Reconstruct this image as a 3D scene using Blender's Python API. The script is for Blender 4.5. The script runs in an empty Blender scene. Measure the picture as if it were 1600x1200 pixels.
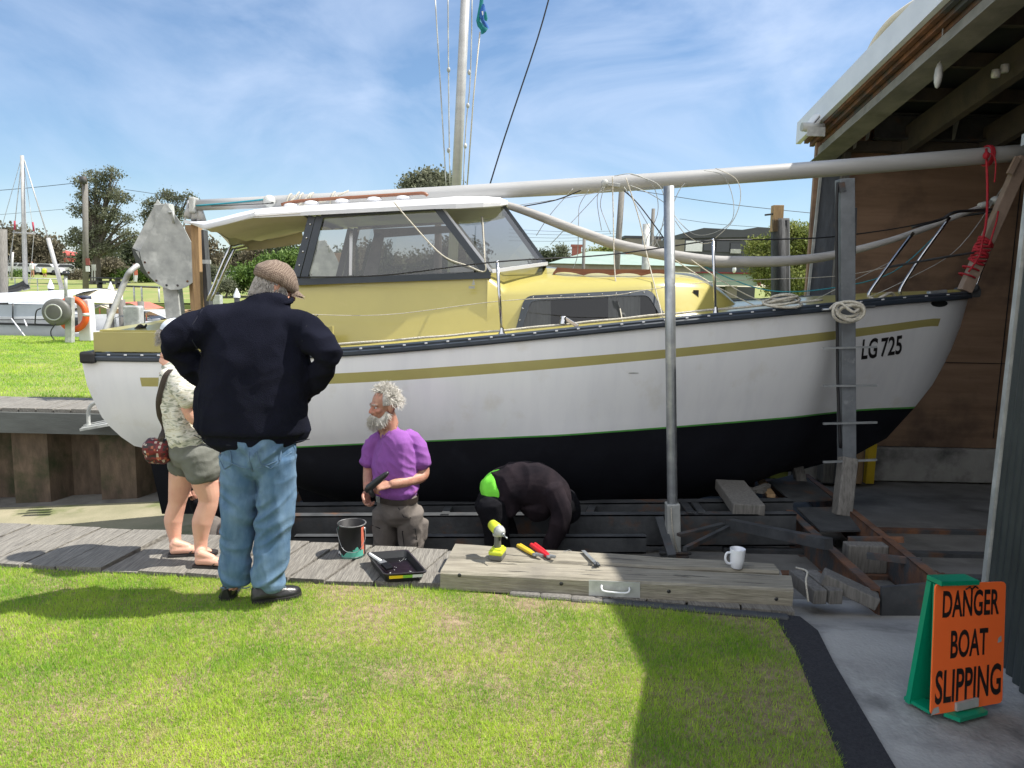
import bpy, bmesh, math, random
import numpy as np
from mathutils import Vector, Matrix, noise
from mathutils.bvhtree import BVHTree
random.seed(7); RNG = np.random.default_rng(11)
R = math.radians
scene = bpy.context.scene
COL = scene.collection
# ------------------------------------------------------------------ camera
PITCH, ROLL, FPX, EYE = R(7.8), R(1.2), 1180.0, 1.65
cam_d = bpy.data.cameras.new("camera"); cam = bpy.data.objects.new("camera", cam_d); COL.objects.link(cam)
cam_d.sensor_width = 36; cam_d.lens = 36 * FPX / 1600; cam_d.clip_end = 2000; cam_d.clip_start = .05
cF = Vector((0, math.cos(PITCH), -math.sin(PITCH)))
r0 = Vector((1, 0, 0)); u0 = Vector((0, math.sin(PITCH), math.cos(PITCH)))
cR = math.cos(ROLL) * r0 + math.sin(ROLL) * u0; cU = -math.sin(ROLL) * r0 + math.cos(ROLL) * u0
cam.matrix_world = Matrix(((cR.x, cU.x, -cF.x, 0), (cR.y, cU.y, -cF.y, 0), (cR.z, cU.z, -cF.z, EYE), (0, 0, 0, 1)))
scene.camera = cam
# ------------------------------------------------------------------ sky and sun
SUN_EL, SUN_AZ = R(56), R(84)      # azimuth measured from +Y towards +X
w = bpy.data.worlds.new("World"); scene.world = w; w.use_nodes = True
nt = w.node_tree; nt.nodes.clear()
sky = nt.nodes.new('ShaderNodeTexSky'); sky.sky_type = 'NISHITA'; sky.sun_disc = False
sky.sun_elevation = SUN_EL; sky.sun_rotation = SUN_AZ; sky.air_density = 1.0; sky.dust_density = .05; sky.ozone_density = 3.4
tc = nt.nodes.new('ShaderNodeTexCoord'); mp = nt.nodes.new('ShaderNodeMapping')
mp.inputs['Rotation'].default_value = (0.25, 0.35, 0.5); mp.inputs['Scale'].default_value = (2.2, 1.5, 4.6)
n1 = nt.nodes.new('ShaderNodeTexNoise'); n1.inputs['Scale'].default_value = 1.35; n1.inputs['Detail'].default_value = 9; n1.inputs['Roughness'].default_value = .56; n1.inputs['Distortion'].default_value = .7
n2 = nt.nodes.new('ShaderNodeTexNoise'); n2.inputs['Scale'].default_value = 1.5; n2.inputs['Detail'].default_value = 3
mr = nt.nodes.new('ShaderNodeMapRange'); mr.inputs[1].default_value = .40; mr.inputs[2].default_value = .74; mr.inputs[4].default_value = .7
mr2 = nt.nodes.new('ShaderNodeMapRange'); mr2.inputs[1].default_value = .30; mr2.inputs[2].default_value = .62
mul = nt.nodes.new('ShaderNodeMath'); mul.operation = 'MULTIPLY'
ad = nt.nodes.new('ShaderNodeMath'); ad.operation = 'ADD'; ad.inputs[1].default_value = .15; ad.use_clamp = True
mx = nt.nodes.new('ShaderNodeMix'); mx.data_type = 'RGBA'; mx.inputs[7].default_value = (3.2, 3.75, 4.75, 1)
bg = nt.nodes.new('ShaderNodeBackground'); bg.inputs[1].default_value = .12
wo = nt.nodes.new('ShaderNodeOutputWorld')
L = nt.links.new
L(tc.outputs['Generated'], mp.inputs[0]); L(mp.outputs[0], n1.inputs[0]); L(tc.outputs['Generated'], n2.inputs[0])
L(n1.outputs[0], mr.inputs[0]); L(n2.outputs[0], mr2.inputs[0]); L(mr.outputs[0], mul.inputs[0]); L(mr2.outputs[0], mul.inputs[1])
L(mul.outputs[0], ad.inputs[0]); L(ad.outputs[0], mx.inputs[0]); hs = nt.nodes.new('ShaderNodeHueSaturation'); hs.inputs['Saturation'].default_value = 1.2; hs.inputs['Value'].default_value = .55; L(sky.outputs[0], hs.inputs['Color']); L(hs.outputs[0], mx.inputs[6]); 
# added fill: unseen bright cloud behind the camera, lifts the shaded hull side
sx_ = nt.nodes.new('ShaderNodeSeparateXYZ'); L(tc.outputs['Generated'], sx_.inputs[0])
mrb = nt.nodes.new('ShaderNodeMapRange'); mrb.interpolation_type = 'SMOOTHSTEP'; mrb.inputs[1].default_value = .12; mrb.inputs[2].default_value = -.55; mrb.inputs[4].default_value = .92; L(sx_.outputs[1], mrb.inputs[0])
mxb = nt.nodes.new('ShaderNodeMix'); mxb.data_type = 'RGBA'; mxb.inputs[7].default_value = (6.6, 6.7, 6.9, 1); L(mrb.outputs[0], mxb.inputs[0]); L(mx.outputs[2], mxb.inputs[6]); L(mxb.outputs[2], bg.inputs[0]); L(bg.outputs[0], wo.inputs[0])
sd = bpy.data.lights.new("sun", 'SUN'); sd.energy = 4.0; sd.angle = R(.53); sd.color = (1, .95, .87)
so = bpy.data.objects.new("sun", sd); COL.objects.link(so)
sdir = Vector((math.cos(SUN_EL) * math.sin(SUN_AZ), math.cos(SUN_EL) * math.cos(SUN_AZ), math.sin(SUN_EL)))
so.rotation_euler = sdir.to_track_quat('Z', 'Y').to_euler(); so.location = (8, 4, 14)
vs = scene.view_settings; vs.view_transform = 'Standard'; vs.look = 'None'; vs.gamma = 1; vs.exposure = 1.05; vs.use_curve_mapping = False

# ------------------------------------------------------------------ helpers
def ray(px, py): return cF * FPX + cR * (px - 800) + cU * (600 - py)
def at(px, py, Y):
    d = ray(px, py); return Vector((0, 0, EYE)) + d * (Y / d.y)
def atz(px, py, z):
    d = ray(px, py); return Vector((0, 0, EYE)) + d * ((z - EYE) / d.z)
def atx(px, py, X):
    d = ray(px, py); return Vector((0, 0, EYE)) + d * (X / d.x)
def V(*a): return Vector(a)
def spline(xs, ys):
    """natural cubic spline"""
    x = np.array(xs, float); y = np.array(ys, float); n = len(x); h = np.diff(x)
    A = np.eye(n); b = np.zeros(n)
    for i in range(1, n - 1):
        A[i, i-1] = h[i-1]; A[i, i] = 2 * (h[i-1] + h[i]); A[i, i+1] = h[i]
        b[i] = 3 * ((y[i+1] - y[i]) / h[i] - (y[i] - y[i-1]) / h[i-1])
    c = np.linalg.solve(A, b)
    def f(t):
        i = int(min(max(np.searchsorted(x, t) - 1, 0), n - 2)); d = t - x[i]
        if t < x[0]: d = 0
        if t > x[-1]: d = h[-1]
        bb = (y[i+1] - y[i]) / h[i] - h[i] * (2 * c[i] + c[i+1]) / 3; dd = (c[i+1] - c[i]) / (3 * h[i])
        return float(y[i] + bb * d + c[i] * d * d + dd * d ** 3)
    return f
def smooth_path(pts, n=8):
    pts = [Vector(p) for p in pts]
    if len(pts) < 3: return pts
    out = []
    for i in range(len(pts) - 1):
        p0 = pts[max(i-1, 0)]; p1 = pts[i]; p2 = pts[i+1]; p3 = pts[min(i+2, len(pts)-1)]
        for k in range(n):
            t = k / n
            out.append(.5 * ((2 * p1) + (p2 - p0) * t + (2*p0 - 5*p1 + 4*p2 - p3) * t*t + (3*p1 - p0 - 3*p2 + p3) * t**3))
    out.append(pts[-1]); return out

class MB:
    def __init__(s): s.v = []; s.f = []; s.m = []; s.sm = []
    def add(s, vs, fs, mat=0, smooth=False):
        o = len(s.v); s.v += [tuple(p) for p in vs]
        s.f += [tuple(i + o for i in f) for f in fs]; s.m += [mat] * len(fs); s.sm += [smooth] * len(fs); return s
    def box(s, c, size, mat=0, rot=None, bev=0.0):
        c = Vector(c); hx, hy, hz = [q / 2 for q in size]
        M3 = rot if rot is not None else Matrix.Identity(3)
        if bev <= 0:
            vs = [c + M3 @ Vector((x*hx, y*hy, z*hz)) for x in (-1, 1) for y in (-1, 1) for z in (-1, 1)]
            fs = [(0,1,3,2), (4,6,7,5), (0,4,5,1), (2,3,7,6), (0,2,6,4), (1,5,7,3)]
            return s.add(vs, fs, mat)
        b = min(bev, hx*.9, hy*.9, hz*.9)
        bm = bmesh.new(); bmesh.ops.create_cube(bm, size=1)
        for v in bm.verts: v.co = Vector((v.co.x*2*hx, v.co.y*2*hy, v.co.z*2*hz))
        bmesh.ops.bevel(bm, geom=bm.edges[:], offset=b, segments=2, affect='EDGES', profile=.5)
        bm.verts.index_update()
        s.add([c + M3 @ v.co for v in bm.verts], [[v.index for v in f.verts] for f in bm.faces], mat); bm.free(); return s
    def tube(s, pts, rad, seg=8, mat=0, caps=True, smooth=True, flat=None, up=None):
        """rad: scalar or list; flat: (list of) ratio of second axis"""
        pts = [Vector(p) for p in pts]; n = len(pts)
        if not hasattr(rad, '__len__'): rad = [rad] * n
        if flat is None: flat = [1.0] * n
        elif not hasattr(flat, '__len__'): flat = [flat] * n
        t0 = (pts[1] - pts[0]).normalized()
        u = Vector(up) if up is not None else (Vector((0, 0, 1)) if abs(t0.z) < .9 else Vector((1, 0, 0)))
        vs = []
        for i in range(n):
            t = (pts[min(i+1, n-1)] - pts[max(i-1, 0)]).normalized()
            u = (u - t * u.dot(t))
            if u.length < 1e-6: u = Vector((1, 0, 0)) - t * t.x
            u.normalize(); b = t.cross(u)
            for k in range(seg):
                a = 2 * math.pi * k / seg
                vs.append(pts[i] + b * math.cos(a) * rad[i] + u * math.sin(a) * rad[i] * flat[i])
        fs = [(i*seg+k, i*seg+(k+1) % seg, (i+1)*seg+(k+1) % seg, (i+1)*seg+k) for i in range(n-1) for k in range(seg)]
        s.add(vs, fs, mat, smooth)
        if caps:
            o = len(s.v) - len(vs)
            s.f += [tuple(o + k for k in range(seg))[::-1], tuple(o + (n-1)*seg + k for k in range(seg))]; s.m += [mat, mat]; s.sm += [False, False]
        return s
    def stick(s, a, b, r, **k): return s.tube([a, b], r, **k)
    def bar(s, a, b, wd, ht, mat=0, up=(0, 0, 1), bev=0.0):
        a = Vector(a); b = Vector(b); t = (b - a); ln = t.length; t.normalize(); u = Vector(up); u = (u - t * u.dot(t)).normalized(); y = u.cross(t)
        return s.box((a + b) / 2, (ln, wd, ht), mat, Matrix((t, y, u)).transposed(), bev)
    def prism(s, poly, off, mat=0):
        """poly: 3d points planar, off: extrusion vector"""
        n = len(poly); off = Vector(off); a = [Vector(p) for p in poly]; b = [p + off for p in a]
        return s.add(a + b, [tuple(range(n))[::-1], tuple(range(n, 2*n))] + [(i, (i+1) % n, n + (i+1) % n, n + i) for i in range(n)], mat)
    def lathe(s, c, prof, seg=24, mat=0, axis=None, smooth=True):
        """prof: list of (r, z)"""
        c = Vector(c); q = Vector((0, 0, 1)).rotation_difference(Vector(axis).normalized()) if axis is not None else None
        vs = []
        for r_, z in prof:
            for k in range(seg):
                a = 2 * math.pi * k / seg; p = Vector((r_ * math.cos(a), r_ * math.sin(a), z)); vs.append(c + (q @ p if q else p))
        n = len(prof)
        fs = [(i*seg+k, i*seg+(k+1) % seg, (i+1)*seg+(k+1) % seg, (i+1)*seg+k) for i in range(n-1) for k in range(seg)]
        return s.add(vs, fs, mat, smooth)
    def grid(s, rows, mat=0, smooth=True, closed=False):
        """rows: list of equal-length lists of points"""
        n = len(rows); m = len(rows[0]); vs = [p for r_ in rows for p in r_]
        mm = m if closed else m - 1
        return s.add(vs, [(i*m+k, i*m+(k+1) % m, (i+1)*m+(k+1) % m, (i+1)*m+k) for i in range(n-1) for k in range(mm)], mat, smooth)
    def ell(s, c, rad, seg=16, rings=10, mat=0, rot=None):
        c = Vector(c); vs = []; M3 = rot if rot is not None else Matrix.Identity(3)
        for i in range(rings + 1):
            th = math.pi * i / rings
            for k in range(seg):
                a = 2*math.pi*k/seg
                rr = max(math.sin(th), .02)
                vs.append(c + M3 @ Vector((rad[0]*rr*math.cos(a), rad[1]*rr*math.sin(a), rad[2]*math.cos(th))))
        fs = [(i*seg+k, (i+1)*seg+k, (i+1)*seg+(k+1) % seg, i*seg+(k+1) % seg) for i in range(rings) for k in range(seg)]
        fs += [tuple(range(seg)), tuple(rings*seg + k for k in range(seg))[::-1]]
        return s.add(vs, fs, mat, True)

ORG = {}
def thing(name, label, cat, loc=(0, 0, 0), group=None):
    o = bpy.data.objects.new(name, None); COL.objects.link(o); o.location = loc; o.empty_display_size = .1
    o['label'] = label; o['category'] = cat
    if group: o['group'] = group
    ORG[o.name] = Vector(loc); return o
def obj(name, mb, mats, parent=None, loc=None, label=None, cat=None, group=None, kind=None, fix=True):
    """mb: MB in world coordinates"""
    if not isinstance(mats, (list, tuple)): mats = [mats]
    org = ORG[parent.name] if parent is not None else Vector(loc if loc is not None else (0, 0, 0))
    me = bpy.data.meshes.new(name)
    me.from_pydata([(p[0]-org.x, p[1]-org.y, p[2]-org.z) for p in mb.v], [], mb.f)
    for m in mats: me.materials.append(m)
    me.polygons.foreach_set('material_index', mb.m); me.polygons.foreach_set('use_smooth', mb.sm)
    if fix:
        bm = bmesh.new(); bm.from_mesh(me); bmesh.ops.recalc_face_normals(bm, faces=bm.faces[:]); bm.to_mesh(me); bm.free()
    me.update()
    o = bpy.data.objects.new(name, me); COL.objects.link(o)
    if parent is not None: o.parent = parent
    else: o.location = org
    ORG[o.name] = org
    if label: o['label'] = label
    if cat: o['category'] = cat
    if group: o['group'] = group
    if kind: o['kind'] = kind
    return o
def fast(name, verts, faces, mat, parent=None, label=None, cat=None, kind=None, col=None, smooth=False, loc=(0,0,0), group=None):
    """numpy mesh; faces (M,k)"""
    org = ORG[parent.name] if parent is not None else Vector(loc)
    verts = verts - np.array(org); me = bpy.data.meshes.new(name); M_, k = faces.shape
    me.vertices.add(len(verts)); me.vertices.foreach_set('co', verts.astype(np.float32).ravel())
    me.loops.add(M_*k); me.loops.foreach_set('vertex_index', faces.astype(np.int32).ravel())
    me.polygons.add(M_); me.polygons.foreach_set('loop_start', np.arange(0, M_*k, k, dtype=np.int32))
    try: me.polygons.foreach_set('loop_total', np.full(M_, k, dtype=np.int32))
    except Exception: pass
    if smooth: me.polygons.foreach_set('use_smooth', np.ones(M_, dtype=bool))
    me.update(calc_edges=True); me.validate()
    if col is not None:
        a = me.attributes.new('rnd', 'FLOAT', 'POINT'); a.data.foreach_set('value', col.astype(np.float32))
    me.materials.append(mat)
    o = bpy.data.objects.new(name, me); COL.objects.link(o)
    if parent is not None: o.parent = parent
    else: o.location = org
    ORG[o.name] = org
    for k_, v_ in (('label', label), ('category', cat), ('kind', kind), ('group', group)):
        if v_: o[k_] = v_
    return o
def fuse(mb, voxel=.008, sm=4, disp=None):
    """voxel-union of the closed shells of mb -> new MB (one continuous surface)"""
    me = bpy.data.meshes.new('tmp'); me.from_pydata(mb.v, [], mb.f); me.update()
    bm = bmesh.new(); bm.from_mesh(me); bmesh.ops.recalc_face_normals(bm, faces=bm.faces[:]); bm.to_mesh(me); bm.free()
    o = bpy.data.objects.new('tmp', me); COL.objects.link(o)
    md = o.modifiers.new('r', 'REMESH'); md.mode = 'VOXEL'; md.voxel_size = voxel; md.use_smooth_shade = True
    if sm: s2 = o.modifiers.new('s', 'SMOOTH'); s2.iterations = sm; s2.factor = .5
    dg = bpy.context.evaluated_depsgraph_get(); ev = o.evaluated_get(dg); m2 = ev.to_mesh()
    n = len(m2.vertices); co = np.empty(n*3, np.float32); m2.vertices.foreach_get('co', co); co = co.reshape(-1, 3)
    no = np.array([v.normal[:] for v in m2.vertices]); fs = [tuple(p.vertices) for p in m2.polygons]
    ev.to_mesh_clear(); bpy.data.objects.remove(o); bpy.data.meshes.remove(me)
    if disp is not None:
        d = np.array([disp(Vector(co[i].tolist()), Vector(no[i].tolist())) for i in range(n)]); co = co + no * d[:, None]
    r_ = MB(); r_.v = [tuple(map(float, c)) for c in co]; r_.f = fs; r_.m = [0]*len(fs); r_.sm = [True]*len(fs); return r_
def bvh_of(mb): return BVHTree.FromPolygons([Vector(p) for p in mb.v], mb.f)
def drape(bvh, pts2, dirv, off=.003, back=3.0):
    """project points along dirv onto bvh, lifted by off towards the viewer side"""
    d = Vector(dirv).normalized(); out = []
    for p in pts2:
        h = bvh.ray_cast(Vector(p) - d * back, d)
        out.append((h[0] - d * off) if h[0] is not None else Vector(p))
    return out
def text_mb(txt, origin, ux, uy, width, height, thick=.002, tight=True, mat=0):
    """flat letters: fitted into width x height box from origin along unit vectors ux, uy"""
    cu = bpy.data.curves.new('t', 'FONT'); cu.body = txt; cu.size = 1; cu.resolution_u = 4; cu.offset = .022
    o = bpy.data.objects.new('t', cu); COL.objects.link(o); dg = bpy.context.evaluated_depsgraph_get(); dg.update()
    me = bpy.data.meshes.new_from_object(o.evaluated_get(dg)); bpy.data.objects.remove(o)
    bm = bmesh.new(); bm.from_mesh(me); bmesh.ops.triangulate(bm, faces=bm.faces[:])
    xs = [v.co.x for v in bm.verts]; ys = [v.co.y for v in bm.verts]; x0, x1, y0, y1 = min(xs), max(xs), min(ys), max(ys)
    bm.verts.index_update(); ux = Vector(ux); uy = Vector(uy); nn = ux.cross(uy).normalized(); mb = MB(); origin = Vector(origin)
    a = [origin + ux * ((v.co.x-x0)/(x1-x0)*width) + uy * ((v.co.y-y0)/(y1-y0)*height) + nn*thick for v in bm.verts]
    mb.add(a, [[v.index for v in f.verts] for f in bm.faces], mat); bm.free(); return mb
def copytree(o, parent=None, loc=None):
    c = o.copy(); COL.objects.link(c)
    if parent is not None: c.parent = parent
    for ch in list(o.children): copytree(ch, c)
    if loc is not None: c.location = loc
    return c

# ------------------------------------------------------------------ materials
def M(name, col, col2=None, rough=.6, metal=0.0, scale=4, stretch=(1, 1, 1), lo=.35, hi=.65, bump=.15, bscale=40, bstretch=None, spec=.5,
      col3=None, scale3=1.0, lo3=.5, hi3=.65, dist=.002, attr=False, detail=5, coat=0.0, sheen=0.0, sub=0.0, rot=(0, 0, 0), trans=0.0, wrinkle=0.0, wscale=9.0, wstretch=(1, 1, 1)):
    m = bpy.data.materials.new(name); m.use_nodes = True; t = m.node_tree; N = t.nodes; Lk = t.links.new
    b = N['Principled BSDF']; b.inputs['Roughness'].default_value = rough; b.inputs['Metallic'].default_value = metal
    b.inputs['Specular IOR Level'].default_value = spec
    if coat: b.inputs['Coat Weight'].default_value = coat; b.inputs['Coat Roughness'].default_value = .08
    if sheen: b.inputs['Sheen Weight'].default_value = sheen
    if sub: b.inputs['Subsurface Weight'].default_value = sub; b.inputs['Subsurface Radius'].default_value = (.012, .005, .003)
    c4 = lambda c: (c[0], c[1], c[2], 1)
    col2 = col2 or tuple(q*.82 for q in col)
    tcn = N.new('ShaderNodeTexCoord'); mpn = N.new('ShaderNodeMapping'); mpn.inputs['Scale'].default_value = stretch; mpn.inputs['Rotation'].default_value = rot
    Lk(tcn.outputs['Object'], mpn.inputs[0])
    no = N.new('ShaderNodeTexNoise'); no.inputs['Scale'].default_value = scale; no.inputs['Detail'].default_value = detail; no.inputs['Roughness'].default_value = .6
    Lk(mpn.outputs[0], no.inputs[0])
    mr_ = N.new('ShaderNodeMapRange'); mr_.inputs[1].default_value = lo; mr_.inputs[2].default_value = hi; Lk(no.outputs[0], mr_.inputs[0])
    mi = N.new('ShaderNodeMix'); mi.data_type = 'RGBA'; mi.inputs[6].default_value = c4(col); mi.inputs[7].default_value = c4(col2); Lk(mr_.outputs[0], mi.inputs[0])
    out = mi.outputs[2]
    if attr:
        at_ = N.new('ShaderNodeAttribute'); at_.attribute_name = 'rnd'; mi.inputs[0].default_value = 0
        ad_ = N.new('ShaderNodeMath'); ad_.operation = 'ADD'; ad_.use_clamp = True; sb = N.new('ShaderNodeMath'); sb.operation = 'SUBTRACT'; sb.inputs[1].default_value = .5
        Lk(at_.outputs['Fac'], sb.inputs[0]); Lk(mr_.outputs[0], ad_.inputs[0]); Lk(sb.outputs[0], ad_.inputs[1]); Lk(ad_.outputs[0], mi.inputs[0])
    if col3:
        n3 = N.new('ShaderNodeTexNoise'); n3.inputs['Scale'].default_value = scale3; n3.inputs['Detail'].default_value = 6; n3.inputs['Roughness'].default_value = .62; Lk(tcn.outputs['Object'], n3.inputs[0])
        m3 = N.new('ShaderNodeMapRange'); m3.inputs[1].default_value = lo3; m3.inputs[2].default_value = hi3; Lk(n3.outputs[0], m3.inputs[0])
        x3 = N.new('ShaderNodeMix'); x3.data_type = 'RGBA'; Lk(m3.outputs[0], x3.inputs[0]); Lk(out, x3.inputs[6]); x3.inputs[7].default_value = c4(col3); out = x3.outputs[2]
    Lk(out, b.inputs['Base Color'])
    if trans:
        tl = N.new('ShaderNodeBsdfTranslucent'); mixs = N.new('ShaderNodeMixShader'); mixs.inputs[0].default_value = trans; Lk(out, tl.inputs[0]); Lk(b.outputs[0], mixs.inputs[1]); Lk(tl.outputs[0], mixs.inputs[2]); Lk(mixs.outputs[0], N['Material Output'].inputs[0])
    if bump:
        nb = N.new('ShaderNodeTexNoise'); nb.inputs['Scale'].default_value = bscale; nb.inputs['Detail'].default_value = 6
        mb_ = N.new('ShaderNodeMapping'); mb_.inputs['Scale'].default_value = bstretch or stretch; mb_.inputs['Rotation'].default_value = rot
        Lk(tcn.outputs['Object'], mb_.inputs[0]); Lk(mb_.outputs[0], nb.inputs[0])
        bp = N.new('ShaderNodeBump'); bp.inputs['Strength'].default_value = bump; bp.inputs['Distance'].default_value = dist*5
        if wrinkle:
            wm = N.new('ShaderNodeMapping'); wm.inputs['Scale'].default_value = wstretch; wm.inputs['Rotation'].default_value = (.15, .1, .35)
            wn = N.new('ShaderNodeTexNoise'); wn.noise_type = 'RIDGED_MULTIFRACTAL'; wn.inputs['Scale'].default_value = wscale; wn.inputs['Detail'].default_value = 3; wn.inputs['Distortion'].default_value = .6
            wb_ = N.new('ShaderNodeBump'); wb_.inputs['Strength'].default_value = wrinkle; wb_.inputs['Distance'].default_value = .015
            Lk(tcn.outputs['Object'], wm.inputs[0]); Lk(wm.outputs[0], wn.inputs[0]); Lk(wn.outputs[0], wb_.inputs['Height']); Lk(wb_.outputs[0], bp.inputs['Normal'])
        Lk(nb.outputs[0], bp.inputs['Height']); Lk(bp.outputs[0], b.inputs['Normal'])
    return m
def GLASS(name, tint, refl=.5):
    m = bpy.data.materials.new(name); m.use_nodes = True; t = m.node_tree; N = t.nodes; N.clear(); Lk = t.links.new
    tr = N.new('ShaderNodeBsdfTransparent'); tr.inputs[0].default_value = (*tint, 1)
    gl = N.new('ShaderNodeBsdfGlossy'); gl.inputs['Roughness'].default_value = .03
    fr = N.new('ShaderNodeFresnel'); fr.inputs[0].default_value = 1.5
    mm = N.new('ShaderNodeMath'); mm.operation = 'MULTIPLY_ADD'; mm.inputs[1].default_value = 1.0; mm.inputs[2].default_value = refl * .06; mm.use_clamp = True
    ms = N.new('ShaderNodeMixShader'); o = N.new('ShaderNodeOutputMaterial')
    Lk(fr.outputs[0], mm.inputs[0]); Lk(mm.outputs[0], ms.inputs[0]); Lk(tr.outputs[0], ms.inputs[1]); Lk(gl.outputs[0], ms.inputs[2]); Lk(ms.outputs[0], o.inputs[0]); return m
mt = {}
mt['white_gel'] = M('white_gelcoat', (.77, .78, .79), (.72, .73, .75), rough=.28, scale=2.2, stretch=(4, 4, .5), lo=.45, hi=.75, bump=.05, bscale=7, bstretch=(1, 1, .4), coat=.25, col3=(.66, .645, .60), scale3=3.2, lo3=.58, hi3=.82)
mt['white'] = M('white_paint', (.70, .71, .73), (.62, .63, .65), rough=.35, bump=.05)
mt['antifoul'] = M('black_antifoul', (.0035, .004, .007), (.006, .007, .011), rough=.75, scale=3, bump=.2, bscale=18, spec=.2, col3=(.012, .014, .020), scale3=2.4, lo3=.55, hi3=.8)
mt['green_line'] = M('green_boot_line', (.09, .36, .05), (.05, .24, .04), rough=.4, bump=0)
mt['gold'] = M('gold_stripe', (.38, .34, .12), (.35, .31, .11), rough=.35, bump=0, coat=.2)
mt['yellow'] = M('yellow_gelcoat', (.44, .385, .115), (.40, .35, .105), rough=.28, scale=1.5, bump=.03, bscale=14, coat=.3, col3=(.55, .47, .2), scale3=2.6, lo3=.6, hi3=.9)
mt['navy_rail'] = M('navy_rubber_rail', (.028, .038, .052), (.04, .05, .066), rough=.45, bump=.06)
mt['steel'] = M('galvanised_steel', (.38, .40, .41), (.27, .29, .30), rough=.42, metal=.75, scale=9, bump=.08, col3=(.55, .56, .55), scale3=5, lo3=.55, hi3=.75)
mt['galv_dull'] = M('dull_zinc', (.42, .43, .41), (.29, .30, .29), rough=.6, metal=.15, scale=6, bump=.25, bscale=25, col3=(.60, .61, .58), scale3=4.4, lo3=.5, hi3=.7, detail=9)
mt['chrome'] = M('stainless', (.62, .62, .62), rough=.15, metal=1, bump=0)
mt['rust'] = M('rusty_steel', (.085, .045, .03), (.20, .09, .045), rough=.85, scale=6, bump=.5, bscale=30, col3=(.055, .06, .065), scale3=2.3, lo3=.48, hi3=.6)
mt['darksteel'] = M('weathered_painted_steel', (.030, .033, .037), (.062, .066, .07), rough=.7, scale=5, bump=.35, bscale=30, col3=(.11, .055, .03), scale3=4, lo3=.56, hi3=.7)
mt['galv_post'] = M('grey_zinc_post', (.17, .185, .20), (.11, .12, .13), rough=.55, metal=.2, scale=7, bump=.12, col3=(.30, .31, .32), scale3=6, lo3=.6, hi3=.75)
mt['crutch'] = M('pinkish_timber', (.30, .22, .17), (.22, .16, .12), rough=.8, scale=6, bump=.4, bscale=20)
mt['wood_grey'] = M('weathered_grey_timber', (.25, .235, .205), (.13, .12, .105), rough=.85, scale=7, stretch=(16, 1.0, 8), bump=.8, bscale=9, bstretch=(22, 1.2, 10), col3=(.13, .115, .10), scale3=2.5, lo3=.58, hi3=.85, rot=(0, 0, 0))
mt['wood_beam'] = M('sawn_pale_timber', (.31, .285, .225), (.19, .17, .13), rough=.8, scale=5, stretch=(.9, 14, 14), bump=.6, bscale=8, bstretch=(1, 18, 18), col3=(.17, .155, .13), scale3=3.2, lo3=.5, hi3=.8)
mt['wood_post'] = M('grey_post_timber', (.19, .18, .165), (.11, .105, .095), rough=.85, scale=6, stretch=(10, 10, 1), bump=.6, bscale=9, bstretch=(14, 14, 1))
mt['wood_brown'] = M('brown_new_timber', (.40, .26, .13), (.27, .17, .09), rough=.75, scale=6, stretch=(10, 10, 1), bump=.4, bscale=9, bstretch=(14, 14, 1))
mt['pile'] = M('tarred_pile', (.035, .036, .038), (.07, .072, .075), rough=.8, scale=8, stretch=(8, 8, .8), bump=.8, bscale=9, bstretch=(12, 12, 1))
mt['teak'] = M('teak', (.24, .095, .04), (.17, .06, .03), rough=.4, scale=6, stretch=(1, 10, 10), bump=.15)
mt['ply'] = M('plywood', (.33, .21, .135), (.21, .13, .08), rough=.65, scale=2.2, stretch=(.5, 3, 4.5), lo=.3, hi=.7, bump=.15, bscale=30, bstretch=(.5, 3, 8), col3=(.07, .048, .038), scale3=1.1, lo3=.48, hi3=.75, detail=8)
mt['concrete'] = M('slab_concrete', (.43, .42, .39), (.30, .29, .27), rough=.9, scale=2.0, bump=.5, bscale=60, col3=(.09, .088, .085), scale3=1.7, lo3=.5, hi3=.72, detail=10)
mt['slab_shaded'] = M('shaded_stained_slip_slab', (.20, .195, .18), (.13, .125, .115), rough=.9, scale=2.0, bump=.5, bscale=60, col3=(.06, .058, .05), scale3=1.3, lo3=.48, hi3=.7, detail=10)  # shed shade put into a darker base colour, random stain patches over it
mt['ramp'] = M('slimy_ramp', (.31, .28, .19), (.22, .21, .13), rough=.8, scale=1.6, bump=.5, bscale=35, col3=(.10, .13, .035), scale3=.9, lo3=.48, hi3=.6, detail=10)
mt['asphalt'] = M('asphalt', (.018, .018, .023), (.038, .038, .043), rough=.92, scale=90, bump=1, bscale=160, detail=3)
mt['canvas'] = M('beige_canvas', (.66, .61, .49), (.58, .53, .42), rough=.85, scale=3, bump=.3, bscale=9, sheen=.1)
mt['canvas_white'] = M('white_vinyl', (.72, .74, .78), (.62, .65, .69), rough=.45, scale=5, bump=.25, bscale=15)
mt['rope'] = M('pale_rope', (.62, .59, .5), (.45, .42, .35), rough=.85, scale=60, bump=1, bscale=140)
mt['rope_red'] = M('red_rope', (.48, .015, .03), (.3, .01, .02), rough=.7, scale=60, bump=.8, bscale=140)
mt['black'] = M('black_plastic', (.016, .017, .018), (.022, .023, .025), rough=.35, bump=.05)
mt['blackrubber'] = M('black_cable', (.012, .012, .014), rough=.6, bump=0)
mt['mast'] = M('mast_alloy', (.44, .44, .43), (.37, .37, .36), rough=.42, metal=.15, scale=3, stretch=(.3, 3, 3), bump=.04)
mt['furl'] = M('grey_sail_tube', (.36, .35, .335), (.28, .275, .265), rough=.7, scale=5, stretch=(1, 5, 5), bump=.3, bscale=15)
mt['fascia'] = M('roof_sheet_white', (.66, .70, .76), (.6, .64, .7), rough=.4, bump=.03)
mt['corr'] = M('dark_corrugated', (.045, .055, .055), (.03, .037, .038), rough=.5, metal=.2, scale=4, bump=.1, col3=(.035, .04, .06), scale3=1, lo3=.55, hi3=.7)
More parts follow.
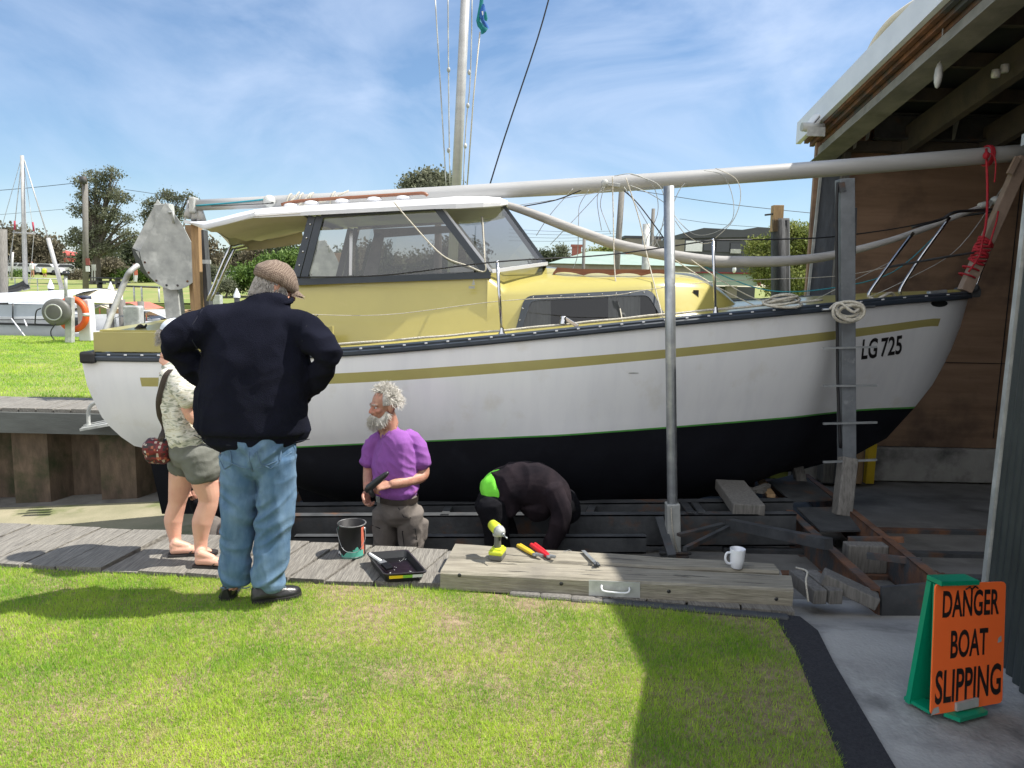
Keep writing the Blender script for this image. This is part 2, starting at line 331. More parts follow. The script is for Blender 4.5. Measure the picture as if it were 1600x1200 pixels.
mt['greybeam'] = M('grey_beam', (.24, .235, .215), (.15, .15, .14), rough=.8, scale=4, bump=.4)
mt['darkbeam'] = M('dark_rafter', (.055, .05, .047), (.09, .075, .06), rough=.85, scale=4, bump=.5)
mt['glass'] = GLASS('tinted_window', (.60, .60, .60), 1.0)
mt['darkglass'] = GLASS('dark_window', (.42, .43, .45), .2)
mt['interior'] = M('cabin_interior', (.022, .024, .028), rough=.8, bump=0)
mt['curtain'] = M('pale_curtain', (.55, .56, .5), (.42, .43, .38), rough=.9, scale=6, stretch=(7, 1, .4), bump=.6, bscale=12, bstretch=(5, 1, .3))
mt['soil'] = M('dry_thatch', (.34, .26, .16), (.17, .125, .07), rough=1, scale=22, bump=1, bscale=120, detail=8)
mt['blade'] = M('grass_blades', (.16, .36, .03), (.52, .66, .08), rough=.55, trans=.45, scale=1.5, lo=.3, hi=.72, bump=0, attr=True, col3=(.58, .52, .22), scale3=3.4, lo3=.62, hi3=.76, spec=.3)
mt['farlawn'] = M('far_lawn', (.15, .21, .045), (.24, .24, .08), rough=1, scale=.25, bump=.6, bscale=30, col3=(.33, .26, .14), scale3=.5, lo3=.58, hi3=.72, detail=10)
mt['skin'] = M('skin', (.60, .33, .25), (.50, .25, .18), rough=.5, scale=14, bump=.15, bscale=120, sub=.12, col3=(.55, .22, .17), scale3=9, lo3=.55, hi3=.75)
mt['skin2'] = M('skin_weathered', (.47, .26, .18), (.36, .17, .12), rough=.5, scale=16, bump=.25, bscale=110, sub=.1, col3=(.5, .2, .14), scale3=12, lo3=.55, hi3=.7)
mt['skin_leg'] = M('skin_legs', (.66, .38, .28), (.60, .32, .235), rough=.5, scale=9, bump=.1, bscale=120, sub=.12)
mt['knit'] = M('navy_knit', (.0045, .0055, .012), (.008, .009, .018), rough=.95, scale=5, bump=.5, bscale=260, spec=.12, wrinkle=.5, wscale=4, wstretch=(1.2, 1.2, .6))
mt['denim'] = M('denim', (.055, .12, .215), (.14, .23, .34), rough=.9, scale=5, stretch=(2, 2, .8), lo=.38, hi=.7, bump=.4, bscale=240, col3=(.045, .09, .18), scale3=6, lo3=.56, hi3=.74, wrinkle=.7, wscale=5, wstretch=(1, 1, 1.8))
mt['tee'] = M('purple_cotton', (.27, .09, .36), (.22, .07, .30), rough=.9, scale=4, bump=.3, bscale=200, col3=(.62, .19, .28), scale3=5.5, lo3=.66, hi3=.76, wrinkle=.7, wscale=6, wstretch=(1.3, 1.3, .8))
mt['cargo'] = M('taupe_canvas', (.155, .135, .12), (.115, .10, .09), rough=.9, scale=8, bump=.4, bscale=200, wrinkle=.8, wscale=7)
mt['shorts'] = M('olive_grey_cotton', (.15, .155, .135), (.12, .125, .11), rough=.9, scale=7, bump=.3, bscale=200, wrinkle=.7, wscale=8)
mt['hoodie'] = M('dark_fleece', (.026, .019, .023), (.010, .008, .011), rough=.95, scale=5, bump=.3, bscale=180, spec=.12, wrinkle=.8, wscale=6, wstretch=(1.4, 1, .6))
mt['darkcloth'] = M('black_cloth', (.006, .006, .008), (.010, .010, .013), rough=.95, bump=.3, bscale=150, spec=.15)
mt['hiviz'] = M('lime_cotton', (.22, .85, .06), (.18, .72, .05), rough=.8, bump=.2, bscale=120)
mt['hair_grey'] = M('grey_hair', (.50, .48, .45), (.30, .28, .26), rough=.55, scale=60, bump=.4, bscale=200)
mt['hair_white'] = M('white_hair', (.74, .72, .67), (.50, .47, .42), rough=.5, scale=40, bump=.4, bscale=200)
mt['leather'] = M('black_leather', (.012, .012, .013), (.02, .02, .022), rough=.32, bump=.2, bscale=60)
mt['belt'] = M('belt_leather', (.03, .022, .018), rough=.5, bump=.2)
mt['sole'] = M('dark_rubber', (.02, .018, .018), rough=.7, bump=0)
mt['strap'] = M('brown_strap', (.055, .042, .035), rough=.85, bump=.3, bscale=150)
mt['mug'] = M('white_china', (.78, .8, .84), (.76, .78, .82), rough=.12, bump=0, coat=.5)
mt['orange'] = M('orange_corflute', (.98, .17, .035), (.93, .15, .03), rough=.45, scale=3, bump=.05, col3=(.75, .14, .06), scale3=3, lo3=.6, hi3=.85)
mt['green_plastic'] = M('green_plastic', (.0, .27, .14), (.0, .22, .12), rough=.4, bump=.1)
mt['letter'] = M('black_lettering', (.012, .010, .010), rough=.5, bump=0)
mt['lime_tool'] = M('lime_tool_plastic', (.52, .60, .03), (.48, .55, .03), rough=.35, bump=.05)
mt['tool_grey'] = M('tool_grey', (.12, .12, .11), rough=.5, bump=.05)
mt['red_plastic'] = M('red_grip', (.62, .015, .025), rough=.35, bump=.03)
mt['yellow_plastic'] = M('yellow_grip', (.72, .5, .03), rough=.4, bump=.03)
mt['paint_black'] = M('wet_black_paint', (.006, .006, .007), rough=.3, spec=.25, bump=.15, bscale=30, scale=8)
mt['label_y'] = M('yellow_label', (.75, .55, .02), rough=.5, bump=0)
mt['label_g'] = M('green_label', (.22, .5, .06), rough=.5, bump=0)
mt['label_w'] = M('white_label', (.7, .72, .72), rough=.5, bump=0)
mt['can'] = M('paint_smeared_can', (.010, .010, .011), (.016, .016, .018), spec=.3, rough=.6, scale=4, bump=.2, col3=(.06, .34, .26), scale3=9, lo3=.60, hi3=.63)
mt['can_rim'] = M('can_rim', (.22, .22, .22), (.02, .02, .02), rough=.5, metal=.3, scale=20, bump=0)
mt['red_paint'] = M('salmon_paint', (.62, .16, .10), rough=.5, bump=0)
mt['water'] = M('harbour_water', (.03, .05, .05), (.05, .07, .06), rough=.08, scale=2, bump=.5, bscale=6, dist=.01)
mt['sheetpile'] = M('stained_concrete_pile', (.145, .105, .075), (.075, .055, .04), rough=.9, scale=3, stretch=(3, 3, 1), bump=.6, bscale=25, col3=(.03, .04, .015), scale3=1.8, lo3=.5, hi3=.68)
mt['beam_far'] = M('grey_wharf_beam', (.125, .135, .13), (.085, .09, .088), rough=.8, scale=3, stretch=(.5, 2, 2), bump=.4)
mt['bark'] = M('bark', (.10, .085, .07), (.06, .05, .042), rough=.95, scale=4, stretch=(4, 4, 1), bump=.8, bscale=10)
mt['leaf_olive'] = M('olive_leaves', (.09, .105, .065), (.21, .22, .15), trans=.35, rough=.7, scale=.5, bump=0, attr=True, spec=.2)
mt['leaf_dark'] = M('dark_leaves', (.04, .052, .03), (.095, .11, .06), trans=.3, rough=.75, scale=.4, bump=0, attr=True, spec=.2)
mt['leaf_brown'] = M('brown_green_leaves', (.10, .088, .058), (.18, .16, .11), trans=.25, rough=.8, scale=.4, bump=0, attr=True, spec=.2)
mt['leaf_green'] = M('bright_leaves', (.055, .11, .02), (.15, .23, .05), trans=.3, rough=.6, scale=.8, bump=0, attr=True, spec=.3)
mt['leaf_yel'] = M('yellow_green_leaves', (.12, .16, .035), (.26, .28, .08), trans=.35, rough=.6, scale=.8, bump=0, attr=True, spec=.3)
# ================================================================== SETTING
def floor_z(X, Y):
    zr = float(np.interp(Y, [3.45, 3.95, 5, 6, 9.3], [0, -.13, -.33, -.48, -.78])); zp = float(np.interp(X, [-12, -6, -1, 0], [-1.5, -1.22, -.9, -.82]))
    s = min(max((X + .5) / 1.9, 0), 1); s = s*s*(3-2*s)
    if Y < 4.3 and X < 1.25: return -.5
    return zp*(1-s) + zr*s - .004
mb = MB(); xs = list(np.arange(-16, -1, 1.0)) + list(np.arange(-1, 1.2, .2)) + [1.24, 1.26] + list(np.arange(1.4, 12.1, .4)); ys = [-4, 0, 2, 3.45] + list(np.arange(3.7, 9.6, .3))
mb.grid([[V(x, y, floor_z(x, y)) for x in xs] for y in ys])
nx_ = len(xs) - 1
for i_ in range(len(mb.f)): mb.m[i_] = 1 if ys[i_//nx_] > 4.25 else 0  # rear faces take the slab with the shade in its colour
floor = obj('slipway_floor', mb, [mt['concrete'], mt['slab_shaded']], kind='structure')
# slimy ramp of the open slip on the left: 4 mm sheet above the slab
mb = MB(); xs = np.arange(-16, -1.5, .5); ys = np.arange(4.9, 9.2, .4)
def ramp_z(x, y): return floor_z(x, y) + .012 + .02*max(0, 1.2 - abs(y-6.8))
mb.grid([[V(x, y, ramp_z(x, y)) for x in xs] for y in ys]); obj('slip_ramp', mb, mt['ramp'], kind='structure')
# near lawn
edge = [V(-16, 4.6, 0), atz(0, 887, 0), atz(345, 906, 0), atz(700, 922, 0), atz(1215, 966, 0)]
aE = [atz(1240, 1010, 0), atz(1290, 1130, 0), atz(1320, 1200, 0), V(1.13, 1.5, 0), V(1.1, -4, 0)]
poly = edge + aE + [V(-16, -4, 0)]
mb = MB(); mb.prism([p.copy() for p in poly], (0, 0, -.45)); lawn = obj('lawn_ground', mb, mt['soil'], kind='structure')
# asphalt strip
def on(px, py, z): return atz(px, py, z)
strip = [atz(1205, 958, .006), atz(1250, 963, .006), atz(1278, 985, .006), atz(1303, 1035, .006), atz(1352, 1118, .006), atz(1400, 1200, .006), V(1.40, 1.5, .006), V(1.42, -4, .006), V(1.1, -4, .006), V(1.13, 1.5, .006), atz(1320, 1200, .006), atz(1290, 1130, .006), atz(1240, 1010, .006)]
mb = MB(); mb.prism(strip, (0, 0, -.05)); obj('asphalt_path', mb, mt['asphalt'], kind='structure')
# grass blades: one mass nobody could count
def inpoly(X, Y, P):
    ins = np.zeros(len(X), bool); n = len(P)
    for i in range(n):
        x1, y1 = P[i]; x2, y2 = P[(i+1) % n]
        c = ((y1 > Y) != (y2 > Y)) & (X < (x2-x1)*(Y-y1)/(y2-y1+1e-12) + x1); ins ^= c
    return ins
def field(X, Y, sc, seed=0):
    rs = np.random.default_rng(seed); v = np.zeros(len(X))
    for k in range(7):
        a = rs.uniform(0, 6.28); f_ = sc*rs.uniform(.6, 1.9); v += np.sin((X*math.cos(a)+Y*math.sin(a))*f_ + rs.uniform(0, 6.28) + 1.3*np.sin((X*math.sin(a)-Y*math.cos(a))*f_*.7 + k))
    return v/7
def blades(n, P, x0, x1, y0, y1, ln, wd, thin=None):
    X = RNG.uniform(x0, x1, n); Y = RNG.uniform(y0, y1, n)
    k = inpoly(X, Y, P)
    den = field(X, Y, 3.0, 1)*.5 + field(X, Y, 11, 2)*.5 + RNG.uniform(-.35, .5, n); k &= den > (-.26 if thin is None else thin(X, Y)); X = X[k]; Y = Y[k]; n = len(X)
    a = RNG.uniform(0, 2*math.pi, n); h = ln*RNG.uniform(.45, 1.25, n)*(1 + .35*field(X, Y, 5, 3)); lean = RNG.uniform(.25, 1.15, n); b = a + RNG.uniform(-.8, .8, n) + math.pi/2
    wv = wd*RNG.uniform(.6, 1.3, n)
    p = np.zeros((n, 3, 3)); p[:, 0] = np.c_[X - np.cos(a)*wv, Y - np.sin(a)*wv, np.full(n, -.004)]; p[:, 1] = np.c_[X + np.cos(a)*wv, Y + np.sin(a)*wv, np.full(n, -.004)]
    p[:, 2] = np.c_[X + np.cos(b)*h*np.sin(lean), Y + np.sin(b)*h*np.sin(lean), h*np.cos(lean)]
    rnd = np.repeat(np.clip(RNG.normal(.5, .22, n) + .25*field(X, Y, 2.2, 5), 0, 1), 3)
    return p.reshape(-1, 3), np.arange(n*3).reshape(-1, 3), rnd
P2 = [(p.x, p.y) for p in poly]
thin = lambda X, Y: -.26 + .42*np.clip((Y - 3.2)/.7, 0, 1)*(X > -1.2) + .34*np.clip((X - .2)/.8, 0, 1)*np.clip((Y - 2.0)/1.2, 0, 1) + .38*np.clip(field(X, Y, 4.2, 21) - .34, 0, 1)*1.4
v1, f1, c1 = blades(950000, P2, -4.6, 1.45, 1.3, 4.25, .023, .0016, thin)
fast('lawn_grass', v1, f1, mt['blade'], label='bright green and yellowish mown grass of the foreground lawn', cat='grass', kind='stuff', col=c1)
# far lawn, wharf edge, water, banks
mb = MB(); mb.prism([V(-40, 9.75, -.01), V(3.38, 9.75, -.01), V(3.38, 19.2, -.01), V(-40, 19.2, -.01)], (0, 0, -1.2)); obj('far_lawn', mb, mt['farlawn'], kind='structure')
PF = [(-12, 9.78), (-2.6, 9.78), (-2.6, 19.1), (-14, 19.1)]
v1, f1, c1 = blades(170000, [(-16, 9.78), (-2.4, 9.78), (-2.4, 19.1), (-16, 19.1)], -13.5, -2.4, 9.78, 19.1, .035, .005)
fast('far_lawn_grass', v1, f1, mt['blade'], label='short sunlit grass on the far side of the slip', cat='grass', kind='stuff', col=c1)
mb = MB(); mb.add([(-150, 19.2, -.9), (2, 19.2, -.9), (2, 41, -.9), (-150, 41, -.9)], [(0, 1, 2, 3)]); obj('harbour_water', mb, mt['water'], kind='structure')
mb = MB(); mb.prism([V(-400, 41, -.02), V(2, 41, -.02), V(2, 19.2, -.02), V(3.4, 19.2, -.02), V(3.4, 9.62, -.02), V(400, 9.62, -.02), V(400, 900, -.02), V(-400, 900, -.02)], (0, 0, -1.4)); obj('far_ground', mb, mt['farlawn'], kind='structure')
mb = MB(); mb.add([(-900, -300, -1.7), (900, -300, -1.7), (900, 1500, -1.7), (-900, 1500, -1.7)], [(0, 1, 2, 3)]); obj('ground', mb, mt['soil'], kind='structure')
# park slope on the far bank: gentle rise
mb = MB(); xs = np.arange(-90, 1.5, 3); ys = [41.2, 44, 50, 58, 70, 90, 120]
mb.grid([[V(x, y, np.interp(y, [41, 50, 70, 120], [0, .25, .75, 1.4]) + .12*math.sin(x*.2+y*.1)) for x in xs] for y in ys]); obj('park_grass', mb, mt['farlawn'], kind='structure')

# sheet pile wall across the slip
t = thing('sheet_pile_wall', 'brown stained pan-shaped pile wall below the far timber walkway, green near its foot', 'retaining wall', (-8, 9.2, 0))
mb = MB(); pts = []; x = -16.0
while x < 3.3:
    pts += [(x, 9.42), (x+.12, 9.12), (x+.56, 9.12), (x+.68, 9.42)]; x += 1.08
rows = [[V(a, b, z) for a, b in pts] for z in (-1.7, -1.0, -.25)]
mb.grid(rows, smooth=False); obj('pile_panel', mb, mt['sheetpile'], t)
mb = MB(); mb.box((-6.35, 8.98, -.165), (19.4, .16, .25)); obj('cap_beam', mb, mt['beam_far'], t)
# far walkway: one wharf of short boards
t = thing('far_boardwalk', 'narrow sunlit timber walkway edging the far lawn above the pile wall', 'boardwalk', (-6, 9.3, 0))
mb = MB(); x = -15.8
while x < 3.2:
    wv = .21; mb.box((x+wv/2, 9.36, -.018+random.uniform(-.004, .004)), (wv-.012, .84, .05), rot=Matrix.Rotation(.0, 3, 'Z'), bev=.004); x += wv
obj('decking', mb, mt['wood_grey'], t)
# near boardwalk
t = thing('boardwalk', 'weathered grey timber boardwalk between the lawn and the slip', 'boardwalk', (-1.5, 4.3, 0))
mb = MB()
xa = -6.0
def fr(x): return float(np.interp(x, [-16, -2.85, -1.58, -.32, 1.4], [4.45, 4.06, 3.96, 3.91, 3.64]))
def bk(x): return float(np.interp(x, [-16, -3.32, -.76, 1.5], [5.1, 4.75, 4.45, 4.18]))
while xa < 1.42:
    wv = random.choice([.19, .2, .205, .2, .27]); sk = float(np.interp(xa, [-3, -1, 1.5], [.10, .17, .12]))
    z0 = .012 + random.uniform(-.006, .006); y0 = fr(xa) + random.uniform(-.012, .012); y1 = bk(xa) + random.uniform(-.015, .015); g = .006
    if xa + wv + sk < 1.6:
        pl = [V(xa+g, y0, z0), V(xa+wv-g, fr(xa+wv)+random.uniform(-.004, .004), z0), V(xa+wv+sk-g, y1-.01, z0), V(xa+sk+g, y1, z0)]
        tl = random.uniform(-.004, .004); pl[1].z += tl; pl[2].z += tl
        mb.prism(pl, (0, 0, -.06))
        for gx in (.33, .66):   # worn grooves read from bump; small nail heads
            pass
    xa += wv
obj('decking', mb, mt['wood_grey'], t)
mb = MB()
for y in (4.05, 4.38): mb.bar(V(-6, y+.5, -.11), V(1.3, y-.22+.02, -.11), .1, .1)
obj('joist', mb, mt['wood_post'], t)
# retaining wall under boardwalk (front of the pit)
mb = MB(); mb.prism([V(-16, 4.95, -.052), V(-3.3, 4.62, -.052), V(-.76, 4.33, -.052), V(1.42, 4.02, -.052), V(1.42, 3.9, -.052), V(-.76, 4.2, -.052), V(-16, 4.8, -.052)], (0, 0, -1.5))
obj('slip_side_wall', mb, mt['sheetpile'], loc=(-2, 4.4, 0), label='low dark wall carrying the near boardwalk above the slip', cat='retaining wall')
# edging bricks at lawn / boardwalk
mbk = None
for i in range(9):
    a = atz(800 + i*48, 930 + i*4.3, .0)
    mb = MB(); mb.box((a.x + .07, a.y - .0, -.005), (.165, .055, .05), rot=Matrix.Rotation(-.13 + random.uniform(-.03, .03), 3, 'Z'), bev=.012)
    obj('edging_block', mb, mt['wood_post'] if i < 3 else mt['darksteel'], loc=a, label='small dark edging block between the lawn and the heavy timbers', cat='edging block', group='edging blocks under the heavy timbers')
# ---------------------------------------------------------------- heavy timbers on the boardwalk
ZT = .105
A_ = atz(688, 893, ZT); B_ = atz(1240, 921, ZT); C_ = atz(1217, 884, ZT); D_ = atz(712, 849, ZT)
t = thing('timber_beam_platform', 'long sunlit pale sawn timber pair bolted side by side with a steel handle plate', 'timber beam', (A_.x, A_.y, 0))
dirx = (B_ - A_).normalized(); 
def beam(mb, a, b, c, d, h, mat=0, wob=.004):
    """beam with top corners a b (front) c d (back), slightly worn"""
    n = 14; rows = []
    for i in range(n+1):
        s = i/n; f_ = a.lerp(b, s); k_ = d.lerp(c, s); zt = V(0, 0, random.uniform(-wob, wob)*.6); bv = (k_-f_).normalized()*.012
        rows.append([f_ - V(0, 0, h), f_ - V(0, 0, .012) + V(0, random.uniform(-wob, wob)*.5, 0), f_ + bv + zt, k_ - bv + zt, k_ - V(0, 0, .012), k_ - V(0, 0, h)])
    o = len(mb.v); mb.grid(rows, mat, smooth=False, closed=True); m_ = 6; k0 = o
    mb.add([mb.v[k0+i] for i in range(m_)], [tuple(range(m_))], mat); mb.add([mb.v[k0+n*m_+i] for i in range(m_)], [tuple(range(m_))], mat)
mid0 = A_.lerp(D_, .36); mid1 = B_.lerp(atz(1228, 897, ZT), .92)
mb = MB(); beam(mb, A_, B_, atz(1236, 898, ZT), atz(700, 872, ZT), .10); obj('front_timber', mb, mt['wood_beam'], t)
mb = MB(); beam(mb, atz(701, 870, ZT), atz(1218, 893, ZT-.01), atz(1208, 880, ZT-.01), D_, .09); obj('back_timber', mb, mt['wood_beam'], t)
mb = MB()
for _ in range(26):
    s0 = random.uniform(.02, .9); w0 = random.uniform(.06, .95); ln_ = random.uniform(.03, .16); q0 = A_.lerp(B_, s0).lerp(D_.lerp(C_, s0), w0); q1 = A_.lerp(B_, min(.99, s0+ln_)).lerp(D_.lerp(C_, min(.99, s0+ln_)), w0 + random.uniform(-.02, .02)); n_ = 5
    P_ = [q0.lerp(q1, k/n_) + V(0, random.uniform(-.003, .003), .0005) for k in range(n_+1)]; mb.tube(P_, [.0006] + [random.uniform(.0012, .0028)]*(n_-1) + [.0006], seg=4, flat=.5)
obj('crack', mb, mt['pile'], t, kind='stuff')
def face_pt(px, py):  # on front face of beam
    p = at(px, py, 1.0); d = (p - V(0, 0, EYE)); nrm = V(-dirx.y, dirx.x, 0); k_ = (A_ - V(0, 0, EYE)).dot(nrm)/d.dot(nrm); return V(0, 0, EYE) + d*k_
fo = V(dirx.y, -dirx.x, 0)
mb = MB(); q = [face_pt(920, 906), face_pt(1000, 910), face_pt(1000, 934), face_pt(920, 930)]; mb.prism([p + fo*.001 for p in q], fo*.003); hp = obj('handle_plate', mb, mt['galv_dull'], t)
mb = MB(); h0 = face_pt(940, 914) + fo*.004; h1 = face_pt(983, 918) + fo*.004
mb.tube(smooth_path([h0, h0 + fo*.02 - V(0,0,.012), h0.lerp(h1, .15) + fo*.03 - V(0,0,.02), h0.lerp(h1, .85) + fo*.03 - V(0,0,.018), h1 + fo*.02 - V(0,0,.006), h1], 5), .0055, seg=8); obj('handle', mb, mt['white'], hp)
for px, py in ((718, 901), (877, 914), (1045, 926), (1213, 938)):
    mb = MB(); c = face_pt(px, py - 2); mb.lathe(c - fo*.002, [(.0001, .004), (.010, .004), (.011, 0)], 10, axis=fo); obj('bolt_hole', mb, mt['black'], t)

# ================================================================== BOAT SHED
XG = 3.5
t = thing('boat_shed', 'open ended boat shed with white roof edge, rusty rafters and plywood lining', 'shed', (3.6, 9.3, -.7))
mb = MB(); mb.box((8.05, 9.42, 1.62), (8.9, .05, 3.9)); obj('plywood_lining', mb, mt['ply'], t)
mb = MB()
for zz, (xa_, xb_) in ((.75, (3.6, 12.4)),):
    mb.box(((xa_+xb_)/2, 9.39, zz), (xb_-xa_, .01, .008))
for xx in (6.1, 8.6): mb.box((xx, 9.39, 1.6), (.008, .01, 3.6))
obj('lining_joint', mb, mt['black'], t)
mb = MB(); mb.box((8.1, 9.36, -.55), (8.8, .12, .42), bev=.01); obj('concrete_upstand', mb, mt['concrete'], t)
# far corner column and outer cladding
a = at(1327, 206, 9.25); bx_ = at(1290, 210, 9.35)
mb = MB(); mb.prism([at(1291, 208, 9.36), at(1318, 208, 9.30), V(at(1318, 208, 9.30).x - .02, 9.30, -.75), V(at(1291, 208, 9.36).x - .13, 9.36, -.75)], (0, .06, 0)); obj('corner_cladding', mb, M('slate_cladding', (.065, .075, .09), (.045, .052, .062), rough=.7, scale=5, stretch=(6, 6, 1), bump=.3, col3=(.12, .10, .09), scale3=4, lo3=.55, hi3=.8), t)
mb = MB(); q0 = at(1289, 208, 9.33); mb.bar(q0, V(q0.x - .13, 9.33, -.75), .02, .03); obj('corner_flashing', mb, mt['galv_dull'], t)
mb = MB(); q0 = at(1325, 208, 9.27); mb.bar(q0, V(q0.x, 9.27, -.75), .09, .06, up=(0, 1, 0)); obj('corner_stud', mb, mt['wood_post'], t)
# rake of the roof on the gable plane
def rk(Y, off=0.0): 
    ridge = 5.1
    return (3.42 + .19*(9.6 - Y) if Y > ridge else 3.42 + .19*(9.6 - ridge) - .15*(ridge - Y)) + off
mb = MB()
def slab(mb, x0, x1, ya, yb, o0, o1):
    mb.add([(x, y, rk(y, o)) for x in (x0, x1) for y in (ya, yb) for o in (o0, o1)], [(0,1,3,2), (4,6,7,5), (0,4,5,1), (2,3,7,6), (0,2,6,4), (1,5,7,3)])
for ya, yb in ((9.65, 5.1), (5.1, -1.5)): slab(mb, 3.44, 3.50, ya, yb, -.02, .235)
obj('barge_board', mb, mt['fascia'], t)
mb = MB()
for ya, yb in ((9.62, 5.1), (5.1, -1.5)): slab(mb, 3.50, 12.4, ya, yb, .15, .19)
obj('roof', mb, mt['corr'], t)
mb = MB()
for k in range(3):
    for ya, yb in ((9.55, 5.1), (5.1, -1.5)): slab(mb, 3.505 + k*.07, 3.555 + k*.07, ya, yb, -.05 - .035*k, .03 - .03*k)
obj('rusty_batten', mb, mt['rust'], t)
mb = MB()
for ya, yb in ((9.4, 5.1), (5.1, -1.5)): slab(mb, 3.62, 3.74, ya, yb, -.34, -.15)
obj('rafter', mb, mt['greybeam'], t)
mb = MB()
for ya, yb in ((9.4, 5.1), (5.1, -1.5)): slab(mb, 3.50, 3.76, ya, yb, -.352, -.345)
obj('rafter_flange', mb, mt['greybeam'], t)
for X_ in (4.5, 5.4, 6.4, 7.5, 8.7):
    mb = MB()
    for ya, yb in ((9.4, 5.1), (5.1, -1.5)): slab(mb, X_, X_ + .09, ya, yb, -.30, .0)
    obj('rafter', mb, mt['darkbeam'], t)
mb = MB()
for i, y in enumerate(np.arange(9.2, -1, -.75)): mb.box((8, y, rk(y, .075)), (8.9, .07, .13))
obj('purlin', mb, mt['darkbeam'], t, kind=None)
b0 = at(1352, 179, 9.1); b1 = at(1352, 217, 9.1)
mb = MB(); zc = (b0.z + b1.z)/2; hh = b0.z - b1.z
mb.box((8.2, 9.1, zc), (8.1, .02, hh)); mb.box((8.2, 9.07, b1.z), (8.1, .13, .02)); mb.box((8.2, 9.07, b0.z), (8.1, .13, .02)); obj('wall_beam', mb, mt['darksteel'], t)
mb = MB(); mb.box((8.2, 9.22, b1.z - .07), (8.8, .16, .11)); obj('wall_plate', mb, mt['darkbeam'], t)
mb = MB(); mb.box((12.45, 4, 1.8), (.1, 11.2, 5.2)); obj('end_wall', mb, mt['corr'], t)
def corrug(p0, p1, z0, z1, pitch=.076, amp=.009):
    p0 = V(*p0); p1 = V(*p1); ln = (p1-p0).length; n = int(ln/pitch*6); d = (p1-p0).normalized(); nn = V(-d.y, d.x, 0); mb = MB()
    rows = [[p0 + d*(ln*i/n) + nn*amp*math.sin(2*math.pi*i/6) + V(0, 0, z) for i in range(n+1)] for z in (z0, (z0+z1)/2, z1)]
    return mb.grid(rows)
obj('side_wall', corrug((3.7, 3.3, 0), (12.3, 3.3, 0), -.6, 4.3), mt['corr'], t)
obj('outer_wall', corrug((3.62, 9.5, 0), (12.3, 9.5, 0), -.7, 3.5), mt['corr'], t)
# tags of loose tin at the beam
for i, (px, py) in enumerate(((1335, 200), (1355, 186), (1490, 186))):
    mb = MB(); a = at(px, py, 9.0); mb.prism([a, a + V(.07, 0, 0), a + V(.03, -.01, -.22), a + V(.0, -.01, -.24)], (0, .004, 0)); obj('tin_offcut', mb, mt['galv_dull'], t)
# vent pipe over the roof
mb = MB(); pp = [atx(px, py, 3.75) for px, py in ((1356, 100), (1361, 82), (1374, 58), (1394, 34), (1420, 14), (1446, -2), (1470, -20))]
mb.tube(smooth_path(pp, 5), .05, seg=10); obj('roof_pipe', mb, mt['canvas'], loc=pp[0], label='cream curved pipe rising over the white shed roof edge', cat='pipe')
# floodlight and gutter stub
fp = atx(1271, 192, 3.40)
t = thing('floodlight', 'small square floodlight fixed at the far low corner of the shed roof', 'floodlight', fp)
mb = MB(); Rm = Matrix.Rotation(R(38), 3, 'Y') @ Matrix.Rotation(R(15), 3, 'Z'); mb.box(fp, (.05, .16, .22), rot=Rm, bev=.008); obj('housing', mb, mt['black'], t)
mb = MB(); mb.box(fp + Rm @ V(-.03, -.0, 0), (.012, .13, .19), rot=Rm); mb.box(fp + Rm @ V(0, -.082, 0), (.035, .006, .19), rot=Rm); obj('lens', mb, mt['label_w'], t)
mb = MB(); mb.tube([fp, fp + V(.12, 0, .06), fp + V(.22, .02, .02)], .016, seg=6); obj('bracket', mb, mt['black'], t)
g0 = atx(1262, 197, 3.3)
mb = MB(); mb.tube([g0 + V(-.05, .05, 0), g0 + V(.2, .05, 0)], .05, seg=12); mb.box(g0 + V(.10, 0, -.06), (.2, .02, .1)); obj('gutter_end', mb, mt['galv_dull'], loc=g0, label='broken end of pale gutter hanging at the low shed eave', cat='gutter')
# hanging rag and insulators under the roof
p = atx(1466, 118, 3.62)
mb = MB(); mb.tube([p + V(0, 0, .42), p + V(.01, 0, .2), p + V(0, 0, .05)], .006, seg=5); mb.ell(p, (.035, .035, .11), 8, 6); obj('hanging_hook', mb, mt['galv_dull'], loc=p, label='pale hook and cord hanging from the grey rafter of the shed', cat='hook')
for px, py in ((1556, 115), (1570, 107)):
    p = at(px, py, 7.2); mb = MB(); mb.lathe(p - V(0, 0, .035), [(.001, 0), (.034, 0), (.038, .03), (.034, .07), (.001, .07)], 10); obj('insulator', mb, mt['label_w'], loc=p, label='small pale insulator knob on a dark rafter inside the shed', cat='insulator', group='insulator knobs in the shed roof')
# swung-out door leaf on the right
c0 = atz(1531, 1000, -.02); c1 = atz(1600, 1093, -.02); dd = (c1 - c0).normalized(); dd.z = 0; dd.normalize(); e1 = c0 + dd*3.3
t = thing('corrugated_door', 'dark corrugated metal door leaf of the shed standing open at the right edge', 'shed door', c0)
obj('sheeting', corrug((c0.x, c0.y, 0), (e1.x, e1.y, 0), -.01, 2.36), mt['corr'], t)
mb = MB(); nn = V(dd.y, -dd.x, 0); mb.bar(c0 - nn*.012 + V(0, 0, 0), c0 - nn*.012 + V(0, 0, 2.36), .05, .05, up=tuple(dd)); mb.bar(c0 + nn*.03 + V(0, 0, 2.33), e1 + nn*.03 + V(0, 0, 2.33), .05, .05); obj('frame', mb, mt['galv_dull'], t)

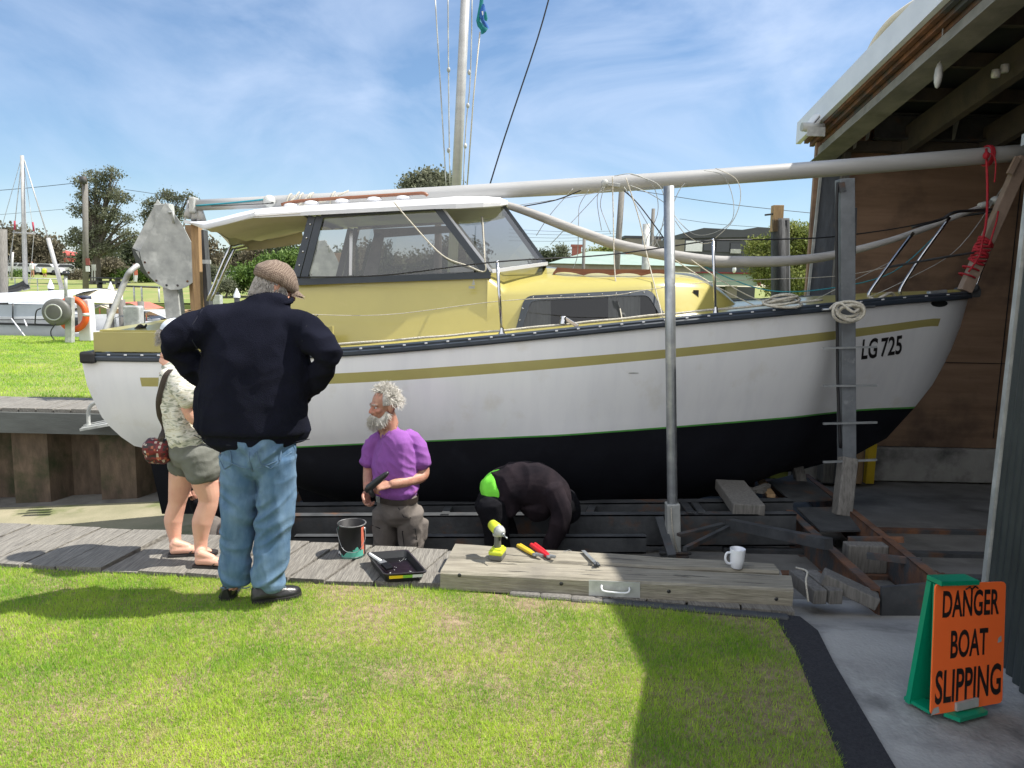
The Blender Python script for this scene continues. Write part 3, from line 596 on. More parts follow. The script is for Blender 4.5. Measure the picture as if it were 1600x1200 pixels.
# ================================================================== CRADLE
t = thing('boat_cradle', 'rusty steel slipway cradle with plates and cross beams under the boat', 'cradle', (1.2, 6, -.4))
def ch(a, b, h, wd, mat='rust', nm='longitudinal_channel', flange=.05):
    """C channel from a to b, top at given z; web height h"""
    mb = MB(); a = Vector(a); b = Vector(b); d = (b-a).normalized(); s_ = V(-d.y, d.x, 0).normalized()
    off = V(0, 0, -h/2); mb.bar(a + off, b + off, .012, h)
    mb.bar(a + s_*flange/2 - V(0, 0, .006), b + s_*flange/2 - V(0, 0, .006), flange+.012, .012); mb.bar(a + s_*flange/2 + V(0, 0, -h+.006), b + s_*flange/2 + V(0, 0, -h+.006), flange+.012, .012)
    return obj(nm, mb, mt[mat], t)
L0 = at(1245, 803, 5.75); L1 = at(440, 806, 5.75)
ch(L1, L0, .26, .05, 'darksteel', flange=.07)
ch(at(445, 790, 6.25), at(1240, 783, 6.25), .2, .05, 'darksteel', flange=.09)
ch(at(445, 772, 8.2), at(1260, 750, 8.2), .26, .05, 'rust')
# left cross beams
ch(at(440, 820, 5.3), at(480, 780, 8.4), .2, .05, 'darksteel', 'cross_channel')
ch(at(1180, 745, 8.2), at(1377, 921, 3.95), .27, .05, 'rust', 'cross_channel', flange=-.06)
for px in (700, 860, 925):
    ch(at(px, 803, 5.75), at(px+6, 790, 6.25), .1, .05, 'darksteel', 'cross_channel')
ch(at(1085, 800, 5.75), at(1073, 785, 6.25), .1, .05, 'darksteel', 'cross_channel'); ch(at(1102, 800, 5.75), at(1090, 785, 6.25), .06, .05, 'darksteel', 'cross_channel')
E1 = at(1462, 905, 4.1); E2 = at(1375, 835, 5.5)
ch(at(1255, 740, 8.2), E1, .24, .05, 'rust', 'cross_channel', flange=.05)
pN = at(1377, 921, 3.95); mb = MB(); mb.bar(pN + V(0, -.01, -.08), E1 + V(.02, -.12, -.06), .02, .2); obj('end_plate', mb, mt['darksteel'], t)
for pxa, pya, Ya, pxb, pyb, Yb in ((1325, 843, 5.2, 1412, 843, 5.1), (1355, 868, 4.75, 1440, 878, 4.55)):
    mb = MB(); mb.bar(at(pxa, pya, Ya), at(pxb, pyb, Yb), .03, .04); obj('spacer_bar', mb, mt['rust'], t)
# timber between
mb = MB(); mb.box(at(1352, 860, 5.0) - V(0, 0, .05), (.28, .1, .2), bev=.01); obj('packing_timber', mb, mt['wood_post'], t)
# plates
def plate(pts, nm='deck_plate', th=.014, mat='darksteel'):
    mb = MB(); mb.prism(pts, (0, 0, -th)); return obj(nm, mb, mt[mat], t)
zpl = at(1320, 808, 6.05).z
plate([atz(1282, 829, zpl+.01), atz(1373, 828, zpl+.01), atz(1326, 791, zpl+.01), atz(1245, 793, zpl+.01)])
zp2 = zpl + .0
plate([atz(1238, 783, zp2), atz(1303, 780, zp2), atz(1250, 738, zp2), atz(1200, 752, zp2)])
# small struts on cradle
mb = MB(); a = at(1140, 818, 5.6); b = at(1295, 850, 4.7); mb.bar(a, b, .07, .07); obj('diagonal_strut', mb, mt['darksteel'], t)
mb = MB(); mb.bar(at(1060, 836, 5.4), at(1130, 819, 5.6), .04, .02); mb.bar(at(1070, 858, 5.0), at(1142, 822, 5.6), .03, .03); obj('diagonal_strut', mb, mt['darksteel'], t)
mb = MB(); mb.bar(at(1030, 810, 5.7), at(1050, 870, 5.3), .06, .04, up=(0, -1, 0)); obj('gusset', mb, mt['darksteel'], t)
# lower dark beam behind the tools
ch(at(460, 838, 5.35), at(1010, 838, 5.35), .13, .05, 'darksteel', 'lower_channel')
for px in (470, 900):
    mb = MB(); c = at(px, 850, 5.6); c.z = floor_z(c.x, c.y) + .11; mb.lathe(c - V(0, .05, 0), [(.001, 0), (.11, 0), (.11, .02), (.09, .03), (.09, .1), (.001, .1)], 20, axis=(0, 1, 0)); obj('wheel', mb, mt['rust'], t)
# upright pipe post
pb = at(1052, 866, 5.55); pt = at(1045, 291, 5.55); pm = at(1050.5, 786, 5.55)
t2 = thing('pipe_post', 'tall galvanised pipe upright in a square socket in front of the hull', 'post', pb)
mb = MB(); mb.tube([pm - V(0, 0, .1), pm, pm.lerp(pt, .5), pt], .0385, seg=20); obj('pipe', mb, mt['steel'], t2)
mb = MB(); mb.bar(pb, pm, .1, .1, up=(0, 1, 0), bev=.006); obj('square_socket', mb, mt['galv_dull'], t2)
mb = MB(); mb.box(pb + V(0, -.02, .0), (.2, .14, .03)); mb.stick(pb + V(-.12, -.06, .03), pb + V(.12, -.06, .03), .012); obj('foot', mb, mt['darksteel'], t2)
mb = MB(); mb.tube(smooth_path([pm + V(-.02, -.06, -.02), pm + V(0, -.062, -.2), pb + V(.02, -.06, .03)], 4), .005, seg=5); obj('cord', mb, mt['rope'], t2)
# box section upright with rungs
qb = at(1323, 722, 6.25); qt = at(1320, 280, 6.25)
t2 = thing('ladder_post', 'square galvanised upright with thin steel rungs lashed to the bow', 'post', at(1318, 808, 6.1))
mb = MB(); mb.bar(qb, qt, .115, .115, up=(0, 1, 0), bev=.004); obj('box_section', mb, mt['galv_post'], t2)
mb = MB(); l0 = at(1309, 285, 6.2); l1 = at(1313, 700, 6.2); mb.tube(smooth_path([l0, at(1307, 340, 6.2), at(1308, 500, 6.2), at(1309, 600, 6.2), l1], 5), .012, seg=6); obj('cable', mb, mt['blackrubber'], t2)
mb = MB(); mb.bar(at(1336, 325, 6.3), at(1334, 400, 6.3), .02, .03, up=(0, 1, 0)); mb.bar(at(1314, 285, 6.2), at(1316, 300, 6.2), .05, .03, up=(0, 1, 0)); obj('bracket', mb, mt['darksteel'], t2)
mb = MB(); mb.bar(at(1315, 806, 6.1), at(1325, 715, 6.22), .13, .12, up=(0, 1, 0), bev=.01); obj('timber_foot', mb, mt['wood_post'], t2)
for py, e in ((543, 0), (603, -1), (661, 0), (720, 1)):
    mb = MB(); mb.bar(at(1286, py + 1 + e, 6.17), at(1370, py - 1 - e*.5, 6.17), .02, .016); obj('rung', mb, mt['steel'], t2)
# second timber prop behind
mb = MB(); mb.bar(at(1254, 765, 7.2), at(1245, 728, 7.3), .1, .1, up=(0, 1, 0), bev=.01); obj('keel_prop', mb, mt['wood_post'], loc=at(1254, 765, 7.2), label='short splintered timber prop between the rear steel plate and the keel', cat='prop')
mb = MB(); a = at(1145, 762, 6.4); b = at(1170, 800, 5.75); a.z = b.z = max(a.z, b.z); mb.bar(a + V(0, .1, .0), b, .25, .09, bev=.008); obj('timber_chock', mb, mt['wood_post'], loc=b, label='thick weathered chock of timber lying across the cradle channels', cat='chock')
for i, (a, b, wd) in enumerate((((1150, 762, 6.8), (1195, 768, 6.6), .08), ((1175, 768, 6.6), (1200, 758, 6.8), .06), ((1185, 745, 7.4), (1205, 775, 6.5), .07))):
    mb = MB(); mb.bar(at(*a), at(*b), wd, .03); obj('timber_offcut', mb, mt['wood_brown' if i == 2 else 'wood_post'], loc=at(*a), label='splintered timber offcut dropped between the chock and the rear plate', cat='offcut', group='timber offcuts on the cradle')
# blocks on floor
for i, (px, pw) in enumerate(((1278, 24), (1303, 24))):
    p = atz(px, 946, -.05); mb = MB(); mb.box(p + V(0, .16, .04), (.075, .3, .08), rot=Matrix.Rotation(.10, 3, 'Z'), bev=.005); obj('timber_block', mb, mt['wood_post'], loc=p, label='%s of the two grey blocks side by side beside the heavy timbers' % ('left' if i == 0 else 'right'), cat='block')
mb = MB(); mb.bar(atz(1285, 900, .06), atz(1370, 940, -.04), .12, .07, bev=.006); obj('leaning_board', mb, mt['wood_post'], loc=atz(1285, 900, 0), label='short grey board leaning over the two blocks beneath the cradle beam', cat='board')
mb = MB(); p = atz(1263, 940, .0); mb.tube(smooth_path([p, p + V(.0, .05, .09), p + V(.03, .12, .12), p + V(.02, .25, .09)], 5), .006, seg=5); obj('cord_loop', mb, mt['rope'], loc=p, label='thin pale cord looped over the grey blocks', cat='cord')
# rails in the slab
for i, (y, e) in enumerate(((804, 3), (835, 4), (871, 8))):
    z = -.2 - .0*i; a = at(1385, y, [6.6, 5.75, 4.95][i]); a.z = floor_z(a.x, a.y) + .01
    mb = MB(); mb.box((4.6 + .8, a.y, floor_z(5, a.y) + .012), (7.4, .07, .05)); obj('slip_rail', mb, mt['rust' if i != 1 else 'darksteel'], loc=a, label='%s rail set in the dim slab floor of the shed' % ['farthest', 'middle', 'nearest'][i], cat='rail', group='rails in the shed floor')
t3p = []
mb = MB(); a = at(1388, 853, 5.4); b = at(1545, 882, 4.75)
a.z = floor_z(a.x, a.y) + .02; b.z = floor_z(b.x, b.y) + .02
for i in range(34):
    s = i/33; c = a.lerp(b, s) + V(0, .05*math.sin(s*5), 0); th = math.atan2(b.y-a.y, b.x-a.x) + .2*math.cos(s*5); d = V(math.cos(th), math.sin(th), 0); n_ = V(-d.y, d.x, 0) if i % 2 else V(0, 0, 1)
    mb.tube([c + d*.022*math.cos(k*math.pi/4) + n_*.013*math.sin(k*math.pi/4) for k in range(9)], .0045, seg=5, caps=False)
obj('rusty_chain', mb, mt['rust'], loc=a, label='rusty chain lying across the shed floor towards the door', cat='chain')
# yellow post and clutter by the far wall
mb = MB(); p = at(1357, 750, 9.15); mb.box((p.x, 9.15, -.5), (.1, .08, .5)); obj('yellow_post', mb, mt['yellow_plastic'], loc=p, label='short yellow painted post against the far shed wall behind the bow', cat='post')
for i, (px, w_, h_) in enumerate(((1292, .14, .38), (1313, .22, .34), (1335, .16, .45))):
    p = at(px, 748, 9.0); mb = MB(); mb.box((p.x, 9.05, -.72 + h_/2), (w_, .2, h_), bev=.02); obj('stored_crate', mb, mt[['wood_post', 'darksteel', 'wood_brown'][i]], loc=p, label=['narrow grey crate', 'dark crate', 'brown upright crate'][i] + ' stored by the far wall under the bow', cat='crate')
# ================================================================== BOAT
YC = 7.3
boat = thing('sailing_boat', 'white and yellow sailing boat with black bottom standing on the slip cradle', 'sailing boat', (0, YC, -.5))
beam_f = spline([-3.5, -2.6, -1.3, 0, 1.2, 2.2, 3.1, 3.8, 4.2, 4.38], [.93, 1.10, 1.24, 1.28, 1.20, 1.0, .70, .38, .16, .0])
shx = [(135, 556), (250, 557), (400, 554), (540, 548), (670, 538), (800, 526), (930, 513), (1060, 500), (1180, 489), (1300, 478), (1400, 468), (1470, 463), (1515, 459)]
# solve each sheer point on Y = YC - beam(X)
def on_side(px, py, infl=0.0):
    Y = YC - 1.0
    for _ in range(12):
        p = at(px, py, Y); Y = YC - max(beam_f(max(-3.5, min(4.38, p.x))), .0) - infl
    return at(px, py, Y)
sp = [on_side(*q) for q in shx]; sp[-1] = at(1515, 459, YC)
X0s, X1s = sp[0].x, sp[-1].x
zs_f = spline([p.x for p in sp], [p.z for p in sp])
wl = [on_side(470, 703), on_side(700, 698), on_side(900, 686), on_side(1100, 669), on_side(1250, 656)]; wb = at(1428, 637, YC)
zw = np.polyfit([p.x for p in wl] + [wb.x], [p.z for p in wl] + [wb.z], 2)
zw_f = lambda x: float(np.polyval(zw, x))
stem = [at(px, py, YC) for px, py in ((1515, 459), (1500, 512), (1482, 556), (1458, 600), (1428, 638), (1385, 685), (1335, 712), (1240, 737), (1080, 771), (900, 790))]
keelx = [-3.1, -2.7, -2.2, -1.5, -.5] + [stem[9].x, stem[8].x, stem[7].x, stem[6].x, stem[5].x, stem[4].x]
keelz = [.30, .02, -.25, -.48, -.57] + [stem[9].z, stem[8].z, stem[7].z, stem[6].z, stem[5].z, stem[4].z]
zk_f = lambda x: float(np.interp(x, keelx, keelz))
def stem_x(z): # bow profile above WL
    zz = [stem[4].z, stem[3].z, stem[2].z, stem[1].z, stem[0].z]; xx = [stem[4].x, stem[3].x, stem[2].x, stem[1].x, stem[0].x]; return float(np.interp(z, zz, xx))
so_ = [at(px, py, 6.45) for px, py in ((135, 556), (143, 598), (160, 645), (192, 684), (235, 698))]
def stern_x(z):
    zz = [so_[4].z, so_[3].z, so_[2].z, so_[1].z, so_[0].z]; xx = [so_[4].x, so_[3].x, so_[2].x, so_[1].x, so_[0].x]; return float(np.interp(z, zz, xx))
NU, NT, NB = 72, 14, 12
# row parameters of the topsides: 0 sheer .. 1 waterline ; stripe band and boot line are rows of their own
def stripe_t(x):   # fraction of topside height for stripe top and bottom at this x
    return None
st_top = [on_side(210, 590), on_side(540, 583), on_side(800, 566), on_side(1060, 545), on_side(1300, 519), on_side(1467, 499)]
st_bot = [on_side(210, 604), on_side(540, 599), on_side(800, 582), on_side(1060, 559), on_side(1300, 533), on_side(1462, 511)]
stt = spline([p.x for p in st_top], [p.z for p in st_top]); stb = spline([p.x for p in st_bot], [p.z for p in st_bot])
def col_pts(u):
    pts = []; u_ = u
    Xs = X0s + (X1s - X0s)*u; rows_t = []
    xm = Xs; a = zs_f(xm); b = zw_f(xm); cl = min(max(xm, st_top[0].x - .25), st_top[-1].x + .1)
    t1 = (a - stt(cl))/(a - b); t2 = (a - stb(cl))/(a - b); t1 = min(max(t1, .12), .42); t2 = min(max(t2, t1 + .04), .5)
    T = [0, t1*.5, t1, t2] + [t2 + (1-t2)*k/7 for k in range(1, 7)] + [.984, 1.0]
    for t in T:
        z_est = a + (b - a)*t
        zb = zs_f(X1s) + (stem[4].z - zs_f(X1s))*t; zst = so_[0].z + (so_[4].z - .02 - so_[0].z)*t
        xb = stem_x(zb); xs_ = stern_x(zst); X = xs_ + (xb - xs_)*u; z = zs_f(Xs) + (zw_f(X) - zs_f(Xs))*t
        if u > .85: k = ((u-.85)/.15)**2; z = z*(1-k) + zb*k
        bx = beam_f(min(max(Xs, -3.5), 4.38)) if u < 1 else 0
        wlr = float(np.interp(u, [0, .15, .5, .8, .93, 1], [.72, .86, .95, .82, .62, .5]))
        r_ = 1 - (1 - wlr)*t**1.5 + .03*math.sin(math.pi*t)*(1-u)
        pts.append((X, bx*r_, z))
    Xw, bw, zw_ = pts[-1]
    for k in range(1, NB + 1):
        th = math.pi/2*k/NB; xb = float(np.interp(k/NB, [0, .5, 1], [stem[4].x, stem[5].x, stem[7].x])); zb = zk_f(xb)
        xs_ = so_[4].x + .55*(k/NB)**1.5; X = xs_ + (xb - xs_)*u; zk = zk_f(X); z = zw_f(X) - (zw_f(X) - zk)*math.sin(th)**.9
        if u > .8: kk = ((u-.8)/.2)**2; z = z*(1-kk) + zb*kk
        pts.append((X, max(bw*math.cos(th)**.75, .0) + (.03 if u < .98 and k == NB else 0), z))
    return pts, len(T)
hull = MB(); near = []; 
us = [0] + [(k/NU) for k in range(1, NU+1)]
us = [1 - (1-u)**1.15 if u > 0 else 0 for u in us]
cols = [col_pts(u)[0] for u in us]; NTT = col_pts(.5)[1]; nr = len(cols[0])
for side in (1, -1):
    o = len(hull.v); hull.v += [(X, YC - side*y, z) for c in cols for (X, y, z) in c]
    for i in range(NU):
        for k in range(nr - 1):
            f_ = (o + i*nr + k, o + i*nr + k + 1, o + (i+1)*nr + k + 1, o + (i+1)*nr + k)
            xm = .25*(cols[i][k][0] + cols[i+1][k][0] + cols[i][k+1][0] + cols[i+1][k+1][0])
            m_ = 0
            if k == 2 and st_top[0].x < xm < st_top[-1].x: m_ = 1
            if k == NTT - 2 : m_ = 2
            if k >= NTT - 1: m_ = 3
            hull.f.append(f_); hull.m.append(m_); hull.sm.append(True)
# transom
o = len(hull.v); hull.v += [(X, YC - y, z) for (X, y, z) in cols[0]] + [(X, YC + y, z) for (X, y, z) in cols[0]]
for k in range(nr - 1): hull.f.append((o+k, o+k+1, o+nr+k+1, o+nr+k)); hull.m.append(0 if k < NTT-1 else 3); hull.sm.append(False)
hull_bvh = bvh_of(hull)
hull_o = obj('hull', hull, [mt['white_gel'], mt['gold'], mt['green_line'], mt['antifoul']], boat)
# keel skeg and rudder
mb = MB(); mb.prism([V(-2.2, YC-.05, -.2), V(1.4, YC-.05, -.4), V(1.2, YC-.05, -.62), V(-2.0, YC-.05, -.68)], (0, .1, 0)); obj('keel', mb, mt['antifoul'], boat)
mb = MB(); mb.prism([at(228, 690, YC-.03), at(330, 690, YC-.03), at(322, 803, YC-.03), at(253, 803, YC-.03)], (0, .06, 0)); obj('rudder', mb, mt['antifoul'], boat)
def sheer(x, dz=0.0, dy=0.0, side=1):
    u = (x - X0s)/(X1s - X0s); b = beam_f(min(max(x, -3.5), 4.38)); return V(x, YC - side*(b + dy), zs_f(x) + dz)
def sheer_at(px, dz=0., dy=0., side=1):
    lo, hi = X0s, X1s
    for _ in range(40):
        m_ = (lo+hi)/2; p = sheer(m_, dz, dy, side); v = p - V(0, 0, EYE); x_ = 800 + FPX*v.dot(cR)/v.dot(cF)
        if x_ < px: lo = m_
        else: hi = m_
    return sheer((lo+hi)/2, dz, dy, side)
# deck
rows = []
for i in range(61):
    x = X0s + (X1s - .01 - X0s)*i/60; b = beam_f(x)
    rows.append([V(x, YC + b*k/4*-1, zs_f(x) - .005 + .05*(1-(k/4)**2)) for k in range(-4, 5)])
mb = MB(); mb.grid(rows); obj('deck', mb, mt['yellow'], boat)
# rub rail
for side in (1, -1):
    mb = MB(); n = 90; rows = []
    for i in range(n+1):
        x = X0s - .01 + (X1s + .012 - X0s)*i/n; xx = min(max(x, X0s), X1s); b = beam_f(min(max(xx, -3.5), 4.38))
        pr_ = [(.026, -.044), (.036, -.032), (.036, -.008), (.024, .003), (.026, .017), (.010, .028), (-.03, .028), (-.03, -.044)]
        rows.append([V(x, YC - side*(b + dy), zs_f(xx) + dz) for dy, dz in pr_])
    mb.grid(rows, smooth=False, closed=True); mb.add([V(*q) for q in rows[0]], [tuple(range(8))]); obj('rub_rail', mb, mt['navy_rail'], boat)
mb = MB(); b = beam_f(-3.45); mb.box((X0s - .01, YC, zs_f(X0s) - .01), (.06, 2*b + .06, .09), bev=.015); obj('stern_rail', mb, mt['navy_rail'], boat)
p = sheer_at(138, -.01, .03); mb = MB(); mb.box(p, (.12, .08, .1), bev=.02); obj('rail_corner_pad', mb, mt['blackrubber'], boat)
for k, px in enumerate(list(range(168, 250, 26)) + list(range(562, 1500, 34))):
    p = sheer_at(px, .013, .031); q = sheer_at(px + 5, .013, .031); mb = MB(); mb.bar(p - (q-p)*.1, p + (q-p)*.75, .005, .012, bev=.002); obj('rail_fastener', mb, mt['white'], boat)
# rope on the side deck
mb = MB(); mb.tube(smooth_path([sheer_at(px, .05 + .004*(i % 2), -.07) for i, px in enumerate(range(520, 1300, 45))], 4), .011, seg=6); obj('deck_rope', mb, mt['rope'], loc=sheer_at(800), label='long pale rope laid along the side deck just inside the dark rail', cat='rope')
# stern coaming
p0 = sheer_at(147, .034, -.02); p1 = sheer_at(262, .034, -.02); p2 = sheer_at(520, .034, -.10)
mb = MB(); hh = at(147, 537, p0.y).z - p0.z
mb.prism([p0, p1, p1 + V(0, 0, .165), p0 + V(0, 0, .165)], (0, .04, 0)); mb.prism([p1, p2, p2 + V(0, 0, .165), p1 + V(0, 0, .165)], (0, .04, 0))
mb.prism([p0, V(p0.x, 2*YC - p0.y, p0.z), V(p0.x, 2*YC - p0.y, p0.z+.165), p0 + V(0, 0, .165)], (.04, 0, 0)); obj('coaming', mb, mt['gold'], boat)
mb = MB(); mb.prism([p0 + V(.03, .05, .168), p1 + V(.7, .05, .168), p1 + V(.7, 1.6, .2), p0 + V(.03, 1.6, .2)], (0, 0, .015)); obj('stern_deck', mb, mt['yellow'], boat)
for px in (185, 230):
    mb = MB(); c = at(px, 547 - (px-185)*.05, p0.y - .004); mb.lathe(c, [(.001, .003), (.012, .003), (.012, 0)], 10, axis=(0, -1, 0)); obj('bolt', mb, mt['black'], boat)
# stern clutter: mooring cleat, coiled line, low handrail
mb = MB(); a = at(180, 528, 6.6); b_ = at(262, 526, 6.6); mb.bar(a, b_, .05, .02); mb.stick(at(205, 519, 6.7), at(250, 520, 6.7), .012); obj('stern_cleat', mb, mt['steel'], boat)
mb = MB()
for k in range(5): mb.tube([at(215, 518, 6.6) + V(.05*math.cos(a_)*(1-.1*k) + .01*k, .05*math.sin(a_), .012*k + .01*math.sin(3*a_)) for a_ in np.linspace(0, 6.0, 13)], .009, seg=5)
obj('coiled_line', mb, mt['blackrubber'], loc=at(215, 518, 6.6), label='small dark coil of line on the stern deck', cat='rope')
# lifting stay pole (grey tube rising from stern to the left of the sheave)
mb = MB(); mb.tube(smooth_path([at(160, 530, 6.7), at(175, 490, 6.8), at(195, 440, 6.9), at(203, 425, 6.9), at(215, 415, 7.0)], 5), .026, seg=8); obj('stern_rail_tube', mb, mt['galv_dull'], boat)
# ---------------- wheelhouse
YN = 6.42
def nr_(px, py, Y=YN): return at(px, py, Y)
def mir(p): return V(p.x, 2*YC - p.y, p.z)
wall = [nr_(300, 530, 6.5), nr_(783, 530, 6.42), nr_(783, 455, 6.46), nr_(762, 432, 6.5), nr_(462, 445, 6.52), nr_(300, 452, 6.52)]
lowA = nr_(345, 524, 6.42); 
wh = MB()
side_poly = [V(-2.15, 6.42, zs_f(-2.15)), sheer_at(783, .02, 0) * 1, nr_(783, 456, 6.5), nr_(762, 431, 6.52), nr_(462, 444, 6.55), V(-2.15, 6.55, nr_(462, 444, 6.55).z - .03)]
side_poly[1] = V(nr_(786, 526, 6.42).x, 6.42, zs_f(0) + .0)
wh.prism(side_poly, (0, .03, 0)); 
# aft bulkhead half height
house = thing  # keep name
obj('wheelhouse_wall', wh, mt['yellow'], boat); wh = MB(); wh.prism([mir(p) for p in side_poly], (0, -.03, 0)); obj('wheelhouse_wall', wh, mt['yellow'], boat)
mb = MB(); mb.box((-1.0, YC, zs_f(-1) + .12), (2.2, 1.5, .04)); mb.box((-.3, YC + .25, zs_f(-1) + .35), (.6, .6, .5), bev=.05); obj('cockpit_interior', mb, mt['interior'], boat)
# windows: navy frame bars + glass
def strip(mb, pts, wd, th=.025, up=(0, -1, 0)):
    for a, b in zip(pts[:-1], pts[1:]): mb.bar(a, b, wd, th, up=up)
w1 = [nr_(478, 441, 6.53), nr_(503, 337, 6.56), nr_(686, 325, 6.56), nr_(765, 430, 6.53)]
for s in (1, -1):
    T_ = (lambda p: p) if s == 1 else mir
    pts = [T_(p) for p in w1]; dy = V(0, -.02*s, 0)
    mb = MB(); mb.bar(pts[0] + V(-.08, 0, 0) + dy, pts[3] + V(.01, 0, 0) + dy, .03, .055, up=(0, 0, 1)); mb.bar(pts[1] + dy, pts[2] + dy, .03, .04, up=(0, 0, 1)); obj('window_sill', mb, mt['navy_rail'], boat)
    mb = MB(); strip(mb, [T_(nr_(461, 444, 6.53)) + dy, T_(nr_(489, 338, 6.56)) + dy], .06, .03); strip(mb, [T_(nr_(474, 444, 6.53)) + dy, T_(nr_(501, 338, 6.56)) + dy], .06, .022); fo_ = obj('aft_window_post', mb, mt['navy_rail'], boat)
    if s == 1:
        for k in range(5):
            f_ = .08 + k*.2; c = nr_(462, 444, 6.53).lerp(nr_(490, 338, 6.56), f_) - V(0, .04, 0); mb = MB(); mb.ell(c, (.009, .005, .009), 8, 5); obj('stud', mb, mt['chrome'], fo_)
    mb = MB(); strip(mb, [T_(nr_(681, 322, 6.56)) + dy, T_(nr_(764, 432, 6.53)) + dy], .058, .03); obj('front_window_post', mb, mt['navy_rail'], boat)
    mb = MB(); mb.add(pts, [(0, 1, 2, 3)]); obj('side_window', mb, mt['glass'], boat)
    # quarter light
    q = [nr_(692, 326, 6.56), nr_(786, 320, 6.85), nr_(853, 412, 6.80), nr_(768, 424, 6.53)]; qq = [T_(p) for p in q]
    mb = MB(); mb.add(qq, [(0, 1, 2, 3)]); obj('quarter_window', mb, mt['glass'], boat)
    mb = MB(); strip(mb, [qq[0], qq[3]], .022, .02); qf = obj('window_bead', mb, mt['white'], boat)
    mb = MB(); strip(mb, [qq[1], qq[2]], .03, .02); obj('windscreen_post', mb, mt['navy_rail'], boat)
    mb = MB(); mb.bar(qq[3], qq[2] + (qq[2]-qq[3])*.02, .03, .03); obj('windscreen_sill', mb, mt['white'], boat)
fq = [nr_(786, 320, 6.85), nr_(853, 412, 6.80)]
mb = MB(); mb.add([fq[0], fq[1], mir(fq[1]), mir(fq[0])], [(0, 1, 2, 3)]); obj('windscreen', mb, mt['glass'], boat)
mb = MB(); c0_ = fq[0].lerp(mir(fq[0]), .5); c1_ = fq[1].lerp(mir(fq[1]), .5); mb.bar(c0_, c1_, .03, .03); mb.bar(fq[1], mir(fq[1]), .04, .04); mb.bar(fq[0], mir(fq[0]), .04, .05); obj('windscreen_frame', mb, mt['navy_rail'], boat)
mb = MB(); mb.tube(smooth_path([at(753, 338, 6.9), at(757, 390, 6.85), at(758, 415, 6.8), at(752, 425, 6.75)], 4), .012, seg=6); obj('inner_grab_tube', mb, mt['white'], boat)
mb = MB(); mb.box(at(725, 418, 6.75) + V(0, 0, -.01), (.17, .02, .07)); mb.box(at(712, 422, 6.8), (.1, .03, .04)); obj('papers', mb, mt['label_w'], boat)
# inner bulkhead frame & far window details
mb = MB(); mb.bar(at(548, 430, 7.9), at(549, 362, 7.9), .03, .03, up=(0, 1, 0)); obj('inner_post', mb, mt['chrome'], boat)
mb = MB(); mb.prism([at(566, 436, 7.6), at(588, 436, 7.6), at(600, 365, 7.6), at(585, 365, 7.6)], (0, .04, 0)); mb.prism([at(585, 372, 7.6), at(720, 362, 7.6), at(715, 352, 7.6), at(583, 358, 7.6)], (0, .04, 0)); obj('inner_frame', mb, mt['greybeam'], boat)
mb = MB(); mb.prism([at(600, 438, 7.6), at(735, 432, 7.6), at(728, 424, 7.6), at(600, 430, 7.6)], (0, .5, 0)); obj('dashboard', mb, mt['interior'], boat)
# ---------------- hard top roof
prof = [(397, 341, 327, 6.46), (420, 340, 324, 6.46), (500, 336, 319.5, 6.46), (600, 331, 314, 6.46), (680, 327, 309.5, 6.46), (712, 326.5, 306.5, 6.46), (755, 324, 306.5, 6.52), (782, 322, 309, 6.62), (793, 320, 314, 6.72)]
rows = []
for px, pb_, pt_, Y in prof:
    a = at(px, pb_, Y); b_ = at(px, pt_, Y + .03); x = a.x; hw = YC - Y; cr = .03
    row = [V(x, YC - (hw-.04), a.z + .012), V(x, YC - hw, a.z + .003), V(x, YC - hw - .0, a.z + .4*(b_.z-a.z)), V(x, YC - hw + .035, b_.z)]
    row += [V(x, YC - hw*f_, b_.z + cr*(1 - f_**2)) for f_ in (.75, .45, 0)]
    row += [V(p.x, 2*YC - p.y, p.z) for p in row[:-1][::-1]]
    rows.append(row)
mb = MB(); mb.grid(rows, smooth=False, closed=True); m_ = len(rows[0]); mb.add(rows[0], [tuple(range(m_))]); mb.add(rows[-1], [tuple(range(m_))]); rf = obj('hard_top', mb, mt['white'], boat)
mb = MB(); z_ = at(500, 316, 7.0)
for s in (-1, 1):
    pts = [at(px, py, 6.85) if s < 0 else mir(at(px, py, 6.85)) for px, py in ((440, 320), (470, 314), (560, 308), (640, 303), (662, 302), (668, 306))]
    mb = MB(); mb.tube(smooth_path(pts, 3), .02, seg=6, flat=.8); obj('roof_handrail', mb, mt['teak'], rf)
for px, py in ((455, 321), (487, 317), (535, 314), (585, 311), (630, 309)): mb = MB(); mb.ell(at(px, py, 6.85), (.07, .04, .022), 10, 6); obj('roof_pad', mb, mt['white'], rf)
# ---------------- canvas canopy over the cockpit
top = [(296, 349, 346), (320, 359, 345), (345, 353, 339), (372, 346, 332), (398, 340, 326)]
rows = []
for px, pb_, pt_ in top:
    a = at(px, pb_, 6.46); b_ = at(px, pt_, 6.46); x = a.x
    half = [V(x, 6.46, a.z), V(x, 6.44, (a.z+b_.z)/2), V(x, 6.50, b_.z), V(x, 6.8, b_.z + .03)]; rows.append(half + [V(x, YC, b_.z + .04)] + [V(p.x, 2*YC - p.y, p.z) for p in half[::-1]])
mb = MB(); mb.grid(rows); cn = obj('canopy_valance', mb, mt['canvas_white'], boat)
rows = []
for i, (px, pb_, pt_) in enumerate(top[1:] + [(470, 337, 0)]):
    a = at(px, pb_, 6.46); x = a.x; rows.append([V(x, 6.45 + (2*(YC-6.45))*k/12, a.z + .012 - .05*math.sin(math.pi*k/12) - .012*math.sin(k*2.1 + i)) for k in range(13)])
mb = MB(); mb.grid(rows); obj('canopy_underside', mb, mt['canvas'], boat)
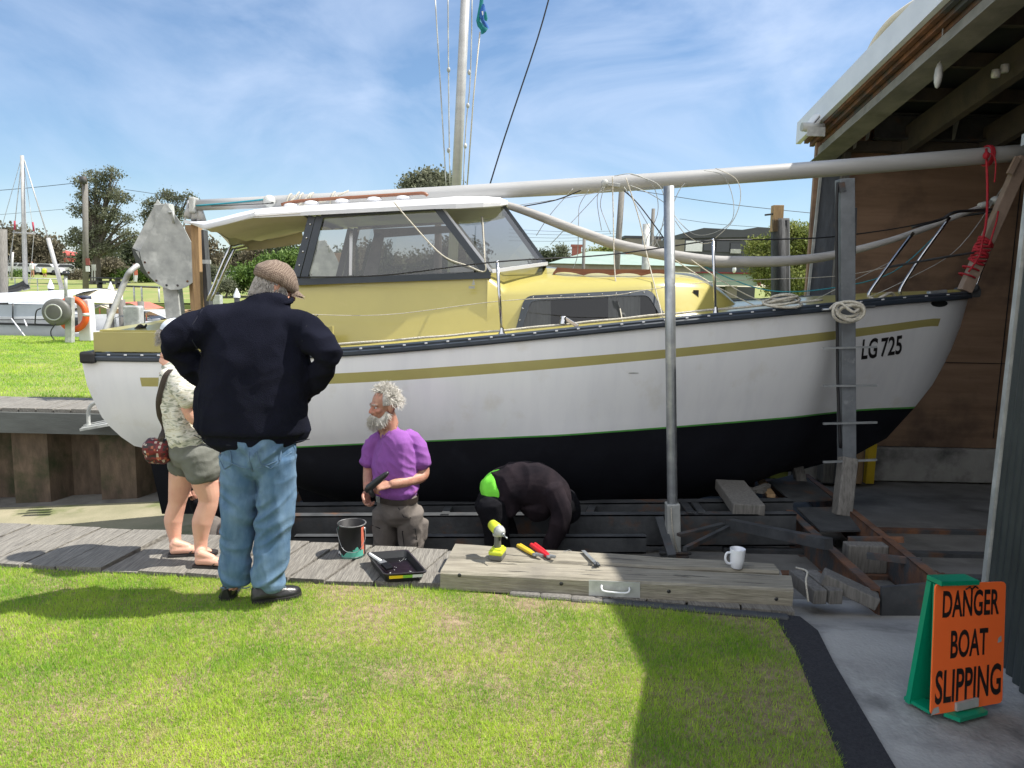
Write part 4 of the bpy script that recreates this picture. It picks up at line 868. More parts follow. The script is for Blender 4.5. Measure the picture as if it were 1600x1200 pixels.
# far curtain drop and near flap
cz = [(355, 345, 7.0), (380, 400, 8.2), (395, 413, 8.2), (430, 409, 8.2), (470, 401, 8.2)]
r1 = [at(320, 359, 6.5), at(336, 356, 6.8), at(372, 349, 7.2), at(420, 345, 7.8), at(475, 342, 8.15)]
r2 = [at(338, 362, 6.8), at(352, 368, 7.2), at(374, 373, 8.0), at(420, 367, 8.15), at(472, 361, 8.15)]
r3 = [at(356, 374, 7.0), at(363, 388, 7.5), at(380, 392, 8.0), at(430, 387, 8.15), at(475, 380, 8.15)]
mb = MB(); mb.grid([smooth_path(r1, 4), smooth_path(r2, 4), smooth_path(r3, 4)]); obj('canopy_side', mb, mt['canvas'], boat)
for i, (a, b_) in enumerate((((324, 470, 7.2), (356, 394, 7.2)), ((330, 470, 7.6), (362, 398, 7.6)))):
    mb = MB(); P_ = [at(*a), at(*b_), at(b_[0] + 10, b_[1] - 9, b_[2] + .1), at(b_[0] + 24, b_[1] - 12, b_[2] + .3)]; mb.tube(smooth_path(P_, 5), .014, seg=8); obj('canopy_hoop', mb, mt['chrome'], boat)
# ---------------- forward cabin trunk
st = [ # px at edge, y bottom, y side-top edge, y crown(outline), Yb, Ye
 (762, 530, 433, 418, 6.42, 6.50), (786, 527, 456, 418, 6.42, 6.50), (850, 520, 454, 416, 6.42, 6.52), (900, 514, 451, 421, 6.42, 6.54), (960, 509, 447, 424, 6.42, 6.56), (1020, 503, 443, 425, 6.44, 6.60),
 (1060, 499, 443, 424, 6.50, 6.68), (1100, 496, 448, 427, 6.62, 6.80), (1130, 494, 462, 446, 6.80, 6.92), (1152, 491, 480, 469, 6.98, 7.06), (1166, 489, 489, 486, 7.12, 7.18)]
rows = []
for px, yb, ye, yc, Yb, Ye in st:
    a = at(px, yb, Yb); e_ = at(px, ye, Ye); c = at(px, yc, YC - .0); x = e_.x
    a = V(x, Yb, a.z - .01); cz_ = max(c.z, e_.z + .01); d = Ye - YC
    half = [a, V(x, Yb*.6 + Ye*.4, a.z*.6 + e_.z*.4), V(x, Ye - .012, e_.z - .03), V(x, Ye + .02, e_.z + .012), V(x, Ye - d*.22, e_.z + (cz_-e_.z)*.45), V(x, Ye - d*.5, e_.z + (cz_-e_.z)*.8), V(x, Ye - d*.78, e_.z + (cz_-e_.z)*.96)]
    rows.append(half + [V(x, YC, cz_)] + [V(p.x, 2*YC - p.y, p.z) for p in half[::-1]])
def refine(rows, n=5):
    out = [[] for _ in range((len(rows)-1)*n + 1)]
    for k in range(len(rows[0])):
        for i, p in enumerate(smooth_path([r_[k] for r_ in rows], n)): out[i].append(p)
    return out
rws = [[p for p in rows[0]]] + refine(rows[1:], 5)
trunk = MB(); trunk.grid(rws); trunk_bvh = bvh_of(trunk); trunk_o = obj('cabin_trunk', trunk, mt['yellow'], boat)
# side window of the cabin
def rounded(pts, r_, n=5):
    out = []
    for i in range(len(pts)):
        p0, p1, p2 = [np.array(pts[(i+k) % len(pts)], float) for k in (-1, 0, 1)]
        a = p1 + (p0-p1)/np.linalg.norm(p0-p1)*r_; b_ = p1 + (p2-p1)/np.linalg.norm(p2-p1)*r_
        for k in range(n+1):
            t_ = k/n; out.append(tuple((1-t_)**2*a + 2*t_*(1-t_)*p1 + t_*t_*b_))
    return out
def px_drape(bv, pts, off): # project pixel polygon onto bvh along view rays
    out = []
    for px, py in pts:
        d = ray(px, py).normalized(); h = bv.ray_cast(V(0, 0, EYE), d); q = h[0] if h[0] is not None else at(px, py, 6.44)
        out.append(V(q.x, q.y, q.z) + V(0, -off, 0))
    return out
oq = rounded([(803, 524), (820, 462), (1018, 452), (1043, 503)], 14); iq = rounded([(815, 516), (829, 470), (1012, 461), (1033, 497)], 9)
O3 = px_drape(trunk_bvh, oq, .028); I3 = px_drape(trunk_bvh, iq, .030); n = len(O3); I4 = px_drape(trunk_bvh, iq, .020); O4 = px_drape(trunk_bvh, oq, -.004)
mb = MB(); mb.grid([O4, O3, I3, I4], smooth=False, closed=True); cw = obj('cabin_window', mb, mt['navy_rail'], boat)
def wgrid(x0, x1, off, ripple=0.0):
    rows = []
    for k in range(5):
        row = []
        for x in np.arange(x0, x1 + .1, 2.5):
            yt = 470.5 - (x-829)*.049; yb_ = 516 - (x-815)*.087
            if x < 829: yt = 470.5 + (829-x)*3.0
            if x > 1012: yt = 461.5 + (x-1012)*1.7
            row.append(px_drape(trunk_bvh, [(x, yt + (yb_-yt)*k/4)], off + ripple*math.sin(x*.9))[0])
        rows.append(row)
    m_ = MB(); m_.grid(rows); return m_
obj('pane', wgrid(816, 1032, .022), mt['darkglass'], cw)
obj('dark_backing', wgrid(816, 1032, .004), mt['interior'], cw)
for (xa, xb) in ((818, 862), (950, 1000)):
    obj('curtain', wgrid(xa, xb, .012, .0025), mt['curtain'], cw)
for (x, y) in [(833+i*21.5, 464.5 - i*1.0) for i in range(9)] + [(815 + i*22.5, 520 - i*1.9) for i in range(10)] + [(1028, 470), (1036, 487), (812, 500), (817, 482)]:
    p = px_drape(trunk_bvh, [(x, y)], .031)[0]; mb = MB(); mb.ell(p, (.006, .004, .006), 8, 5); obj('stud', mb, mt['chrome'], cw)
p = px_drape(trunk_bvh, [(1087, 459)], .006)[0]; mb = MB()
for dx in (-.022, .022): mb.box(p + V(dx, 0, 0), (.005, .006, .06))
for dz in (-.03, 0, .03): mb.box(p + V(0, 0, dz), (.045, .006, .005))
mb.box(p + V(0, .004, 0), (.045, .004, .06), 0); obj('vent_badge', mb, mt['darksteel'], boat)
p = at(737, 449, 6.40); mb = MB(); mb.box(p, (.05, .006, .02)); mb.prism([p + V(0, 0, .02), p + V(.03, 0, .02), p + V(.015, 0, .07)], (0, .005, 0)); obj('small_badge', mb, mt['galv_dull'], boat)
# teak handrail on trunk
def trunk_top(px, py_, Y):
    x = at(px, py_, Y).x; h = trunk_bvh.ray_cast(V(x, Y, 4), V(0, 0, -1)); return h[0] if h[0] is not None else at(px, py_, Y)
for sgn, Yh in ((1, 6.82), (-1, 2*YC - 6.82)):
    mb = MB(); pts = [trunk_top(px, 430, Yh) for px in range(864, 1056, 6)]
    if sgn < 0: pts = [V(p.x, Yh, p.z) for p in pts]
    rows = []
    n_ = len(pts)
    for i, p in enumerate(pts):
        f_ = i/(n_-1); arch = 0 if (f_ < .03 or f_ > .97) else (.036*abs(math.sin(f_*math.pi*4))**.45); e = .03 if f_ in (0, 1) else 0
        tp = .062 - (.05 if i in (0, n_-1) else 0); rows.append([p + V(0, -.012, arch - .008), p + V(0, .012, arch - .008), p + V(0, .012, tp), p + V(0, -.012, tp)])
    mb.grid(rows, smooth=False, closed=True); obj('handrail', mb, mt['teak'], boat)
mb = MB(); rows = [[at(1000 + i*13, 421 - 4*math.sin(i/6*math.pi) , YC + .3*k) for k in range(3)] for i in range(-3, 7)]; mb.grid(rows)
obj('hatch_cover', mb, M('blue_cover', (.05, .10, .22), rough=.7), boat)
# winch on side deck
mb = MB(); p = sheer_at(880, .06, -.05); mb.lathe(p, [(.03, 0), (.028, .03), (.02, .04), (.028, .06), (.001, .062)], 12); mb.bar(p + V(0, 0, .05), p + V(.12, 0, -.02), .02, .03, bev=.004); obj('winch', mb, mt['chrome'], boat)
# stanchions
tops = []
for px, y0, y1, Yx in ((783, 525, 409, .06), (1117, 492, 375, .06)):
    b_ = sheer_at(px + 1, .03, -Yx); tp = at(px - (6 if px < 900 else 3), y1, b_.y); mb = MB(); mb.tube([b_, tp], .0125, seg=8); mb.lathe(b_ - V(0, 0, .005), [(.03, 0), (.02, .02), (.014, .05)], 10); mb.ell(tp, (.014, .014, .014), 8, 6); obj('stanchion', mb, mt['chrome'], boat); tops.append(tp)
    mids = b_.lerp(tp, .5)
def wire(nm, pts, r_, m, par=boat, n=6, **k): mb = MB(); mb.tube(smooth_path(pts, n), r_, seg=5); return obj(nm, mb, m, par, **k)
wire('lifeline', [at(462, 433, 6.5), at(600, 430, 6.3), tops[0], at(950, 398, 6.3), tops[1]], .006, mt['blackrubber'])
wire('lifeline', [tops[1], at(1210, 374, 6.4), at(1300, 370, 6.55), at(1400, 357, 6.8), at(1483, 340, 7.0)], .006, mt['blackrubber'])
wire('lifeline', [at(455, 490, 6.35), at(600, 492, 6.25), at(786, 470, 6.15), at(950, 462, 6.2), at(1010, 453, 6.2), at(1118, 440, 6.35), at(1300, 432, 6.6), at(1385, 418, 6.8)], .003, mt['rope'])
wire('window_cord', [at(615, 315, 6.4), at(640, 345, 6.42), at(690, 398, 6.38), at(730, 415, 6.36), at(757, 424, 6.4), at(757, 400, 6.42), at(754, 340, 6.6)], .006, mt['rope'])
# pulpit
def pip(nm, pts, r_=.0135, m='chrome', n=5): mb = MB(); mb.tube(smooth_path([at(*p) for p in pts], n), r_, seg=10); return obj(nm, mb, mt[m], boat)
pip('pulpit_rail', [(1425, 355, 7.0), (1470, 343, 7.0), (1490, 332, 7.0), (1520, 329, 7.1), (1560, 327, 7.3), (1575, 326, 7.35), (1560, 329, 7.55), (1500, 338, 7.7)], m='blackrubber')
pip('pulpit_rail', [(1385, 418, 6.9), (1440, 408, 6.95), (1500, 398, 7.1), (1545, 392, 7.3)], .011, 'darksteel')
pip('pulpit_leg', [(1357, 462, 6.75), (1362, 452, 6.76), (1392, 410, 6.85), (1427, 364, 7.0)])
pip('pulpit_leg', [(1407, 460, 6.95), (1409, 448, 6.95), (1440, 400, 7.0), (1484, 340, 7.05)])
pip('pulpit_leg', [(1525, 448, 7.3), (1535, 420, 7.3), (1573, 330, 7.35)], .011)
mb = MB(); mb.bar(at(1450, 458, 7.0), at(1478, 455, 7.0), .06, .03, bev=.008); obj('bow_cleat', mb, mt['steel'], boat)
mb = MB(); mb.box(at(1511, 457, 7.3), (.2, .14, .09), bev=.02); mb.lathe(at(1520, 450, 7.22), [(.001, 0), (.035, 0), (.02, .02), (.035, .05), (.001, .05)], 12, axis=(0, -1, 0)); obj('bow_fitting', mb, mt['darksteel'], boat)
# hawse plate, registration, scuffs: laid on the hull
def hull_pt(px, py, off=.003):
    d = ray(px, py).normalized(); h = hull_bvh.ray_cast(V(0, 0, EYE), d)
    if h[0] is None: return at(px, py, 7.0)
    nn = h[1] if h[1].y < 0 else -h[1]; return h[0] + nn*off
mb = MB(); pts = [hull_pt(1467 + 13*math.cos(a), 474 + 5.5*math.sin(a), .006) for a in np.linspace(0, 2*math.pi, 17)[:-1]]; mb.add(pts, [tuple(range(16))]); mb.prism(pts, (0, .012, 0)); obj('hawse_plate', mb, mt['black'], boat)
def hull_text(txt, x0, x1, y0l, y0r, hl, shear):
    m_ = text_mb(txt, (0, 0, 0), (1, 0, 0), (0, 1, 0), 1, 1, 0); bm = bmesh.new(); vs_ = [bm.verts.new(v) for v in m_.v]
    for f in m_.f:
        try: bm.faces.new([vs_[i] for i in f])
        except ValueError: pass
    bm.verts.index_update(); out = MB()
    pts = [hull_pt(x0 + (x1-x0)*v.co.x + shear*v.co.y, (y0l + (y0r-y0l)*v.co.x) - hl*v.co.y, .004) for v in bm.verts]
    out.add(pts, [[v.index for v in f.verts] for f in bm.faces]); bm.free(); return out
obj('registration_letters', hull_text('LG', 1345, 1369, 562, 559, 32, 3), mt['letter'], boat)
obj('registration_numbers', hull_text('725', 1375, 1408, 558, 553, 30, 2), mt['letter'], boat)
mb = MB(); pts = [hull_pt(990 + 9*math.cos(a), 583 + 1.2*math.sin(a), .002) for a in np.linspace(0, 2*math.pi, 9)[:-1]]; mb.add(pts, [tuple(range(8))]); obj('scuff_mark', mb, mt['galv_dull'], boat)
# ---------------- rope knot at the post
c = at(1322, 487, 6.1); mb = MB()
for k in range(5):
    rr = .062 + .012*k; ph = k*1.1; mb.tube([c + V(rr*math.cos(a)*1.15 + .02*math.sin(k), -.04 - .012*k*.5 + .02*math.sin(2*a+ph), rr*math.sin(a)*.75 + .01*math.cos(k*2)) for a in np.linspace(ph, ph + 6.28, 20)], .012, seg=6, caps=False)
mb.tube(smooth_path([c + V(.1, -.03, .05), c + V(.02, -.09, 0), c + V(-.08, -.05, .07), c + V(-.13, 0, .02)], 5), .013, seg=6)
obj('rope_knot', mb, mt['rope'], loc=c, label='coiled pale mooring rope knotted around the square upright at rail height', cat='rope')
mb = MB(); mb.tube(smooth_path([at(1355, 462, 6.7), at(1368, 468, 6.68), at(1380, 463, 6.7), at(1392, 458, 6.8), at(1400, 466, 6.85)], 5), .014, seg=6); obj('deck_line', mb, mt['rope'], loc=at(1380, 463, 6.7), label='short loose pale rope lying at the feet of the bow rail', cat='rope')
mb = MB(); mb.tube([at(1285, 484, 6.12), at(1367, 479, 6.2)], .01, seg=6); obj('lashing_bar', mb, mt['steel'], loc=at(1285, 484, 6.12), label='thin steel bar behind the knotted mooring rope', cat='bar')
mb = MB()
for k in range(4): c = at(1222, 478, 6.3); mb.tube([c + V(.16*math.cos(a)*(1-.12*k), .08*math.sin(a), .015*k + .03*math.sin(a+k) + .02) for a in np.linspace(0, 6.1, 14)], .012, seg=5)
obj('rope_coil', mb, mt['rope'], loc=at(1222, 478, 6.3), label='flat coil of pale rope on the foredeck left of the shed corner', cat='rope')

# ================================================================== SPARS
t = thing('lowered_mast', 'long cream alloy mast lying level above the boat from stern into the shed', 'mast', at(305, 320, YC))
m0 = at(300, 321, YC); m1 = at(1640, 235, YC); mb = MB(); n = 16
mb.tube([m0.lerp(m1, k/n) + V(0, 0, -.05*math.sin(math.pi*k/n)) for k in range(n+1)], [.047 + .024*min(1, 2.2*k/n) for k in range(n+1)], seg=20, flat=1.08); obj('mast_tube', mb, mt['mast'], t)
def mpt(px, dy=0., dz=0.):
    f_ = (px - 300)/1340; 
    lo, hi = 0, 1
    for _ in range(30):
        m_ = (lo+hi)/2; q = m0.lerp(m1, m_); v = q - V(0, 0, EYE); x_ = 800 + FPX*v.dot(cR)/v.dot(cF)
        if x_ < px: lo = m_
        else: hi = m_
    q = m0.lerp(m1, lo) + V(0, 0, -.05*math.sin(math.pi*lo)); return q + V(0, dy, dz)
q = mpt(424, -.06); mb = MB(); mb.lathe(q, [(.001, -.03), (.055, -.03), (.055, -.02), (.04, -.015), (.04, .015), (.055, .02), (.055, .03), (.001, .03)], 18, axis=(.3, -1, 0)); obj('furling_drum', mb, mt['galv_dull'], t)
mb = MB(); q = mpt(944, -.07, -.0); mb.bar(q, q + V(.14, -.02, -.02), .03, .035, bev=.006); mb.ell(q, (.035, .03, .04), 10, 8); obj('spreader_bracket', mb, mt['galv_dull'], t)
mb = MB(); q = m0; mb.box(q + V(.02, 0, 0), (.06, .12, .15), bev=.015); mb.stick(q + V(-.03, 0, .02), q + V(-.08, -.02, -.2), .008); obj('mast_head', mb, mt['galv_dull'], t)
def wloop(pts, r_=.0035, m='galv_dull', Y=YC-.1, nm='rigging_wire'): mb = MB(); mb.tube(smooth_path([at(p[0], p[1], p[2] if len(p) > 2 else Y) for p in pts], 8), r_, seg=5); return obj(nm, mb, mt[m], t)
wloop([(942, 292), (934, 305), (934, 325), (940, 360)]); wloop([(944, 292), (938, 320), (946, 345), (954, 365)])
wloop([(975, 292), (1000, 330), (1025, 375), (1040, 410)]); wloop([(960, 275), (990, 272), (1020, 290), (1028, 330), (1012, 370), (1005, 395)]); wloop([(985, 272), (1030, 290), (1038, 330), (1028, 375), (1015, 390)])
wloop([(1100, 266), (1130, 275), (1145, 310), (1143, 345), (1115, 364), (1085, 366), (1060, 345), (1042, 320), (1010, 300), (985, 290)])
wloop([(1118, 263), (1150, 280), (1157, 310), (1145, 345), (1118, 372)], m='rope')
wloop([(1055, 345), (1070, 365), (1095, 380), (1115, 378)], m='rope')
wloop([(1070, 287), (1060, 300), (1040, 345), (1010, 392)]); wloop([(895, 295), (860, 335), (838, 368)]); wloop([(940, 297), (900, 340), (860, 382)]); wloop([(920, 297), (906, 320), (904, 345), (902, 400), (893, 424)])
wloop([(975, 298), (1000, 322), (1045, 383)], .006, 'blackrubber'); wloop([(955, 297), (880, 310), (800, 322)], .003)
wloop([(908, 297), (870, 312), (820, 322), (790, 327)], .006, 'blackrubber')
wloop([(957, 276, 6.9), (958, 330, 6.9), (961, 430, 6.7), (973, 505, 6.35)], .0055, 'rope', nm='halyard'); wloop([(978, 278, 6.9), (998, 340, 6.9), (1010, 395, 6.8), (1036, 498, 6.35)], .0055, 'rope', nm='halyard')
wloop([(330, 322), (420, 318), (424, 316)], .004, 'blackrubber'); 
mb = MB(); mb.tube(smooth_path([mpt(310, -.055, -.01), mpt(360, -.056, 0), mpt(420, -.062, .02)], 4), .008, seg=6); obj('teal_line', mb, M('teal_rope', (.02, .25, .32), rough=.7), t)
mb = MB()
for px in (452, 470, 486, 520):
    q = mpt(px); mb.tube([q + V(.02*math.sin(a), .066*math.cos(a), .068*math.sin(a)) for a in np.linspace(0, 6.3, 14)], .008, seg=5, caps=False)
for a_, b_ in (((440, 322), (468, 300)), ((450, 330), (486, 302)), ((470, 322), (545, 298)), ((445, 318), (475, 330))): mb.tube(smooth_path([at(*a_, 7.15), at((a_[0]+b_[0])/2, (a_[1]+b_[1])/2 + 4, 7.15), at(*b_, 7.2)], 3), .009, seg=5)
obj('lashing', mb, mt['rope'], t)
# rolled grey sail tube sagging beneath the mast
fp_ = [(790, 320, 7.2), (830, 333, 7.2), (900, 360, 7.15), (970, 384, 7.1), (1045, 399, 7.05), (1110, 408, 7.0), (1170, 409, 7.0), (1240, 407, 7.0), (1305, 398, 7.05), (1380, 379, 7.1), (1440, 359, 7.2), (1500, 336, 7.25), (1548, 317, 7.3)]
P_ = smooth_path([at(*p) for p in fp_], 6); n = len(P_)
mb = MB(); mb.tube(P_, [(.028 + .026*math.sin(math.pi*min(1, (k+3)/n*1.25)) if k/n < .8 else .03 - .012*(k/n-.8)/.2) for k in range(n)], seg=12)
obj('furled_sail_tube', mb, mt['furl'], loc=P_[n//2], label='long grey rolled sail tube sagging below the lowered mast', cat='furled sail')
mb = MB(); q = at(1556, 313, 7.3); mb.ell(q, (.05, .045, .04), 12, 8); mb.stick(P_[-1], at(1530, 322, 7.28), .028); obj('furler_fitting', mb, mt['galv_dull'], loc=q, label='round pale fitting at the bow end of the grey sail tube', cat='fitting')
# crutch at the bow
t2 = thing('bow_crutch', 'raked pale timber crutch holding the mast up above the bow', 'crutch', at(1508, 450, 7.25))
mb = MB(); mb.bar(at(1507, 455, 7.2), at(1600, 246, 7.2), .11, .08, up=(0, -1, 0), bev=.006); obj('timber_leg', mb, mt['crutch'], t2)
mb = MB(); mb.bar(at(1577, 272, 7.14), at(1590, 246, 7.14), .05, .03, up=(0, -1, 0)); obj('cleat_block', mb, mt['crutch'], t2); mb = MB(); mb.bar(at(1584, 276, 7.45), at(1560, 320, 7.45), .04, .03, up=(0, -1, 0)); obj('cleat_block', mb, mt['crutch'], t2)
t2 = thing('red_rope_lashing', 'bright red rope tied from the mast down around the timber crutch', 'rope', at(1535, 380, 7.1))
mb = MB(); mb.tube(smooth_path([at(1541, 232, 7.2), at(1543, 300, 7.14), at(1541, 345, 7.1), at(1536, 372, 7.1)], 5), .011, seg=6); mb.tube(smooth_path([at(1541, 240, 7.15), at(1552, 242, 7.12), at(1556, 258, 7.12), at(1554, 285, 7.12)], 5), .007, seg=6); obj('hanging_line', mb, mt['rope_red'], t2)
q = mpt(1541); mb = MB()
for k in range(3): mb.tube([q + V(.012*k, .09*math.cos(a), .09*math.sin(a)) for a in np.linspace(0, 6.3, 16)], .01, seg=6, caps=False)
mb.ell(at(1541, 243, 7.15), (.03, .03, .035), 8, 6); obj('mast_hitch', mb, mt['rope_red'], t2)
mb = MB(); d = (at(1600, 246, 7.2) - at(1507, 455, 7.2)).normalized(); u_ = V(d.z, 0, -d.x)
for k in range(12):
    c = at(1533, 393, 7.2) + d*(.018*k - .1); r1_ = .066 + .006*math.sin(k*1.7); mb.tube([c + u_*r1_*math.cos(a) + V(0, .058*math.sin(a), 0) + d*.022*math.sin(a+k) for a in np.linspace(0, 6.3, 14)], .0135, seg=6, caps=False)
for c_ in ((1511, 431), (1517, 420)):
    c = at(*c_, 7.2); mb.tube([c + u_*.075*math.cos(a) + V(0, .06*math.sin(a), 0) for a in np.linspace(0, 6.3, 12)], .009, seg=6, caps=False)
mb.tube(smooth_path([at(1536, 372, 7.08), at(1530, 400, 7.08), at(1513, 425, 7.1)], 4), .009, seg=5); mb.tube(smooth_path([at(1545, 385, 7.08), at(1556, 350, 7.08), at(1560, 330, 7.1)], 4), .008, seg=5)
obj('wrapping', mb, mt['rope_red'], t2)
# deck lines running to the bow
t2 = thing('teal_deck_lines', 'slack teal and pale lines running from the cabin front to the foredeck', 'rope', at(1100, 430, 6.9))
for k, (pts, m_) in enumerate((([(1080, 406, 6.9), (1130, 440, 6.9), (1190, 470, 6.8), (1255, 476, 6.7)], 'rope'), ([(1080, 405, 7.0), (1140, 435, 7.0), (1210, 455, 6.9), (1300, 450, 6.9), (1395, 425, 7.0), (1470, 360, 7.2)], 'teal'), ([(1045, 400, 7.0), (1115, 445, 6.9), (1180, 478, 6.8)], 'rope'), ([(1260, 475, 6.8), (1330, 440, 6.9), (1400, 405, 7.0)], 'galv_dull'), ([(1335, 475, 6.9), (1420, 435, 7.0), (1500, 385, 7.2), (1575, 280, 7.3)], 'galv_dull'))):
    mb = MB(); mb.tube(smooth_path([at(*p) for p in pts], 6), .0035 if m_ == 'galv_dull' else .005, seg=5); obj('line', mb, bpy.data.materials['teal_rope'] if m_ == 'teal' else mt[m_], t2)
# ================================================================== PEOPLE
def wob(sx, sy, sz, amp, seed=0.0):
    def f(p, n):
        q = Vector((p.x*sx + seed, p.y*sy + seed*.7, p.z*sz)); v = noise.noise(q); v2 = noise.noise(q*2.3 + Vector((5, 1, 2)))
        r_ = 1 - abs(v)*2.2
        return amp*(.8*r_ - .4 + .5*v2)
    return f
def capsule(mb, pts, rad, flat=1.0, up=None, seg=18, n=6):
    """closed tapered limb with rounded ends"""
    P = smooth_path(pts, n) if len(pts) > 2 else [Vector(pts[0]).lerp(Vector(pts[1]), k/n) for k in range(n+1)]
    m = len(pts); R_ = [float(np.interp(i/(len(P)-1)*(m-1), range(m), rad)) for i in range(len(P))]
    F_ = [float(np.interp(i/(len(P)-1)*(m-1), range(m), flat)) for i in range(len(P))] if hasattr(flat, '__len__') else [flat]*len(P)
    d0 = (P[0]-P[1]).normalized(); d1 = (P[-1]-P[-2]).normalized()
    PP = [P[0] + d0*R_[0]*.5, P[0] + d0*R_[0]*.3] + P + [P[-1] + d1*R_[-1]*.3, P[-1] + d1*R_[-1]*.5]
    RR = [R_[0]*.45, R_[0]*.8] + R_ + [R_[-1]*.8, R_[-1]*.45]; FF = [F_[0]]*2 + F_ + [F_[-1]]*2
    mb.tube(PP, RR, seg=seg, flat=FF, up=up); return mb
def frame(fwd, up=(0, 0, 1)):
    f = Vector(fwd).normalized(); u = Vector(up); u = (u - f*u.dot(f)).normalized(); r_ = f.cross(u); return f, r_, u
def head_shapes(mb, c, fwd, up, s=1.0):
    f, r_, u = frame(fwd, up); c = Vector(c); M3 = Matrix((r_, f, u)).transposed()
    P = lambda x, y, z: c + (r_*x + f*y + u*z)*s
    mb.ell(P(0, -.012, .03), (.076*s, .095*s, .088*s), 20, 14, rot=M3)         # skull
    mb.ell(P(0, .02, -.035), (.060*s, .072*s, .075*s), 18, 12, rot=M3)          # face
    mb.ell(P(0, .052, -.088), (.032*s, .030*s, .026*s), 12, 8, rot=M3)          # chin
    mb.ell(P(0, .078, .018), (.048*s, .016*s, .014*s), 12, 8, rot=M3)           # brow
    capsule(mb, [P(0, .086, .008), P(0, .102, -.024), P(0, .106, -.034)], [.009*s, .013*s, .015*s], seg=10, n=3)   # nose
    for sx in (-1, 1):
        mb.ell(P(.013*sx, .096, -.036), (.009*s, .010*s, .008*s), 8, 6, rot=M3)
        mb.ell(P(.040*sx, .062, -.022), (.022*s, .022*s, .018*s), 10, 8, rot=M3)  # cheek
        mb.ell(P(.078*sx, -.012, -.012), (.010*s, .020*s, .032*s), 10, 8, rot=M3 @ Matrix.Rotation(.25*sx, 3, 'Z'))  # ear
    mb.ell(P(0, .086, -.056), (.024*s, .012*s, .006*s), 10, 6, rot=M3); mb.ell(P(0, .084, -.068), (.021*s, .012*s, .007*s), 10, 6, rot=M3)
    return P, M3
def hand(mb, w_, d, n, s=1.0, curl=.6, thumb=1, spread=1.0):
    """w_ wrist, d direction to knuckles, n palm normal (fingers curl towards n), thumb side sign along d x n"""
    d = Vector(d).normalized(); n = Vector(n); n = (n - d*n.dot(d)).normalized(); x = d.cross(n)*thumb; w_ = Vector(w_)
    capsule(mb, [w_ - d*.01, w_ + d*.035*s, w_ + d*.085*s], [.027*s, .036*s, .041*s], flat=.42, up=tuple(n), seg=14, n=3)
    for i, (off, ln, r_) in enumerate(((.030, .072, .0088), (.010, .080, .0092), (-.011, .075, .0088), (-.031, .058, .0078))):
        b = w_ + d*(.084 - abs(off)*.25)*s + x*off*s*spread; pts = [b - d*.02*s, b]; ang = 0; cur = b
        for k, fr_ in enumerate((.42, .32, .26)):
            ang += curl*(1.0 if k else .75)*(1 + .08*i); dd_ = d*math.cos(ang) + n*math.sin(ang) + x*off*1.2*(1 if k == 0 else .3); cur = cur + dd_.normalized()*ln*fr_*s; pts.append(cur)
        capsule(mb, pts, [r_*1.1*s, r_*1.1*s, r_*s, r_*.95*s, r_*.8*s], seg=8, n=3)
    b = w_ + d*.028*s + x*.028*s; t1 = b + (x*.75 + d*.6 + n*.25).normalized()*.035*s; t2 = t1 + (x*.25 + d*.8 + n*.55).normalized()*.03*s; t3 = t2 + (d*.8 + n*.6 - x*.15).normalized()*.024*s
    capsule(mb, [b - x*.015*s, b, t1, t2, t3], [.016*s, .014*s, .0115*s, .0105*s, .0085*s], seg=8, n=3)
def strands(mb, pts_dirs, ln, r_, curl=.3, grav=.4, seg=4, k=5):
    for p, d in pts_dirs:
        p = Vector(p); d = Vector(d).normalized(); L_ = ln*random.uniform(.6, 1.3); pts = [p]; w_ = Vector((random.gauss(0, 1), random.gauss(0, 1), random.gauss(0, 1)))*curl
        for i in range(k):
            d = (d + w_/k + Vector((0, 0, -grav/k))).normalized(); pts.append(pts[-1] + d*L_/k)
        mb.tube(pts, [r_*(1 - .75*i/k) for i in range(k+1)], seg=seg, caps=False)
def tuck(mbx, covers, margin=.006, thr=.62, keep=()):
    """push the body inside the clothes wherever it would poke through them"""
    bvs = [BVHTree.FromPolygons([Vector(p) for p in c.v], c.f) for c in covers]
    bm = bmesh.new(); vs_ = [bm.verts.new(v) for v in mbx.v]
    for f in mbx.f: bm.faces.new([vs_[i] for i in f])
    bm.normal_update()
    for v in bm.verts:
        if any((v.co - k_[0]).length < k_[1] for k_ in keep): continue
        for _ in range(2):
            for b in bvs:
                loc, n_, idx, d_ = b.find_nearest(v.co, .07)
                if loc is None: continue
                sg = (v.co - loc).dot(n_)
                if sg > -margin and v.normal.dot(n_) > thr: v.co = loc - n_*margin
    for i, v in enumerate(bm.verts): mbx.v[i] = v.co[:]
    bm.free(); return mbx
def closed(mbx):
    """outward normals for a cover"""
    bm = bmesh.new(); vs_ = [bm.verts.new(v) for v in mbx.v]
    for f in mbx.f:
        try: bm.faces.new([vs_[i] for i in f])
        except ValueError: pass
    bmesh.ops.recalc_face_normals(bm, faces=bm.faces[:]); bm.verts.index_update(); r_ = MB(); r_.v = [v.co[:] for v in bm.verts]; r_.f = [tuple(v.index for v in f.verts) for f in bm.faces]; bm.free(); return r_
def fit(o, covers, **k):
    """tuck an already linked body object"""
    m_ = MB(); og = ORG[o.name]; m_.v = [tuple(v.co + og) for v in o.data.vertices]; m_.f = [tuple(p.vertices) for p in o.data.polygons]
    tuck(m_, [closed(c) for c in covers], **k)
    for i, v in enumerate(o.data.vertices): v.co = Vector(m_.v[i]) - og

